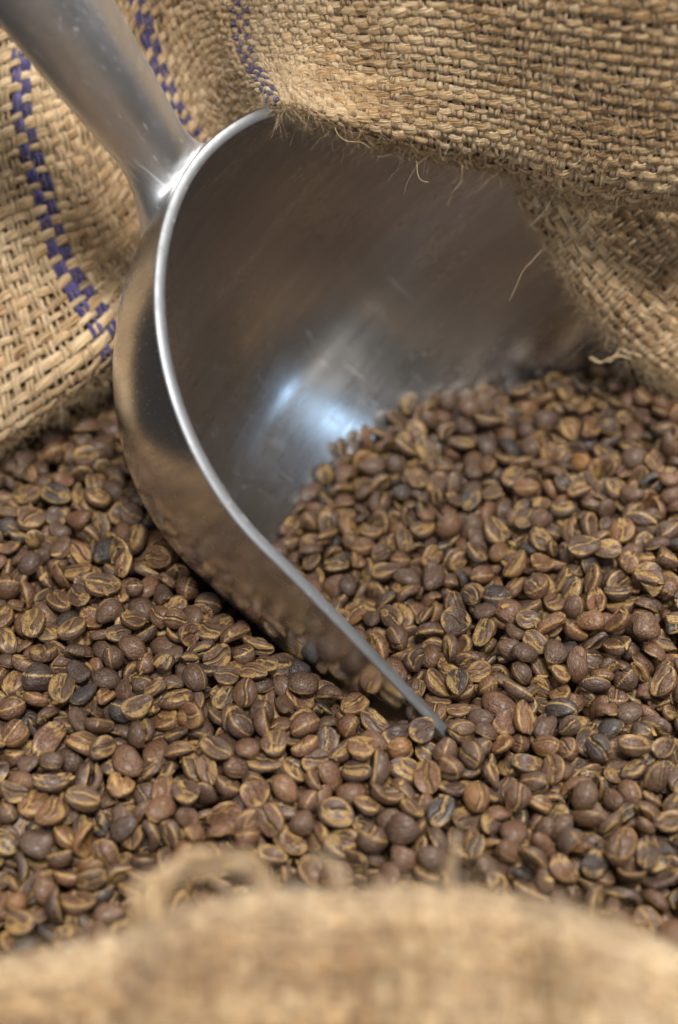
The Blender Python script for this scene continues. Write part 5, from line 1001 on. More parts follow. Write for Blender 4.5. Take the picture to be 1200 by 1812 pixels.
 -235,-32,-31,23,-62,-74,14,89,0, -86,-57,-43,18,71,-63,-27,66,0, -199,170,-45,56,-39,64,-37,91,0, -128,125,-50,64,-22,12,-72,85,0, -385,-436,169,81,10,-20,-54,78,0, 838,3,167,27,90,35,-5,76,0,
 -385,-493,163,25,-91,34,1,78,1, 846,-133,175,-22,76,59,-14,89,0, 762,249,162,3,-81,-48,34,79,1, -478,-345,171,-27,58,-77,-6,74,0, -488,-416,156,7,-87,48,-5,77,0, -472,-533,153,8,-94,-28,15,66,0,
 783,-50,152,10,1,3,99,72,0, -390,-298,164,-3,33,94,0,83,0, -567,-428,161,20,34,90,18,79,0, -70,-775,149,80,-52,-10,30,89,1, -416,-530,148,22,84,-31,39,80,0, -105,-932,147,89,12,19,-39,81,0,
 -347,-533,158,21,81,-54,-10,74,0, 917,245,144,5,-85,20,48,88,1, -426,-457,144,33,18,4,93,86,0, -129,-825,157,4,67,-74,6,80,0, -183,-835,143,67,-14,-14,-71,80,0, 685,-349,157,-7,15,-99,0,83,0,
 808,457,143,42,-81,26,-33,73,1, 689,-90,143,22,-12,5,97,75,0, 371,-681,142,45,84,-27,-17,81,0, 565,-360,141,55,-23,80,-11,84,0, 862,-364,140,17,-18,-40,88,66,0, -546,-631,140,39,6,5,92,86,0,
 -205,-581,140,30,32,87,-20,76,1, 826,575,139,7,96,2,-28,73,0, 899,-396,141,3,40,-66,-64,73,0, 899,-733,138,40,87,4,-28,76,0, -20,-689,138,73,-39,-23,-51,83,0, -661,-502,152,-7,71,-70,-3,85,0,
 941,-152,137,1,6,-38,92,71,0, -239,-696,137,11,-84,-53,3,77,0, 842,-678,137,28,27,3,92,65,0, -566,-102,150,-3,97,-10,-21,85,0, 808,95,136,19,72,4,-67,85,0, 565,-74,150,-6,22,-97,9,85,0,
 -112,-719,136,59,0,22,78,76,0, 894,202,136,80,-42,23,-35,74,0, -407,-793,136,33,60,6,-73,77,0, 943,-394,135,95,10,-15,26,80,1, -416,-228,135,74,-19,-21,-61,98,0, -416,-282,135,6,91,-37,-15,71,0,
 -214,-748,135,32,-60,-73,7,84,0, 851,297,135,6,89,41,-17,77,0, 775,-940,134,15,14,-97,9,82,1, 898,-1217,134,76,-16,-25,58,92,0, -698,-306,133,93,5,-15,33,79,1, 482,-1092,133,10,85,52,-3,89,0,
 -445,-428,133,2,45,-88,-16,74,0, 469,-160,132,30,10,64,-70,74,1, -1,-1052,132,15,-18,-97,7,77,0, -176,-1032,132,45,73,46,-21,73,1, 886,-58,131,47,-42,-32,-71,77,0, 31,-708,131,7,93,36,-7,83,0,
 762,-690,131,32,-26,20,-89,74,0, -90,-880,130,4,-65,-68,35,81,0, 540,-1302,130,9,51,85,-3,70,0, 609,-265,141,11,4,96,25,75,0, 804,-602,130,81,10,2,57,67,0, 19,-763,130,22,-58,8,78,80,1,
 804,-149,130,40,86,30,8,91,0, -146,-854,130,2,1,-99,16,86,0, 123,-1012,129,5,-13,-35,93,90,0, 368,-1080,129,7,-42,-54,-73,80,0, 810,224,129,16,76,54,-31,84,0, 654,-197,129,11,-67,73,-12,90,0,
 713,206,129,13,-98,-17,2,63,0, -70,-1000,129,87,-10,6,47,75,1, -669,-72,129,0,22,97,6,87,0, 481,-937,129,83,21,-28,43,83,1, -398,-769,128,41,31,78,36,74,0, 572,163,128,31,-55,-76,-13,77,0,
 -224,-1129,128,49,84,-19,-9,71,0, 412,-1196,128,7,2,12,-99,73,0, -507,-318,128,39,61,-69,5,89,0, -598,-738,128,65,-5,-49,-58,86,0, 289,-996,127,22,58,-78,-9,62,0, -485,-210,127,94,-3,31,-11,84,0,
 -697,-225,128,-43,72,-22,-50,73,0, 728,-610,126,90,-2,22,-38,66,0, -213,-621,137,-16,24,94,-16,70,0, -433,-16,126,26,-5,-96,9,73,0, 697,262,133,12,92,26,-27,56,0, 538,-1242,124,10,-89,-2,-45,73,0,
 960,-855,124,35,39,-84,-12,91,1, -413,-575,130,43,28,85,11,59,0, 396,-564,123,91,-11,20,35,85,0, -433,-620,123,45,17,-83,-30,85,0, -35,-1201,123,15,6,32,93,93,0, 591,-994,123,51,56,-65,8,72,0,
 306,-884,130,28,73,-54,-30,70,0, 637,-612,122,67,-57,47,8,67,0, -83,-1152,122,95,-29,12,6,90,1, 384,-1265,122,12,98,-12,10,74,0, 724,-3,125,-43,69,38,43,71,0, -591,-791,122,38,-81,-43,-5,98,0,
 651,-1283,122,49,-66,-41,40,72,1, 525,-121,134,9,1,99,-12,80,0, 883,-9,133,-31,10,94,7,86,0, 628,-111,121,71,37,52,-31,75,0, -642,-1042,121,17,-36,-91,12,74,0, -334,-780,131,11,91,-24,32,73,0,
 -512,-515,121,91,-41,-4,9,69,0, 529,-192,128,-42,53,-73,6,72,0, -167,-651,120,6,5,-19,-98,74,0, 667,133,120,10,-19,89,-41,86,0, -387,-261,120,38,31,85,19,86,0, 742,-472,120,94,-33,3,4,81,1,
 -557,-977,134,7,81,57,-8,89,0, -25,-749,119,42,-3,-40,-82,70,0, 119,-782,119,4,-23,95,22,73,0, -653,-406,125,-39,79,35,-32,70,0, 735,-341,119,22,-89,37,-12,84,0, -501,-100,119,36,-89,-25,14,69,1,
 807,-9,119,23,-91,29,18,74,0, -192,-697,119,29,-79,-50,19,67,0, -440,110,131,3,12,96,25,80,0, 627,342,129,-7,85,42,-32,79,0, -157,-1251,119,22,-42,-88,7,65,1, 341,-1240,119,75,-23,-15,61,83,0,
 -577,-845,119,5,3,28,96,68,1, 796,-441,118,78,51,16,32,66,0, 860,-1298,118,20,37,12,-90,82,1, -716,-268,110,-56,9,45,69,83,0, 979,-592,129,-11,16,-93,31,85,0, -735,-1129,118,59,35,72,7,69,1,
 657,-1175,118,8,85,-48,18,91,1, -774,-1028,117,20,-94,-20,18,88,0, 937,541,117,44,16,13,88,84,0, 541,-640,117,5,-1,-81,58,82,0, -176,-996,125,-8,41,-79,-44,74,0, 468,-620,127,5,96,-14,-25,65,0,
 300,-769,117,81,-17,36,42,75,0, 670,339,117,19,-61,-77,0,63,0, -324,-600,117,45,50,-24,-70,79,1, 18,-1164,117,12,78,61,-2,82,0, -574,40,119,-29,3,79,54,65,0, 839,-521,116,99,0,8,-7,81,0,
 -606,-547,116,47,-85,24,9,66,0, 900,558,116,38,33,-62,-60,89,0, -287,-858,116,16,-44,-88,9,82,0, 712,-267,116,14,2,96,-24,86,0, 873,250,116,41,-74,50,-20,76,0, 284,-813,116,1,-41,52,75,77,1,
 295,-1126,124,-25,90,-29,-23,65,0, -585,-193,116,13,25,67,69,87,0, 862,-437,115,70,-5,6,71,87,0, -467,-1120,122,-50,86,11,5,80,0, -570,-522,115,31,-78,54,-6,81,0, 74,-1128,115,78,44,-34,-28,76,0,
 422,-758,115,85,3,4,52,84,0, 336,-1008,115,75,-14,17,62,84,0, -676,-264,114,73,59,-3,34,61,0, 519,-378,123,-10,84,37,39,79,0, 689,-125,114,6,40,-63,-66,81,0, 875,77,114,20,-97,0,-16,89,0,
 519,-421,114,33,59,7,-73,73,1, -100,-790,126,2,98,4,-19,74,0, 974,435,114,6,37,93,-5,71,0, -821,-436,118,-17,80,14,56,87,0, -260,-487,128,9,38,-92,1,84,0, -731,-642,113,89,-31,-22,-24,66,0,
 -490,-1240,113,14,90,-40,-8,95,0, 825,160,122,-36,67,-61,23,77,0, 846,-278,113,44,-60,-66,8,79,0, 972,387,113,44,-86,13,-21,75,1, -931,-217,113,16,28,-86,-40,76,0, 933,-462,113,95,12,20,-23,81,0,
 874,130,113,7,-93,37,-1,69,1, -625,-397,112,46,73,43,28,72,0, 512,-1065,117,9,44,70,55,76,0, 542,-935,112,44,-33,-19,82,66,0, 558,-523,108,-79,52,31,11,80,0, 686,-720,119,-13,90,25,-33,55,0,
 605,-714,112,32,-3,-2,-95,71,0, 902,284,112,31,10,32,89,72,0, 990,284,118,-46,8,-88,-9,69,0, 989,-203,111,56,-34,3,-75,75,0, 680,471,111,2,40,7,91,89,1, -120,-1174,111,55,50,-67,-9,76,0,
 395,-1005,111,83,3,-48,30,76,0, 1000,-365,111,72,-3,-60,-35,85,0, 25,-919,111,98,21,-4,2,77,0, -333,-1254,111,1,-90,-44,2,78,0, 857,508,111,50,-11,-50,-70,84,0, 886,-919,111,16,21,-94,21,66,0,
 725,-719,120,-29,86,-39,17,67,0, -624,-844,111,42,-4,-13,-90,63,0, -162,-802,111,48,-40,-49,60,65,0, 622,-821,111,14,84,52,5,83,0, -448,-251,110,5,99,2,10,77,1, -77,-746,123,2,36,-92,-18,77,0,
 -373,-678,110,46,7,46,-76,75,1, 917,-264,104,24,11,50,83,78,0, -733,-838,110,85,17,14,-49,92,1, -243,-606,110,18,97,13,-13,71,0, -292,-662,110,-66,72,14,-15,70,0, 822,-1118,123,2,39,92,-10,81,0,
 -298,-548,123,0,35,-92,-16,83,0, 617,-1224,109,98,-17,-5,6,91,0, -803,-1135,122,0,87,42,27,84,0, 806,498,121,-23,85,39,-26,87,0, 996,-256,113,25,73,39,50,65,0, 555,-618,109,72,-53,-21,-40,72,0,
 -287,-754,109,91,-39,15,-9,83,1, 228,-908,122,4,11,97,-23,83,0, 424,-1236,109,5,12,-99,-6,74,1, -686,-475,109,73,35,-18,-57,79,1, 89,-1242,121,-13,86,-49,9,77,0, 323,-432,109,99,-7,-11,6,69,0,
 -117,-714,109,15,-58,-80,1,79,0, -536,16,109,94,-8,17,-28,83,0, 710,-1035,109,3,80,46,-38,72,0, 994,-645,108,44,-32,-84,-8,80,1, 771,-1123,114,-9,87,-3,48,64,0, 732,-133,108,46,-35,40,71,76,1,
 992,-104,108,76,9,-10,64,76,0, 924,493,108,38,22,38,81,70,0, -681,-1277,108,14,-98,8,14,74,1, 839,562,108,17,95,27,-4,83,0, 774,-636,108,81,-12,51,28,91,0, -413,-44,107,8,64,-63,42,77,0,
 907,-1098,107,39,81,-7,-44,70,1, 829,-227,107,89,10,-6,45,65,0, -632,-502,121,2,20,98,1,80,0, 315,-641,107,71,-39,-45,-37,66,1, -122,-1234,106,36,-40,79,-28,89,0, -87,-846,106,20,-95,16,14,55,0,
 630,215,106,64,23,-28,-68,83,0, 579,196,116,-24,97,-1,2,64,0, 245,-1337,106,95,-14,9,28,79,0, 799,127,106,27,39,-84,-27,68,0, 771,-981,106,42,-91,4,-5,79,0, -185,-1065,106,94,-12,1,-33,67,0,
 429,-995,106,41,29,27,-82,75,0, -560,-631,120,0,28,96,4,88,0, 971,566,105,78,-9,54,31,73,0, 623,-359,116,-40,81,38,-18,98,0, -110,-1105,105,48,28,81,18,71,0, 549,-1031,105,17,-69,-64,-29,94,1,
 729,-1089,105,7,-87,-46,18,88,0, 706,-219,105,6,-64,64,42,91,0, -454,-1304,116,25,31,92,-3,72,0, -31,-655,105,13,-91,39,5,85,0, 292,-1039,104,-55,42,52,50,75,0, 886,-591,105,52,-23,73,39,77,0,
 -672,-819,105,33,94,9,0,88,0, -517,-1314,105,3,93,-21,-30,74,0, -194,-1285,105,25,-48,-81,21,74,0, 809,-109,105,4,9,99,13,72,0, 426,-526,115,-29,90,-32,-1,74,0, -514,-542,105,24,-89,13,-35,74,1,
 -299,-1171,105,52,-64,-50,26,78,0, -437,-1233,104,73,-24,13,-62,77,0, 647,-655,104,88,-8,3,46,72,0, 342,-1366,104,17,-58,-78,-15,91,1, 924,-1225,104,38,-40,-77,32,86,1, -646,-902,104,21,-2,-94,27,82,0,
 472,-462,104,25,-37,88,16,68,0, -840,-981,104,8,5,-23,97,70,0, 626,35,106,-38,75,-17,-51,80,0, -185,-601,116,14,45,88,6,76,0, -650,-1115,104,34,-93,-15,1,68,0, -590,-355,103,12,97,6,22,83,0,
 808,281,116,16,98,8,6,79,0, -579,-2,103,15,36,-92,-10,93,0, -356,-973,103,37,32,6,-87,65,1, 472,-895,103,5,-21,46,86,85,0, 34,-795,103,7,5,-98,19,71,1, -535,-1058,103,35,43,75,-36,81,0,
 -700,-379,105,-16,72,19,65,94,0, 1007,-895,103,67,15,-72,-10,87,0, 329,-795,113,4,82,-44,35,79,0, 350,-625,103,14,23,42,87,70,0, 697,-602,102,9,-85,-32,-40,78,1, -492,-19,102,74,-18,-31,-58,64,1,
 -141,-1138,107,-41,62,-57,-36,71,0, 571,-399,102,3,-97,24,4,66,0, -708,-573,102,20,2,35,92,75,0, 587,-1153,102,50,8,52,69,78,0, -190,-1179,102,83,-4,-5,56,65,0, -777,-653,102,18,-70,67,-17,68,0,
 674,-1114,102,14,-79,46,37,71,0, -727,-676,116,8,15,98,-7,86,0, 49,-1291,107,-28,77,35,-45,73,0, -280,-1189,105,55,18,80,18,63,0, -635,-1370,101,5,-63,50,59,72,0, 703,-859,101,76,-14,-7,62,85,0,
 -129,-768,101,3,98,16,-11,79,0, -562,-156,101,42,-64,63,10,92,0, -737,-896,110,-32,15,92,17,73,0, 288,-1085,101,6,22,-6,97,84,0, -519,-207,101,26,21,72,60,87,0, -40,-928,101,36,77,17,50,87,0,
 832,-916,105,-44,81,-3,-37,79,0, 899,-958,100,8,17,-53,82,72,1, 625,282,100,18,-6,98,-2,69,0, 291,-914,110,27,92,-29,-8,70,0, 879,-308,100,28,91,24,18,79,1, -378,-1223,111,28,95,-1,-16,78,0,
 561,-855,100,12,-98,-15,6,78,0, 255,-753,108,-32,12,91,23,69,0, -591,-1198,100,16,-96,14,-17,75,0, 665,-1244,100,3,75,-33,-58,66,1, -825,-613,100,44,-70,54,16,88,1, 453,-1318,100,34,27,89,-14,62,0,
 -658,-231,113,8,34,93,13,82,0, -308,-1132,100,6,22,-85,-47,84,0, 770,74,100,49,-68,-48,23,87,1, 83,-810,100,21,-1,23,95,61,0, -544,-299,100,10,72,-68,-2,75,0, -777,-157,100,96,-19,-18,4,79,1,
 -655,-550,100,75,-41,8,51,79,0, 820,-1261,100,28,-90,-33,1,63,0, 558,364,100,14,11,-32,-93,63,0, -187,-1100,99,52,41,45,-60,64,0, -115,-640,99,84,32,12,-41,84,0, 569,-11,99,29,-95,-13,2,94,0,
 929,-519,99,2,-94,27,20,77,0, -488,-743,106,41,71,-57,-3,66,0, -617,-69,109,18,79,-57,-18,71,0, 429,-1363,99,37,60,-68,-18,86,0, -740,-453,113,-11,54,-83,8,86,0, 437,-139,113,-1,91,41,1,83,0,
 596,572,99,57,-16,-47,-65,80,1, -621,-750,98,30,-22,-82,43,73,0, 190,-864,98,85,12,-30,42,70,1, -733,-969,104,17,7,86,47,72,0, 878,475,112,-11,8,-98,-11,86,0, -638,153,98,17,92,-29,-22,79,1,
 929,539,98,1,89,-45,-11,68,0, -401,251,98,26,-22,-38,-86,65,0, -784,-913,97,81,-46,33,-17,72,0, 496,-169,97,2,-44,-86,27,77,1, 23,-678,97,34,10,-93,7,68,0, -800,-1228,97,86,33,-37,-10,80,0,
 -765,-406,97,6,-10,18,98,67,0, -181,-756,96,14,75,-62,-16,73,0, -166,-878,96,9,45,-87,-17,69,0, 129,-751,96,14,-57,50,64,59,0, 650,308,92,-61,56,5,55,67,0, 958,-1303,96,77,9,18,-60,82,0,
 -96,-1029,112,3,93,-35,-4,94,0, 681,-1079,96,33,-86,36,17,65,0, 173,-682,103,41,36,-83,12,69,0, -279,-1337,96,4,-2,31,-95,88,0, 843,-638,103,-12,23,83,49,91,0, 793,-491,96,53,81,-24,-7,81,0,
 485,-71,96,6,-37,-89,27,72,0, 488,-1224,96,100,-7,-3,-5,86,0, 69,-729,96,30,-94,15,9,78,0, 513,-1342,96,88,15,-5,45,94,0, 314,-492,108,0,80,55,24,81,0, 515,-16,96,39,61,-67,-18,82,0,
 553,-1090,96,19,43,87,-14,79,0, 320,-233,96,18,-54,-80,21,80,0, -551,-494,105,-28,89,-34,13,68,0, -564,-927,95,30,-49,81,-12,74,0, -427,-1175,95,99,-2,4,15,72,0, -553,-1128,95,24,40,-1,88,81,0,
 -825,-96,95,68,-58,31,-33,74,0, 167,-646,104,-27,77,58,8,61,0, -573,-1245,95,33,-2,-42,-85,74,0, -851,-794,94,49,-2,-43,-76,67,0, 889,-428,94,17,30,93,-14,76,0, -798,-195,94,43,45,10,-78,73,0,
 612,-258,94,14,33,74,57,83,0, 803,27,94,38,-30,-88,4,82,0, -254,-960,91,-73,64,-6,-23,86,0, 728,575,94,29,31,81,41,68,1, 209,-1238,103,-11,35,87,-33,70,0, 957,-806,94,87,-45,0,-20,80,0,
 -855,-181,93,55,81,-17,14,91,0, -191,-1145,93,43,-85,-23,-18,82,0, -389,-143,93,41,28,-43,-76,79,0, 935,-365,106,3,30,94,-15,83,0, 629,480,89,-75,56,-6,35,66,0, -78,-1198,93,1,56,82,-15,89,1,
 852,-1204,93,2,-8,-85,52,72,0, -558,-56,93,25,92,-26,-17,69,0, -659,102,93,61,58,44,31,75,1, -154,-1087,93,38,-53,46,-60,77,0, -620,321,103,2,47,87,17,69,0, 168,-1143,92,70,-47,46,26,60,0,
 -808,-374,104,5,54,-82,19,73,0, -528,-956,102,-9,83,53,18,65,0, 262,-1290,92,93,-24,-26,-6,69,0, 471,342,106,21,80,56,-6,89,0, -703,-292,92,61,-74,0,-29,65,0, -231,-890,92,13,-98,7,-11,82,0,
 -529,-567,92,56,81,-18,-1,66,0, 945,-310,92,98,9,-6,16,94,0, -360,167,104,-4,48,-87,10,74,0, 426,-733,92,25,-35,88,20,66,0, 649,-34,104,-31,77,-55,-5,89,0, -150,-934,91,44,-62,62,21,85,0,
 703,317,91,3,-94,-30,18,75,1, 91,-922,95,-58,78,-21,-12,64,0, 992,-840,91,38,40,83,-7,78,0, 690,171,91,22,43,77,42,67,0, -157,-675,104,-4,73,-67,-13,78,0, -200,-1379,91,46,-87,10,-16,75,0,
 404,-655,91,73,-30,-55,-25,70,0, -545,-821,91,49,-10,-17,85,87,1, 971,513,91,97,-11,-3,23,64,0, -109,-887,91,21,-98,-6,3,85,0, 832,-774,91,8,-76,64,7,78,0, -498,26,91,8,37,91,19,70,0,
 127,-1375,101,10,53,82,21,69,0, -763,-282,90,17,-73,46,-47,87,0, -657,-421,90,11,29,-94,14,86,0, 445,-847,90,97,-17,-7,-12,78,0, 470,495,90,18,6,96,-22,88,0, 478,-1022,90,28,-94,12,-13,95,0,
 719,-373,90,5,95,-31,-3,83,0, 433,-572,90,21,-45,-86,13,75,0, 265,-1373,90,82,-20,3,-53,67,0, 615,-318,88,-71,57,34,-23,86,0, 567,165,90,22,-3,-97,10,87,0, 232,-1195,90,11,-98,-17,5,70,0,
 214,-312,90,63,-3,17,-76,92,0, -392,-844,89,9,71,-67,-21,74,1, 542,-285,89,21,56,-80,0,70,1, -709,-505,89,12,95,28,-7,64,0, 168,-1197,89,7,23,80,55,67,0, -807,-918,89,35,89,-15,-23,70,0,
 -838,-251,96,-45,50,73,7,73,0, -657,467,89,4,7,-93,-37,77,0, 432,246,98,-48,87,-7,-6,96,0, -650,-361,89,30,89,-20,29,76,0, 430,-968,99,7,84,43,33,77,0, 586,-115,88,21,-1,56,81,69,0,
 967,-1132,88,56,42,-71,2,86,0, -451,-1129,88,23,-3,88,-41,78,0, 604,334,88,12,33,93,6,84,0, -548,85,88,25,90,-31,20,79,0, 491,-522,88,13,-5,-23,-96,79,0, 145,-1162,86,-73,62,-9,27,67,0,
 204,-473,88,80,-54,12,24,96,0, -607,-833,88,11,88,46,-8,92,0, 958,-667,88,3,-92,36,17,80,0, 338,-828,88,12,-72,56,-39,88,0, -17,-1071,100,-7,2,-98,-20,81,0, 722,-1330,88,96,-14,-12,19,74,0,
 614,-1097,98,38,91,3,13,93,0, 114,-588,87,77,5,13,-62,86,0, -882,-897,87,63,7,-14,76,83,0, 572,-1317,87,8,-12,-99,-7,77,0, 763,-1202,87,77,-59,2,-24,72,0, 5,-1301,87,2,55,54,64,79,0,
 -350,-822,98,6,92,35,19,73,0, 230,-1136,92,30,82,18,46,78,0, 33,-1204,87,8,73,60,33,75,0, 860,-37,87,11,21,91,33,67,0, -244,-1208,98,3,76,-65,5,64,0, -516,-1091,87,42,89,-18,0,83,0,
 648,-827,87,22,31,92,-1,70,0, -508,-65,86,64,7,3,-77,83,1, -380,-781,99,0,24,-96,-12,74,0, -155,-1176,86,29,60,74,5,63,1, 358,-1275,86,14,-91,27,29,69,1, -906,-586,86,31,79,-52,-10,80,0,
 -715,-1293,86,51,-63,-25,-53,56,0, 503,-1095,86,31,90,-30,0,66,1, -351,-1193,99,-14,81,-55,-11,81,0, 801,-29,86,6,-99,-1,12,84,0, 523,243,86,3,-4,99,10,89,0, 542,-733,86,25,27,-65,-66,76,0,
 -69,-617,99,-4,100,6,-2,77,0, -731,-327,98,-28,38,-88,-3,84,0, 635,195,86,27,-37,88,-16,84,0, -811,-1329,86,22,-74,-57,28,84,0, 962,-756,85,30,-25,-89,24,74,0, -687,-1321,98,-16,28,-93,17,84,0,
 -833,-826,93,30,47,74,37,79,0, 584,233,85,65,6,-14,-75,77,0, 80,-627,85,85,-33,-22,-36,66,0, -845,-1015,85,9,96,19,-16,81,0, 953,-891,85,11,8,-96,-25,86,0, 575,-1197,96,-25,88,-39,-6,78,0,
 -64,-813,85,90,-2,-9,-42,81,0, -635,-571,85,5,27,79,-54,66,1, -288,-993,85,32,-85,42,-7,84,0, -881,-233,85,44,-89,2,12,90,0, 154,-345,85,33,90,25,13,84,0, -465,-129,85,14,-74,-59,28,78,0,
 -778,-1050,85,4,100,4,-7,75,0, 433,570,85,15,89,-40,13,82,1, -355,410,85,40,-21,3,-89,82,0, 746,-308,85,21,17,83,-48,68,0, -725,-111,84,99,-8,-9,-7,73,0, 621,-771,84,11,90,41,-12,71,0,
 762,-558,84,9,-4,97,21,62,0, 515,-956,84,68,58,-5,-44,81,0, 107,-1202,84,97,-17,-7,19,86,0, 917,-1066,90,-49,82,24,-19,81,0, 644,-1143,84,21,38,-89,-11,72,0, -338,304,84,13,30,-56,76,75,0,
 266,-463,84,44,9,68,57,76,0, -409,197,84,36,62,-69,-10,63,0, 318,-740,84,3,27,96,7,80,0, -220,-1073,84,10,-87,34,-33,71,0, 150,-897,84,21,96,2,20,66,0, -6,-707,84,20,-78,-59,3,59,0,
 -451,-21,84,92,-28,-8,25,79,1, -842,-459,83,31,-27,-91,9,78,1, -830,-143,83,27,95,14,2,72,0, -163,-1319,94,3,23,94,-24,72,0, 686,-789,83,9,-11,-2,99,91,0, 680,98,88,-48,84,23,8,62,0,
 -709,413,83,15,-74,65,-1,86,0, -900,-377,83,41,22,-15,87,72,0, -340,-991,83,35,78,28,43,70,0, 422,-919,83,37,-22,68,60,79,0, 130,-948,83,19,19,77,58,69,1, -338,-939,83,13,66,-65,-35,74,0,
 855,-1368,86,21,77,16,58,83,0, 855,-1094,87,-47,31,76,32,69,0, -604,-609,82,13,67,73,2,76,0, 154,-1039,89,-47,32,-81,12,74,0, 499,171,82,20,-32,93,6,82,1, 425,-776,94,19,94,25,-13,80,0,
 -580,42,82,14,-79,58,15,78,0, -650,317,82,35,44,-82,-10,73,0, -392,-1259,82,21,-17,88,39,63,0, 197,-537,82,50,-19,-21,82,77,0, 814,-1014,92,19,38,-88,21,75,0, 84,-520,82,63,-38,68,3,95,0,
 -741,-593,82,29,0,93,-23,82,0, -284,-1321,82,26,-87,-40,-12,75,0, -673,13,82,73,-12,-18,65,82,0, 348,-963,90,33,59,69,24,80,0, -703,-666,81,5,-95,-29,-1,73,0, -604,209,81,23,97,10,2,72,0,
 -807,-1162,81,21,92,-33,-9,72,0, -261,509,81,6,4,15,-99,89,1, 352,473,81,19,-97,13,-8,57,0, -534,-1211,81,89,-45,11,-7,78,0, 259,-383,81,19,-76,45,42,84,1, 208,-694,81,22,79,54,19,72,1,
 -220,-1324,81,76,4,14,63,82,0, 555,-1368,81,60,53,-5,60,87,0, 282,-302,80,84,-5,52,-12,60,0, -840,-745,81,-69,22,69,-3,93,0, -539,168,80,17,98,6,1,84,0, 657,-619,80,3,52,75,40,69,1,
 123,-1110,80,71,6,-28,-65,75,0, 311,-396,80,25,71,-64,10,71,0, 216,-1356,80,92,6,15,-36,81,0, 107,-874,91,2,90,40,-19,73,0, -573,-197,80,22,46,-81,29,66,0, -875,-45,80,40,1,-39,-83,80,0,
 343,-585,79,51,-66,-18,-52,84,0, 711,-840,79,8,-57,80,-18,73,0, 478,548,83,-53,40,75,-3,55,0, -433,255,79,32,84,32,-32,82,0, 590,-496,79,61,70,-34,13,76,0, -615,-148,79,12,-79,-56,-21,84,0,
 -841,-1191,79,10,7,-89,45,78,0, 645,-981,85,-30,18,-86,-37,70,0, -396,-954,79,11,97,-19,-6,93,0, 368,82,79,27,64,71,15,73,1, 654,-493,79,40,15,85,30,68,0, 693,-57,79,21,-73,-15,-64,62,0,
 799,-714,92,3,14,-99,3,78,0, 351,-655,78,7,33,89,-30,86,1, 995,-1123,80,-63,9,-75,20,73,0, 393,-252,90,-10,64,76,-5,73,0, 572,291,91,13,18,-97,12,81,0, 324,-459,85,-14,83,34,42,72,0,
 69,-1052,78,5,-26,-41,-87,62,0, -410,122,78,87,39,30,-2,71,1, 33,-1265,78,9,-68,69,21,70,0, -355,-1095,78,65,-71,25,-10,64,0, 988,-1041,90,13,85,44,-25,88,0, 571,-622,77,8,28,89,-35,79,0,
 478,-692,77,48,47,10,-73,60,0, 637,-1071,83,-12,57,64,51,75,0, -524,311,77,8,-43,-89,15,67,1, 546,-431,77,45,-78,44,-3,76,0, 289,-693,77,67,53,3,-51,67,0, -777,-1005,89,3,4,-99,-12,71,0,
 -576,-561,77,58,46,6,-67,65,1, 804,-1170,77,24,95,-22,1,86,0, 73,-1004,77,5,88,-44,19,79,0, 337,-1116,77,9,88,-43,-21,75,0, 881,-681,90,-3,89,-44,-3,77,0, 275,-1062,77,43,83,31,17,67,1,
 695,-1387,77,36,-42,66,51,73,0, -901,-114,77,24,48,42,-73,85,0, -382,-1161,83,-39,57,63,35,80,0, -896,-278,77,41,-14,-90,-9,72,0, 724,-260,77,1,-5,-98,19,73,0, -693,-1256,77,78,20,-8,59,55,1,
 323,-555,77,70,-57,-40,12,58,0, -591,-720,89,-17,96,20,-5,78,0, 393,482,76,25,-82,31,-41,67,1, -871,-502,76,49,-79,10,35,65,0, -672,-50,76,18,-38,86,-29,81,0, 877,-981,76,27,93,-22,14,76,0,
 -743,-471,76,12,-56,81,-12,79,0, 758,-1124,76,8,96,-28,-1,86,0, -559,-1163,76,31,46,-83,10,74,0, -938,-403,76,50,-69,44,-27,76,0, -891,-959,88,6,75,66,7,74,0, -384,-1340,76,84,-7,-7,-53,70,0,
 -313,-1284,87,-14,42,-89,-8,72,0, -407,442,90,11,93,-36,4,88,0, 305,163,89,3,24,96,-15,85,0, 580,-373,85,-13,61,-78,-10,63,0, -623,-966,75,19,-67,-70,-13,87,0, 360,-1165,75,47,75,46,-3,77,0,
 -604,-253,75,10,-25,94,-19,80,0, -639,-92,75,15,55,78,25,74,0, 715,-482,75,88,-5,9,-46,83,0, 453,391,75,83,10,17,52,81,0, 40,-1321,75,43,72,52,16,80,0, -44,-990,75,19,-49,85,-2,82,0,
 -674,-329,75,84,-32,-26,36,76,0, -518,-714,75,72,12,-2,68,73,0, 551,-1003,75,15,-96,-16,-18,80,0, -561,261,75,4,-100,7,2,76,0, -868,74,75,32,-23,92,-9,81,1, -888,-773,74,15,30,25,-91,63,0,
 393,-1070,74,92,-6,-13,-35,76,1, -716,-416,84,-10,56,-77,30,74,0, -287,-1222,74,10,41,36,83,74,0, -624,-1091,74,43,81,-30,-26,71,0, 455,-954,74,2,96,-7,26,85,0, -773,-1271,74,2,-82,-21,-53,97,0,
 679,-1045,74,71,41,-21,53,72,0, -505,-924,74,58,73,-25,28,80,1, 538,-1277,73,9,68,-72,-8,80,0, -428,-1300,89,7,92,38,5,91,0, -594,-82,73,7,97,5,24,68,0, 635,85,73,46,41,10,78,76,0,
 -372,386,73,14,95,6,-27,89,0, 253,-1313,73,18,-11,96,-16,86,0, -535,447,73,15,-53,-26,79,72,0, -744,-152,73,26,56,78,-8,96,0, 677,52,73,12,-89,40,19,78,1, 725,-1169,77,35,47,-65,-48,80,0,
 367,-872,73,4,-8,-97,22,81,0, 155,-608,82,-33,4,-92,20,76,0, -545,-1321,86,-24,7,97,-7,88,0, 474,-113,86,16,60,79,0,82,0, 480,-537,73,20,96,18,-7,88,0, 805,-1350,73,6,-94,-30,13,78,1,
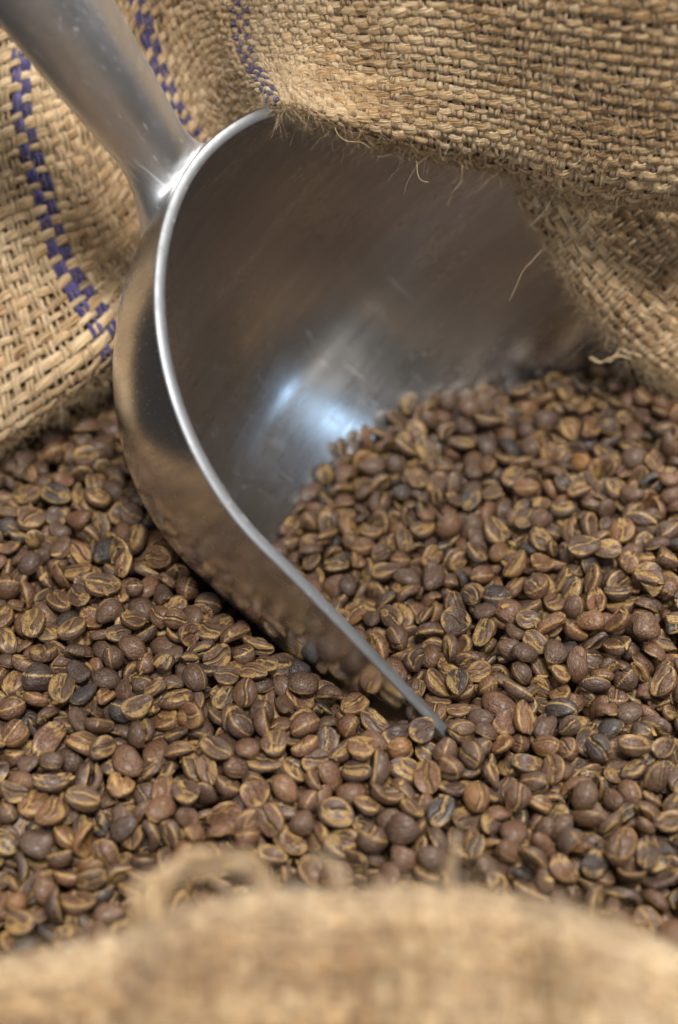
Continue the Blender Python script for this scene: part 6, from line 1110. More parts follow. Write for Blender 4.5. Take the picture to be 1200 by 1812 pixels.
 20,-565,85,12,79,-60,-6,73,0, 251,558,73,27,93,20,14,74,0, -308,-1380,72,8,-51,40,76,68,0, 390,-581,72,49,-66,56,8,75,0, -57,-1047,72,12,-97,21,3,79,0, -815,266,84,21,81,54,2,77,0,
 -874,-546,72,32,68,-63,-18,71,0, -888,-649,72,86,-35,-31,-21,79,0, -463,426,85,-1,72,69,-7,80,0, -738,-376,72,20,90,38,-4,83,0, 440,-1113,72,13,-99,6,8,78,1, 338,-706,72,0,-32,-94,-13,58,0,
 -612,101,72,19,75,59,-23,84,0, 316,-46,84,5,84,52,16,78,0, 138,-520,71,20,75,-51,38,87,0, -499,382,83,10,33,-91,23,82,0, 356,-337,71,76,-39,-48,20,86,0, -843,409,71,6,13,97,-22,91,0,
 -814,511,71,14,55,-83,-1,75,0, -793,-790,71,2,-16,-97,-16,98,0, 70,-552,71,74,40,-47,-29,91,0, -921,-469,71,69,54,47,2,86,1, 813,-86,75,-51,17,80,27,64,0, -378,-1020,71,21,-94,-7,-25,63,0,
 -793,168,71,33,-36,5,87,81,0, 273,-1172,71,7,86,50,7,79,0, 608,-1386,78,13,3,89,44,74,0, -548,131,71,41,91,-2,-1,74,0, 400,-799,71,24,95,-20,2,79,0, 277,-240,77,5,33,-79,-52,77,0,
 698,-1236,71,31,-24,-84,37,69,0, 211,-503,71,12,-17,-78,-58,73,0, -671,-602,71,41,14,-8,90,89,0, -378,90,84,-12,40,-89,19,90,0, 591,-956,71,99,-7,-11,3,93,0, -808,94,70,45,3,0,-89,70,0,
 492,-659,70,20,-19,5,96,82,1, 11,514,70,42,19,-12,-88,73,0, 379,-491,70,4,33,91,25,80,1, -893,-1274,70,92,-15,-31,-19,64,0, 275,213,70,27,33,-68,-59,78,0, 686,-1006,70,49,83,-24,-3,75,0,
 160,-998,78,-4,61,-77,-19,55,0, -175,-979,85,1,6,-99,12,91,0, -195,499,70,33,86,39,-1,74,0, -615,-30,83,5,96,-26,6,81,0, -652,192,69,22,97,-8,-6,75,0, -652,14,69,3,-95,22,-22,73,0,
 -767,-427,69,36,3,32,-88,75,1, 522,-640,73,-54,74,-33,21,69,0, 995,-1310,69,51,-85,-12,-8,64,1, -553,558,69,26,-24,58,-73,80,1, -787,-121,69,70,-5,-24,68,70,0, -145,-1199,69,21,15,95,-18,70,0,
 -896,-1224,69,89,-2,22,-41,72,0, 412,114,81,19,79,-58,7,77,0, 790,-1289,69,20,37,87,26,82,0, -384,-1111,69,19,0,-92,35,87,0, -642,-791,82,-18,98,-4,0,84,0, -883,-420,65,-62,57,-20,-50,72,0,
 -278,-1133,68,51,-8,80,-30,67,0, -946,-1249,68,58,-32,52,-53,73,0, -231,-1230,68,5,-54,-84,4,86,0, 475,10,68,43,-1,5,90,73,0, -697,-1148,68,11,6,98,15,73,0, 669,-1181,68,15,44,87,19,70,0,
 -675,-263,68,79,8,-12,-60,85,1, 513,-1062,68,13,74,60,28,73,0, -332,-1177,68,4,54,83,16,86,0, -514,-1153,74,-28,81,35,37,72,0, -610,357,67,49,24,-22,81,85,1, 302,-669,67,13,31,84,43,73,1,
 304,518,67,29,52,-81,-3,56,0, 530,403,67,54,-28,-74,-28,60,0, 614,143,67,1,-93,-37,-10,72,1, -493,-879,78,-8,72,69,8,66,0, 449,-62,67,20,-96,-18,0,89,0, -657,428,67,35,-9,-22,-91,67,1,
 708,-1294,67,27,94,19,13,61,0, 122,-577,67,11,-98,-19,4,86,0, 677,-882,79,-5,3,100,7,76,0, -672,-963,68,61,38,-64,-28,80,0, -675,64,66,8,80,-26,-54,70,0, -689,-545,79,5,74,-66,-9,77,0,
 406,-1308,66,4,9,99,6,69,0, 414,-320,66,10,-87,49,-2,85,0, -35,485,80,10,95,-27,-8,87,0, -569,-1042,74,-45,88,8,-12,87,0, 254,-298,66,34,-5,47,82,63,1, -107,-1341,66,7,-99,11,7,94,0,
 -613,-897,66,43,-40,73,-36,91,0, 282,351,66,53,24,-13,-80,76,1, -804,-1272,66,52,62,-28,-51,76,0, -772,305,65,32,-18,-84,-39,79,1, 673,-79,65,22,91,-27,-20,72,0, 386,-1365,65,86,16,3,49,87,0,
 -702,-853,65,42,11,-24,87,75,1, 117,-416,75,-29,87,-37,17,72,0, 329,-172,65,30,50,2,81,96,0, -261,430,65,0,3,-9,100,78,1, 483,-302,65,59,6,-22,-77,78,0, -768,-203,65,43,16,-21,86,78,1,
 383,378,64,14,-83,36,-40,88,0, -803,-65,64,41,1,-90,16,68,0, -175,590,64,52,56,-45,46,71,0, 154,-1234,64,17,-98,-6,1,80,0, 467,-481,75,5,33,94,-6,66,0, -239,-1332,64,9,94,33,-6,75,0,
 507,-243,76,6,91,38,19,74,0, -748,-928,64,75,-30,-59,-1,72,0, 653,-136,80,9,91,41,4,98,0, 315,-937,76,-1,76,-65,2,74,0, 44,454,64,30,-56,-75,18,84,1, 594,-1285,63,14,99,-1,-9,62,0,
 -743,-981,63,9,-86,49,10,82,0, -788,-898,63,13,-5,91,40,76,0, 381,-620,63,72,64,-7,-24,74,1, 479,120,63,12,-13,-98,3,84,0, 556,-677,63,32,-43,83,-15,73,0, 257,-588,63,7,69,60,40,75,0,
 525,-479,63,83,4,-3,55,81,0, -329,-1052,63,88,-18,-8,44,83,0, -67,-1290,74,-26,77,-57,-14,78,0, 420,293,63,33,72,59,-17,77,0, 723,-1345,72,34,93,4,11,71,0, 850,-1049,75,2,50,86,11,74,0,
 -803,-243,63,61,71,6,35,80,1, -798,-959,63,18,59,78,11,83,0, -335,339,63,5,27,77,-58,83,0, 379,-370,63,31,-27,5,91,72,0, -794,221,62,76,32,-30,-47,64,0, 504,-52,74,11,51,85,10,70,0,
 217,148,72,-31,80,-49,-16,78,0, -876,19,75,19,77,60,5,81,0, 184,576,63,-64,69,25,22,74,0, -159,413,62,55,-6,-7,83,76,1, -557,-1087,68,-41,0,84,35,83,0, -375,253,62,5,-68,69,-24,77,0,
 -933,-684,62,61,-10,79,5,87,1, -857,-1057,62,68,-53,47,18,75,0, -230,301,62,14,29,87,-36,87,0, 440,-872,74,8,93,-31,-16,80,0, -530,-970,62,19,-42,-87,15,93,0, -648,-655,73,-4,99,16,-3,67,0,
 -710,219,62,12,-79,-54,-25,80,0, -814,-724,62,20,-94,16,-24,92,0, -681,132,74,-16,95,22,14,83,0, 508,-1127,61,14,-18,-97,7,63,1, -788,-295,61,35,89,-18,-21,80,0, -511,-1035,61,33,-15,23,90,76,0,
 -263,242,61,91,-8,2,40,88,0, -39,-504,61,2,55,83,-7,79,0, -372,-1226,61,10,75,-65,1,72,1, -458,-940,72,-15,93,-32,5,70,0, -773,-549,61,98,-6,-15,8,79,0, 130,550,61,1,57,-81,8,83,1,
 -887,-1079,61,15,-52,-83,13,76,0, 128,-1281,61,20,-96,13,-13,83,0, 121,-479,72,-28,81,51,-9,81,0, 292,89,60,80,-2,-53,-29,70,0, 348,-1342,60,52,3,-11,-85,56,0, 727,-1072,71,5,33,94,8,67,0,
 -835,200,67,10,26,-85,-45,69,0, 661,-942,74,5,0,-100,0,80,0, 319,-116,60,72,31,-38,49,92,1, -924,-1169,60,7,2,44,90,70,0, -726,-263,60,9,-90,41,9,76,1, -271,331,60,23,-97,-4,-7,61,1,
 -858,-1270,70,4,50,80,33,77,0, -101,526,60,11,-36,-65,-66,86,0, 154,-156,60,23,-67,-70,-5,78,0, -53,-1232,60,4,94,34,-8,84,1, -411,-1055,70,-30,75,-58,13,78,0, -789,-659,72,-18,94,28,-8,79,0,
 -39,-1112,59,29,-45,84,13,80,1, -326,-1125,59,16,-5,-96,-22,65,1, -688,-1365,68,-20,82,-32,43,90,0, -816,568,59,50,39,-70,-33,76,0, 53,-596,59,95,21,-20,-8,58,0, -446,293,59,34,31,-49,-74,61,0,
 -842,-913,59,25,-65,-72,6,83,1, 98,-1356,75,-15,36,92,7,98,0, 157,-661,59,64,4,8,-76,72,0, 895,-1337,59,49,2,-6,-87,69,0, -930,-1048,59,2,95,-20,-25,76,0, -425,-1221,59,44,80,-40,-13,83,0,
 -222,535,59,19,-95,-27,-2,77,0, 105,451,59,92,0,-40,0,68,0, -794,-1215,59,50,-33,-66,45,69,0, -747,-826,59,27,-42,-28,82,61,1, -568,-1240,59,18,-92,-35,-7,92,0, 357,-1011,59,40,14,14,90,67,0,
 240,-540,59,10,-96,-8,26,85,0, 91,-1235,59,19,-96,14,12,75,1, -111,466,68,-31,94,0,12,71,0, -923,-1120,58,11,-50,85,10,70,0, 581,-29,58,27,-54,80,-6,78,0, 871,-1219,69,9,98,-10,11,67,0,
 143,467,58,8,52,85,8,76,1, 534,302,58,21,-68,-26,66,69,0, -804,-601,68,7,90,22,36,82,0, -594,-948,58,27,-80,19,-50,68,0, -323,178,58,84,-21,49,9,70,0, 154,-1121,71,-16,90,40,2,81,0,
 -689,-208,58,5,-52,85,1,73,0, -470,-1176,58,8,56,-74,-35,80,0, -710,-311,51,-88,45,9,-9,72,0, 335,117,57,57,-2,1,-82,85,1, -581,491,57,35,79,-49,-13,87,0, 214,-388,57,8,80,9,59,76,0,
 -731,-1323,66,-4,50,79,37,71,0, 263,-339,57,30,-13,-88,34,78,0, -766,456,57,3,-14,-30,94,69,1, -630,-1357,57,16,57,-80,9,88,0, 77,576,60,-28,18,-79,-51,66,0, 140,-394,57,6,45,86,24,82,0,
 -438,-1117,57,13,-53,82,-18,68,0, 171,161,67,-10,54,76,-35,82,0, -848,-1349,57,3,23,95,23,76,0, 194,61,57,8,-83,55,-1,75,0, -885,-821,57,7,35,-29,-89,94,0, 959,-1218,57,17,11,-9,-97,69,0,
 223,-1232,66,-29,91,27,-10,70,0, 5,-1053,57,16,9,7,-98,89,0, -855,-155,56,6,-95,27,14,75,0, -107,-1227,56,41,3,8,-91,76,0, 210,-293,56,77,-38,50,-6,73,0, -735,132,56,42,34,-84,-1,77,1,
 422,337,66,10,41,-88,-24,65,0, -903,-24,59,7,79,-3,-61,80,0, 190,-321,56,9,32,-54,-77,57,0, -685,566,56,22,46,-24,-82,79,0, 269,-214,56,53,-79,-30,4,78,0, 483,322,56,10,-17,-89,-42,91,1,
 401,-241,56,12,-71,70,-5,84,0, 8,573,56,66,-74,15,-1,88,0, 401,-1143,56,60,-17,-9,78,62,0, -841,158,56,25,-27,86,36,65,1, -368,530,71,-10,4,-99,2,94,0, -784,-1021,56,2,-99,16,4,86,0,
 -810,-17,55,10,6,90,-43,89,1, 479,267,55,91,3,2,-41,79,0, -931,-262,55,34,77,53,14,75,1, -615,397,55,16,-44,-85,-23,83,0, 324,12,55,83,-4,-17,52,80,0, 341,193,55,68,-46,-15,-55,74,1,
 -676,282,55,10,-27,96,-6,83,0, 513,202,54,12,-17,98,1,82,0, -505,-1238,54,30,-94,-6,16,79,1, -893,-949,54,11,40,91,-1,79,0, -72,331,54,21,-72,23,62,86,0, 209,-72,54,99,-10,7,-4,56,0,
 -940,-775,65,-8,85,-48,22,73,0, 654,-24,54,13,-2,-11,99,74,0, 256,-99,63,-14,96,14,19,65,0, -924,-1353,54,90,-29,-5,33,90,0, -705,445,53,3,-100,7,4,78,0, -886,-876,53,78,-40,-5,-48,76,0,
 -934,7,53,77,-45,-37,25,73,0, -732,-38,68,11,85,51,1,90,0, 84,-1122,53,100,6,5,-1,75,0, 454,189,53,29,61,73,-9,79,0, 308,-371,52,15,-33,91,19,70,0, -791,-376,63,-12,11,-98,14,65,0,
 -53,567,53,-8,51,53,67,80,0, -776,-1165,52,0,-91,-40,3,79,0, -427,400,52,27,-5,9,96,68,0, -828,74,52,13,-90,-41,4,66,0, 354,-63,52,43,-35,50,-66,93,0, -29,440,52,24,94,-5,-23,79,0,
 -298,301,62,-3,2,-99,13,66,0, -578,571,51,56,-60,-57,3,78,0, 208,544,51,82,-1,0,-58,65,0, 0,-1182,63,-12,18,-97,-14,74,0, -689,166,51,17,-59,-78,-13,71,0, -178,-1172,61,-10,98,2,-15,65,0,
 358,267,46,-80,55,16,16,83,0, 319,312,51,74,16,-43,-49,98,0, -651,580,51,30,22,73,-58,66,1, 466,-145,51,14,-20,97,-3,89,0, -574,-1352,63,-7,63,77,7,76,0, -411,291,51,12,43,89,-1,72,1,
 168,-475,51,14,-51,85,3,66,0, 284,-19,62,-9,39,91,-11,70,0, -312,427,51,9,24,-13,96,68,0, 425,0,54,51,49,63,33,76,0, 297,-533,63,-6,46,-88,-1,75,0, -246,577,50,76,11,-64,9,77,1,
 -865,123,61,25,77,-56,-17,77,0, -232,359,50,97,-2,-10,22,71,0, 556,261,63,-15,0,-99,-2,79,0, -558,305,50,5,0,-92,39,80,0, -913,153,50,83,38,40,2,79,1, 198,236,61,-27,86,-42,-14,81,0,
 410,-178,50,33,-36,-81,33,79,0, -501,239,49,71,-42,28,49,73,1, -834,-319,49,70,4,-3,71,81,0, 35,526,61,-9,92,23,29,84,0, -763,176,49,8,-73,53,-42,82,1, -478,-1028,49,32,-85,37,-21,72,0,
 -695,-1248,49,12,-26,-88,-38,74,0, -844,-209,49,25,-8,-14,95,79,0, -767,236,49,85,7,25,-46,72,0, -177,-1241,49,98,18,4,7,61,0, -931,-1200,58,29,23,93,10,66,0, -576,-1001,49,8,-67,-73,-13,82,0,
 -404,440,49,27,43,86,6,69,0, 512,-710,62,0,19,98,-2,81,0, -268,206,48,6,99,10,-2,71,0, 528,1,48,44,-16,38,80,68,0, -603,-1166,60,-26,71,-65,-6,79,0, -871,-479,48,15,-98,-9,-9,80,0,
 243,-168,47,6,51,-79,34,88,0, 592,91,63,-6,95,-28,13,97,0, 101,-186,47,42,-88,-19,11,74,1, -912,-307,58,13,71,-69,-2,66,0, 294,205,47,22,86,-19,41,71,0, 199,5,47,74,-41,1,-53,79,0,
 145,-215,47,18,50,78,-34,76,1, -328,-1269,58,7,22,-97,3,64,0, 244,41,55,-23,38,-82,-37,80,0, 16,-1355,59,6,46,88,-5,71,0, -844,-437,58,-21,98,7,-3,77,0, -716,-1059,46,8,-99,-12,1,75,1,
 -930,-621,46,55,28,30,-73,83,0, 199,-435,46,80,20,-9,-56,72,0, -242,471,46,19,-41,-89,2,79,0, -275,533,41,31,9,48,81,62,0, -437,339,59,-18,61,77,9,85,0, 76,-397,46,83,4,-27,-48,71,0,
 -188,460,46,95,19,-9,22,74,1, 279,262,46,5,27,-96,7,81,0, -825,-122,56,-21,98,0,-7,68,0, -398,-1286,58,10,96,24,10,75,0, -683,399,45,80,-44,25,-32,55,0, -459,212,45,5,-8,-99,7,68,0,
 -847,-975,58,0,74,-66,12,78,0, -668,105,45,4,-26,87,-41,71,0, 87,-495,45,21,-65,-73,-2,69,0, 176,-252,44,61,-26,16,-73,66,1, 437,86,44,7,-42,90,8,77,1, 311,68,44,68,5,2,73,63,0,
 76,496,55,12,97,-19,13,70,0, 380,-123,44,11,99,-4,8,90,0, -719,-939,56,3,71,69,8,73,0, 143,-303,54,-15,19,-96,-11,61,0, 216,103,46,-36,66,37,54,74,0, -461,-1076,43,6,70,71,2,57,0,
 -785,273,43,2,-29,-37,-88,60,0, -836,-657,53,7,37,92,3,60,0, 472,-20,43,2,-8,97,-21,76,1, -530,403,57,-5,91,41,-4,84,0, 442,386,43,90,-23,37,-5,74,0, 238,3,43,61,-32,72,7,69,0,
 88,-455,43,20,-12,89,39,71,0, -831,118,51,26,17,93,19,65,0, -508,571,42,6,-78,-56,28,79,1, -300,471,42,16,-92,3,-36,85,0, -821,-1312,53,9,99,13,4,63,0, -841,237,53,19,9,-98,6,71,0,
 -629,539,42,12,-4,9,-99,76,0, 419,-83,42,12,88,-42,-21,70,0, -1,-399,53,-19,92,-31,16,77,0, -645,158,41,59,52,-58,18,71,1, -477,414,53,-1,72,69,9,75,0, -940,572,40,46,66,8,59,80,0,
 -4,-446,53,20,80,-55,15,86,0, -893,-562,40,86,-17,30,38,65,0, -876,401,40,17,-35,-92,1,89,0, 531,-37,52,-6,93,-35,0,72,0, 507,276,39,35,48,68,43,59,0, -524,495,49,-10,96,3,-25,68,0,
 -304,352,39,6,57,80,16,67,0, 202,-109,53,9,87,47,-9,83,0, -65,405,39,12,-88,-45,5,68,0, 417,268,39,18,33,91,-19,76,0, -442,266,39,18,39,-89,15,77,0, 83,123,38,13,-2,32,-94,83,0,
 131,-141,38,33,-78,-36,39,71,0, -663,210,38,7,-95,-29,-4,88,0, -240,270,38,6,7,98,-16,70,0, 19,-283,38,64,-3,10,-76,76,0, -572,-1131,51,-15,99,-4,6,81,0, 405,159,38,56,68,30,37,92,1,
 5,380,52,17,89,-41,-7,88,0, -804,518,38,0,-89,44,11,74,0, -841,29,38,46,-16,-7,-87,67,1, 356,323,37,11,-25,96,6,79,0, 380,229,37,73,-58,34,-14,75,0, -593,426,37,18,-37,-81,-42,85,0,
 -344,292,49,-13,83,53,1,75,0, 470,31,49,-9,35,-93,7,78,0, -54,-480,36,28,-45,-84,10,63,0, 263,318,35,43,-13,7,89,72,0, -139,434,35,5,-99,14,-7,90,0, 182,-526,35,24,-3,49,84,89,0,
 -849,288,34,94,-16,-28,8,91,0, 203,-31,41,-32,56,68,-37,76,0, -937,-431,45,-25,17,-95,7,75,0, 189,-223,34,28,-11,84,46,73,0, -711,522,46,3,95,-2,-30,91,0, 287,172,33,22,59,56,-54,82,0,
 259,130,33,10,35,91,-22,86,1, 179,-300,33,32,-91,24,-5,75,0, -137,276,33,41,-79,-36,29,75,0, 214,330,33,27,-83,-48,11,75,0, -927,319,33,31,-53,-69,-39,90,0, -300,262,33,98,-6,-1,-21,76,1,
 -563,339,40,-42,90,13,-3,75,0, -747,265,32,14,74,53,39,84,0, -515,281,32,18,16,-82,51,73,0, 400,309,30,35,36,-54,-68,66,0, 255,75,43,-12,95,-30,3,67,0, 121,-585,31,2,0,99,-13,78,0,
 -763,480,31,24,-30,92,0,82,0, -837,555,31,23,-70,-66,16,80,0, -391,361,30,34,-15,-29,88,86,0, -368,575,30,44,-85,-15,-23,76,0, 101,-73,30,26,-81,10,-51,87,0, -573,264,43,3,62,77,-14,83,0,
 428,220,29,1,59,-80,-10,61,0, -637,264,29,7,18,98,3,86,0, 71,244,29,67,-3,-72,18,86,0, 360,-188,29,16,86,41,27,80,0, -938,418,29,32,-43,-21,-82,70,0, -369,389,29,5,44,87,22,80,0,
 476,271,29,58,-4,-8,-81,55,0, 279,27,28,13,-46,86,-20,87,0, 63,-598,28,80,-54,0,-26,69,0, 296,355,28,19,-95,15,20,75,0, -896,-660,42,-3,11,-99,1,80,0, 522,80,39,-11,97,-22,-1,65,0,
 -853,77,28,8,52,-85,-6,83,0, -909,105,28,27,-13,27,92,93,0, -423,416,27,15,63,-75,12,76,0, -767,555,27,33,93,-12,-6,83,0, -922,-779,39,-10,69,-70,18,73,0, 484,153,40,-8,99,15,1,80,0,
 308,96,27,1,79,62,0,82,0, 76,-107,39,13,98,-15,0,73,0, -533,435,27,18,-33,-91,-16,88,0, 261,-310,21,5,11,50,86,72,0, 84,141,27,34,-83,-42,-12,73,0, -686,483,36,-23,46,-83,21,73,0,
 358,367,26,12,-43,-89,-11,68,0, -720,148,26,15,-86,-46,-15,55,0, 90,-306,27,-25,63,39,63,83,0, 239,419,25,37,-61,-64,-29,79,0, -122,483,25,27,88,-39,3,70,0, -673,325,25,7,-82,51,-24,73,0,
 -924,-588,25,19,4,-5,-98,86,0, 249,-370,25,68,-11,5,73,75,0, -676,559,25,13,19,96,-15,70,0, -489,519,24,39,20,-23,87,64,0, -622,560,24,29,-87,-39,9,72,0, -871,180,24,61,12,-31,73,86,0,
 364,199,24,14,39,76,50,79,0, -376,484,24,33,15,-69,63,82,1, -733,97,23,73,-5,5,68,72,0, 267,-32,23,66,25,-43,-56,75,1, -104,-398,23,66,-54,31,-42,82,1, -713,355,23,28,86,-43,1,70,1,
 -67,-159,23,94,-33,-4,11,75,0, -582,537,22,23,67,-70,1,70,0, -442,521,22,6,51,-27,-81,72,0, 211,-406,22,28,92,-24,15,83,0, -504,479,22,36,89,22,15,60,0, 227,-65,25,41,32,70,49,90,0,
 -931,173,21,10,-78,-60,12,84,0, -21,-503,30,-41,15,-90,-6,84,0, -572,381,21,99,-5,3,9,72,0, -201,579,20,31,-15,65,68,66,0, 183,81,28,-27,39,79,39,80,0, -215,437,20,10,36,-93,-7,61,0,
 -891,288,20,43,-73,-36,39,63,0, -275,311,20,94,-8,-4,32,84,0, -394,305,23,8,26,76,59,74,0, 29,-408,19,20,18,92,-30,77,0, -339,331,19,5,-64,-76,7,86,0, 229,-273,28,10,59,-75,-29,67,0,
 -438,375,19,41,80,-24,-37,81,0, -312,388,19,1,14,99,-5,61,0, -395,519,18,9,-10,-90,-41,81,0, -854,213,18,62,-69,-7,-36,63,1, 132,-278,18,79,-16,15,-57,71,0, 109,-374,32,5,95,30,-11,84,0,
 -431,481,18,17,-26,82,-48,78,1, 65,167,18,35,0,-80,-49,86,0, -612,316,32,2,97,-25,-2,88,0, -37,328,17,12,83,26,-48,70,1, -267,433,17,73,-5,-10,-67,87,0, 314,239,17,87,27,-30,-28,80,1,
 -460,310,16,42,83,-37,1,70,1, 30,-503,25,18,10,89,41,92,0, -6,-210,31,1,100,3,2,89,0, 158,-390,16,22,-36,89,-18,74,0, 257,-250,16,12,-92,-15,-35,65,0, -149,-291,28,-33,81,-48,3,98,0,
 173,-149,15,42,-70,-57,4,84,0, 18,120,15,54,-36,14,74,98,0, 169,-444,15,19,-59,77,-17,73,0, 262,308,15,6,-7,99,-9,96,0, 176,164,24,-12,74,-62,-24,61,0, 220,-205,14,15,38,91,11,89,0,
 173,-194,21,-45,70,55,2,73,0, -927,376,28,-12,5,-99,4,85,0, 125,-218,14,27,-78,-49,28,84,0, 102,-163,10,32,39,-50,-70,72,0, 221,55,9,-67,57,33,-35,82,0, 67,-219,18,-34,71,-52,33,83,0,
 -66,-192,21,-11,51,-85,11,68,0, 67,-335,23,18,1,-97,15,89,0, -549,497,9,98,-4,9,18,86,0, -116,-268,9,8,47,84,26,76,0, 350,259,19,-22,9,-97,-1,64,0, 181,9,9,73,-51,10,44,76,0,
 -497,542,19,-2,36,-93,-9,66,0, 15,169,8,80,-36,-44,-18,71,0, 231,161,2,-4,13,-51,-85,74,0, -34,128,7,18,-84,35,38,74,0, -386,431,17,-18,27,-95,3,64,0, 223,124,4,3,-51,85,-13,62,0,
 208,212,15,21,67,-67,-24,84,0, -211,181,3,55,46,15,68,67,1, 109,34,3,29,-60,56,-48,82,0, 185,297,3,3,-36,87,34,68,0, 142,-72,3,16,46,48,-73,74,0, -310,44,3,27,-12,-57,-77,71,0,
 202,396,2,38,-53,-76,-6,72,0, 119,-113,2,5,-5,59,81,78,1, 219,-318,13,11,4,99,5,75,0, 111,176,0,25,-83,-25,-43,69,0, -16,-144,0,71,-35,-46,-40,85,0, 28,-64,8,-47,26,83,-14,93,0,
 -96,14,-1,55,-51,-28,60,81,0, 7,-449,-1,49,36,22,77,67,0, 17,-171,9,-10,92,-32,20,78,0, 150,-328,8,7,25,96,14,86,0, -311,-306,-6,6,28,-71,-64,78,1, 112,249,3,-39,80,45,-6,77,0,
 104,-273,-8,37,-76,52,-13,85,0, 56,21,-8,79,-16,30,51,64,0, 56,-55,-3,35,27,90,4,61,0, -58,-220,-11,5,-91,-33,-23,76,0, -144,-128,-12,77,19,33,-52,73,1, -147,-201,-12,53,61,49,-34,60,0,
 -148,-242,-4,4,92,7,-39,75,0, -5,-223,-14,29,46,82,-19,80,0, 164,116,-15,18,-68,58,-41,81,0, 66,-92,-15,76,50,-30,31,81,0, -71,-18,-16,68,-15,62,37,90,1, -79,-381,-3,6,100,2,5,76,0,
 -28,66,-17,38,45,-80,1,84,0, 125,208,-18,55,8,73,41,79,0, 84,135,-7,-13,15,-97,-13,77,0, -248,138,-9,-21,13,-97,9,70,0, 50,166,-20,26,-92,-17,21,78,0, -269,25,-21,19,75,-63,-11,80,0,
 -116,-38,-11,-26,82,47,-22,80,0, -103,-333,-14,25,88,-15,-37,89,0, -278,-274,-11,-1,97,-16,17,75,0, -61,30,-24,83,54,-1,-10,72,0, -285,85,-26,68,-14,12,71,74,0, -70,-170,-26,62,55,-47,28,68,0,
 82,-13,-26,24,-32,-83,-40,73,0, 5,293,-26,27,89,-17,-31,87,1, -34,-302,-27,58,-13,-61,-52,83,0, 35,111,-28,43,-29,77,37,87,0, -76,-298,-29,42,-32,-77,36,85,0, -30,-336,-21,24,21,-93,19,71,0,
 -359,-137,-31,52,-55,44,-48,76,0, 34,347,-22,19,44,86,19,66,0, 15,-415,-32,81,-19,-14,-53,65,0, -279,-179,-32,0,-25,85,47,89,0, 99,155,-33,2,-99,10,-10,60,0, -243,-328,-30,-62,77,13,10,90,0,
 17,-192,-34,24,-89,31,-25,85,0, -228,-274,-34,59,16,63,48,78,1, 73,61,-38,-65,56,8,-51,65,0, -108,-251,-37,53,0,-27,-81,80,0, -26,-258,-38,61,-71,34,5,67,0, -107,-125,-38,6,17,-9,-98,67,0,
 127,34,-27,-6,42,-90,4,65,0, 15,-364,-29,-8,71,-70,0,67,0, 1,-71,-41,17,64,8,-75,67,1, 82,30,-42,21,22,-10,-95,67,0, -249,-364,-42,53,-48,15,69,73,0, -104,-197,-43,68,59,20,-38,81,1,
 -167,-407,-31,6,86,-49,14,84,0, -325,-110,-47,-75,65,9,5,76,0, -248,102,-46,32,-39,-18,84,75,0, -229,145,-47,93,0,-37,-3,67,0, 22,74,-47,11,30,46,-83,75,1, -60,-359,-35,5,27,95,-15,75,0,
 -44,-47,-40,26,95,-10,12,64,0, -69,-113,-50,22,81,-47,28,71,0, -103,164,-50,34,-46,-15,-81,83,0, -83,-249,-50,17,95,17,18,70,0, -335,-162,-51,24,94,-17,17,73,0, -132,222,-52,18,28,50,80,88,1,
 -280,74,-43,-5,55,79,-26,70,0, -333,-217,-54,86,4,24,44,92,1, -44,-208,-55,78,3,-3,-62,87,0, -11,-121,-56,97,-3,-4,-25,83,0, -226,34,-59,35,92,6,-16,90,1, -274,-51,-48,22,89,-37,13,78,0,
 -222,-152,-60,11,18,-94,28,87,0, -48,-71,-61,16,22,93,-24,77,0, -292,-292,-50,-27,94,-13,15,82,0, -303,35,-63,1,-79,-53,31,80,1, -178,3,-63,21,-63,-65,36,77,1, -132,65,-64,87,-28,22,-34,84,1,
 -291,-131,-65,92,18,11,32,81,1, -231,-210,-66,91,-34,-15,19,81,0, -162,121,-67,2,-94,-33,6,98,0, -342,-66,-67,92,9,20,-33,61,0, -211,-299,-69,40,-10,0,91,69,0, -79,105,-70,21,-52,-79,24,76,0,
 -283,-81,-71,14,99,8,-2,72,0, -301,-19,-71,13,4,-95,-29,81,0, -56,155,-72,65,8,-14,74,72,0, -178,-54,-72,31,-78,53,-12,74,0, -219,-78,-62,-4,16,95,25,78,0, -342,-114,-73,3,-68,-71,16,63,0,
 -238,-119,-74,40,-84,-35,9,67,0, -191,73,-75,5,-83,38,42,59,1, -278,-199,-67,19,16,-97,4,60,0, -230,-21,-66,8,75,65,9,77,0, -255,75,-69,1,98,-2,18,68,0, -878,-356,-8154,17,7,88,-44,70,0,
 -2237,-1373,-10399,29,-58,57,-51,86,0,
]
# beans that stand out: place in the list, tone in hundredths, 1 for round
ODD_BEANS = [(160, 99, 1), (274, 3, 1), (187, 2, 0), (22, 5, 1), (79, 95, 1), (136, 90, 1), (261, 94, 0), (16, 4, 0), (221, 90, 0), (219, 5, 1), (236, 93, 1), (269, 10, 1), (123, 3, 1), (172, 70, 1)]


def ico(sub):
    import bmesh
    bm = bmesh.new()
    bmesh.ops.create_icosphere(bm, subdivisions=sub, radius=1.0)
    V = np.array([v.co[:] for v in bm.verts])
    F = np.array([[v.index for v in f.verts] for f in bm.faces])
    bm.free()
    return V, F


N_SHAPE = 26
CREASE = np.linspace(0, 29, N_SHAPE)


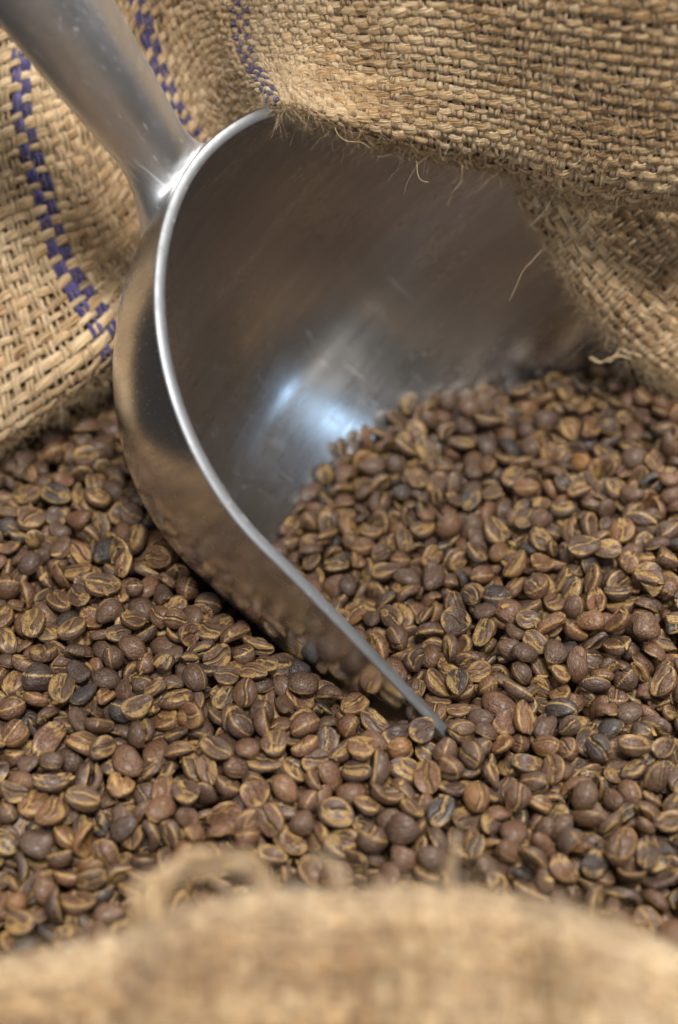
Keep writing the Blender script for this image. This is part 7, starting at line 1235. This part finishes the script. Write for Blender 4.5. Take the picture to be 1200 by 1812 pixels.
def bean_shape(d, variant):
    """unit directions -> bean surface in millimetres; dome up (+z), crease on the flat side (-z)"""
    rs = np.random.default_rng(300 + variant)
    x, y, z = d.T
    kind = 'round' if variant >= 23 else 'broken' if variant >= 21 else 'curled' if variant >= 16 else 'shell' if variant >= 11 else 'flat'
    w = sum(rs.uniform(.4, 1) * np.sin(d @ rs.normal(0, 1.9, 3) + rs.uniform(0, 6.3)) for _ in range(6)) / 3
    wr = sum(np.sin(d @ (rs.normal(0, 1, 3) * (9, 4, 6)) + rs.uniform(0, 6.3)) for _ in range(6)) / 6
    if kind == 'round':
        a, b, ct, cb, e = 3.9 * rs.uniform(.92, 1.05), 3.15, 3.05, 2.9, 1.0
    else:
        a, b, ct, cb, e = 4.3 * rs.uniform(.90, 1.10), 3.4 * rs.uniform(.84, 1.10), 2.6 * rs.uniform(.72, 1.06), 1.15, 0.42
    X, Y = a * x, b * y
    Y = Y * (1 + rs.uniform(-.16, .16) * x) + rs.uniform(-.05, .05) * X ** 2
    Z = np.where(z > 0, ct * np.abs(z) ** 0.92, -cb * np.abs(z) ** e)
    flat = np.clip(-z * 2.2, 0, 1)
    r2 = x ** 2 + y ** 2
    ycen = 0.42 * np.sin(0.75 * X + CREASE[variant]) * (1 - x ** 2)
    off = Y - ycen
    g = np.exp(-(off / 0.36) ** 2) * np.clip(1.2 - x ** 4, 0, 1)
    lips = np.exp(-((np.abs(off) - 1.05) / 0.55) ** 2)
    if kind == 'shell':
        deep = rs.uniform(1.1, 2.1)
        Z = Z + flat * deep * np.clip(1 - r2 / 0.88, 0, 1) ** 0.7
        Z = Z + flat * (np.where(off > 0, 1, -1) * rs.uniform(-.5, .5) * np.clip(1 - r2, 0, 1) + wr * 0.40 - 0.5 * np.exp(-((np.abs(off) - .7) / .35) ** 2) * (1 - r2))
        Z = Z + flat * g * 0.5
    else:
        gd = 1.5 if kind != 'round' else 0.9
        # one half of the face stands prouder than the other and rolls into the crease
        lean = rs.uniform(-.5, .5)
        Z = Z + flat * (g * gd - lips * 0.22 * (1 - r2) + lean * np.tanh(off / 0.4) * (1 - r2) + wr * 0.22)
        Z = Z + flat * 0.4 * np.clip(r2 - 0.55, 0, 1) * rs.uniform(-1, .6)
    Z = Z + rs.uniform(-.05, .06) * X ** 2 + rs.uniform(-.06, .06) * X * Y + rs.uniform(-.03, .05) * Y ** 2
    P = np.stack([X, Y, Z], -1)
    amp = 0.20 if kind == 'round' else 0.34
    P = P + d * (w * amp + wr * 0.11)[:, None]
    own = P.copy()
    if kind == 'broken':
        side = rs.normal(0, 1, 3) * (1, .6, .3)
        side /= np.linalg.norm(side)
        h = P @ side - (0.5 + 0.35 * wr)
        P = P - np.where(h > 0, h * 0.92, 0)[:, None] * side
    if kind == 'curled':                                # rolled up along its length, open side down or sideways
        k = rs.uniform(0.10, 0.19) * rs.choice([-1, 1], p=[.35, .65])
        th = P[:, 0] * k
        R_ = 1 / k
        zz = P[:, 2] * 0.8
        P = np.stack([(R_ - zz) * np.sin(th), P[:, 1] * 0.85, R_ - (R_ - zz) * np.cos(th)], -1)
        P[:, 2] -= P[:, 2].mean() - 0.6
    return P, own


def bean_meshes(sub):
    V, F = ico(sub)
    return [(*bean_shape(V, k), F) for k in range(N_SHAPE)]


# one bean per nine numbers: centre in tenths of a millimetre, orientation in hundredths, size in hundredths, 1 for a round bean
raw = np.array(BEANS, float).reshape(-1, 9)
pos = raw[:, :3] / 10.0
quat = raw[:, 3:7] / np.linalg.norm(raw[:, 3:7], axis=1, keepdims=True)
size = raw[:, 7] / 100.0
NB = len(raw)
_r = np.random.default_rng(5)
variant = np.where(raw[:, 8] == 1, _r.choice([23, 24, 25], NB), _r.choice(23, NB, p=[.055] * 11 + [.035] * 5 + [.034] * 5 + [.025] * 2))
tone = np.clip(_r.normal(0.50, 0.17, NB), 0.08, 0.88)
seed = _r.uniform(0, 1, NB)
_u = _r.uniform(0, 1, NB)
tone = np.where(_u < 0.05, _u, np.where(_u > 0.986, _u - 0.065, tone))     # a few near-black beans, a few orange ones
N_SOLO = 300
for _k, _t, _v in ODD_BEANS:
    tone[_k] = _t / 100.0
    variant[_k] = 24 if _v else variant[_k]


def rotate(q, P):
    w, v = q[0], q[1:]
    t = 2 * np.cross(v, P)
    return P + w * t + np.cross(v, t)


def solo_labels():
    cam = np.array(camera.location) * 1000
    view = cam - pos[:N_SOLO]
    view /= np.linalg.norm(view, axis=1, keepdims=True)
    ahead = np.array([0, math.cos(PITCH), -math.sin(PITCH)])
    top = np.array([0, math.sin(PITCH), math.cos(PITCH)])
    depth = (pos[:N_SOLO] - cam) @ ahead
    px = 600 + 2687 * pos[:N_SOLO, 0] / depth
    py = 906 - 2687 * ((pos[:N_SOLO] - cam) @ top) / depth
    tip = np.hypot(px - 790, py - 1275)
    rim = np.interp(py, [600, 730, 865, 990, 1125, 1272], [285, 320, 390, 500, 650, 793])
    inside = (px > rim) & (py < 1290)
    shade = np.array(["black", "dark grey-brown", "dark brown", "brown", "reddish brown", "pale tan", "orange"])
    colour = shade[np.digitize(tone[:N_SOLO], [0.06, 0.20, 0.38, 0.60, 0.85, 0.93])]
    base = []
    for k in range(N_SOLO):
        v = variant[k]
        up = rotate(quat[k], np.array([[0, 0, 1.0]]))[0]
        ax = rotate(quat[k], np.array([[1.0, 0, 0]]))[0]
        f = up @ view[k]
        if v >= 23:
            look = "round bean"
        elif v >= 21:
            look = "broken bean"
        elif v >= 16:
            look = "curled bean"
        elif v >= 11:
            look = "hollow bean open upward" if f < -0.2 else "thin-shelled bean"
        else:
            look = "bean, crease up" if f < -0.35 else "bean, domed side up" if f > 0.35 else "bean lying on edge"
        sx, sy = ax[0], ax @ top
        ang = math.degrees(math.atan2(sy, sx)) % 180
        lie = "" if v >= 23 else " level" if ang < 25 or ang > 155 else " upright" if 65 < ang < 115 else " slanting"
        x, y = px[k], py[k]
        if inside[k]:
            if x > 930 and y < 830:
                where = "in scoop under the fold"
            elif y < 830 - (x - 640) * 0.45:
                where = "in scoop against bare metal"
            elif x - rim[k] < 130:
                where = "in scoop along its wall"
            elif y < 1000:
                where = "amid the scoop's heap"
            else:
                where = "in the scoop's open mouth"
        elif y > 1470:
            where = "beside the blurred front roll"
        elif x > 790:
            where = "on heap past the tip"
        elif y < 980:
            where = "under the striped panel's edge"
        elif rim[k] - x < 330 and y < 1330 and x > 250:
            where = "outside against the scoop's wall"
        elif x < 300:
            where = "on heap far from scoop"
        else:
            where = "on heap before front roll"
        base.append(("%s %s%s, %s" % (colour[k], look, lie, where)))
    nth = ["first", "second", "third", "fourth", "fifth", "sixth", "seventh", "eighth", "ninth", "tenth", "eleventh", "twelfth"]
    out = list(base)
    for b in set(base):
        same = sorted((k for k in range(N_SOLO) if base[k] == b), key=lambda k: tip[k])
        if len(same) > 1:
            for i, k in enumerate(same):
                out[k] = "%s, %s from the tip" % (b, nth[min(i, 11)])
    return out


LABELS = solo_labels()


fine = []
for k, (P, own, F) in enumerate(bean_meshes(4)):
    o = link_mesh("coffee_bean_shape", P * MM, F, BEAN)
    point_attr(o.data, 'bl', own, 'FLOAT_VECTOR')
    point_attr(o.data, 'phase', np.full(len(P), CREASE[k]), 'FLOAT')
    fine.append(o.data)
    bpy.data.objects.remove(o)
for k in range(N_SOLO):
    o = bpy.data.objects.new("coffee_bean", fine[variant[k]])
    COL.objects.link(o)
    o.location = tuple(pos[k] * MM)
    o.rotation_mode = 'QUATERNION'
    o.rotation_quaternion = tuple(quat[k])
    o.scale = (size[k],) * 3
    o["tone"] = float(tone[k])
    o["seed"] = float(seed[k])
    tag(o, LABELS[k], "coffee bean", "coffee beans filling the sack")

# the rest of the heap, deeper down and at the edges of the view
med, low = bean_meshes(3), bean_meshes(2)
Vs, Fs, Bl, To, Se, Ph, off = [], [], [], [], [], [], 0
for k in range(N_SOLO, NB):
    P, own, F = (med if k < N_MED else low)[variant[k]]
    Vs.append(rotate(quat[k], P * size[k]) + pos[k])
    Fs.append(F + off)
    off += len(P)
    Bl.append(own)
    To.append(np.full(len(P), tone[k]))
    Se.append(np.full(len(P), seed[k]))
    Ph.append(np.full(len(P), CREASE[variant[k]]))
heap = link_mesh("bean_heap", np.concatenate(Vs) * MM, np.concatenate(Fs), BEAN_MASS)
point_attr(heap.data, 'bl', np.concatenate(Bl), 'FLOAT_VECTOR')
point_attr(heap.data, 'tone', np.concatenate(To), 'FLOAT')
point_attr(heap.data, 'seed', np.concatenate(Se), 'FLOAT')
point_attr(heap.data, 'phase', np.concatenate(Ph), 'FLOAT')
tag(heap, "mass of brown coffee beans below and between the beans on top", "coffee beans", kind="stuff")

# papery flakes of chaff lying on the beans
rf = np.random.default_rng(77)
Vs, Fs, To, off = [], [], [], 0
for k in rf.choice(900, 260, replace=False):
    P, own, F = low[variant[k]]
    W_ = rotate(quat[k], P * size[k]) + pos[k]
    out = np.array([0, -0.45, 0.9]) + rf.normal(0, 0.35, 3)
    out /= np.linalg.norm(out)
    c = W_[np.argmax(W_ @ out)]
    a = np.cross(out, rf.normal(0, 1, 3))
    a /= np.linalg.norm(a)
    b = np.cross(out, a)
    la, lb = rf.uniform(0.3, 1.1), rf.uniform(0.15, 0.5)
    g = np.array([(u, v) for u in (-1, -0.3, 0.4, 1) for v in (-1, 0.1, 1)], float)
    g += rf.normal(0, 0.18, g.shape)
    lift = 0.10 + rf.uniform(0.0, 0.35) * g[:, 0] ** 2 + rf.uniform(0, 0.3) * g[:, 1] ** 2
    Vs.append(c + g[:, :1] * la * a + g[:, 1:] * lb * b * (1 - 0.4 * np.abs(g[:, :1])) + lift[:, None] * out)
    Fs.append(grid_faces(4, 3) + off)
    off += 12
    To.append(np.full(12, rf.uniform(0.0, 0.75)))
flakes = link_mesh("chaff_flakes", np.concatenate(Vs) * MM, np.concatenate(Fs), CHAFF)
point_attr(flakes.data, 'tone', np.concatenate(To), 'FLOAT')
tag(flakes, "tiny golden flakes of chaff scattered over the beans", "chaff", kind="stuff")

gx, gy = np.meshgrid(np.arange(-120, 125, 5.0), np.arange(-165, 85, 5.0), indexing='ij')
d2 = (gx[..., None] - pos[:, 0]) ** 2 + (gy[..., None] - pos[:, 1]) ** 2
gz = np.where(d2 < 100.0, pos[:, 2] - 2.0, 0.0).min(-1) - 1.0
# the sack's wall rises beside the beans
gz = gz + np.where(gy < 15, np.clip(gx - 99, 0, None) * 2.4, 0.0)
bed = link_mesh("ground", np.stack([gx, gy, gz], -1).reshape(-1, 3) * MM, grid_faces(*gx.shape, True), LINING)
bed["kind"] = "structure"
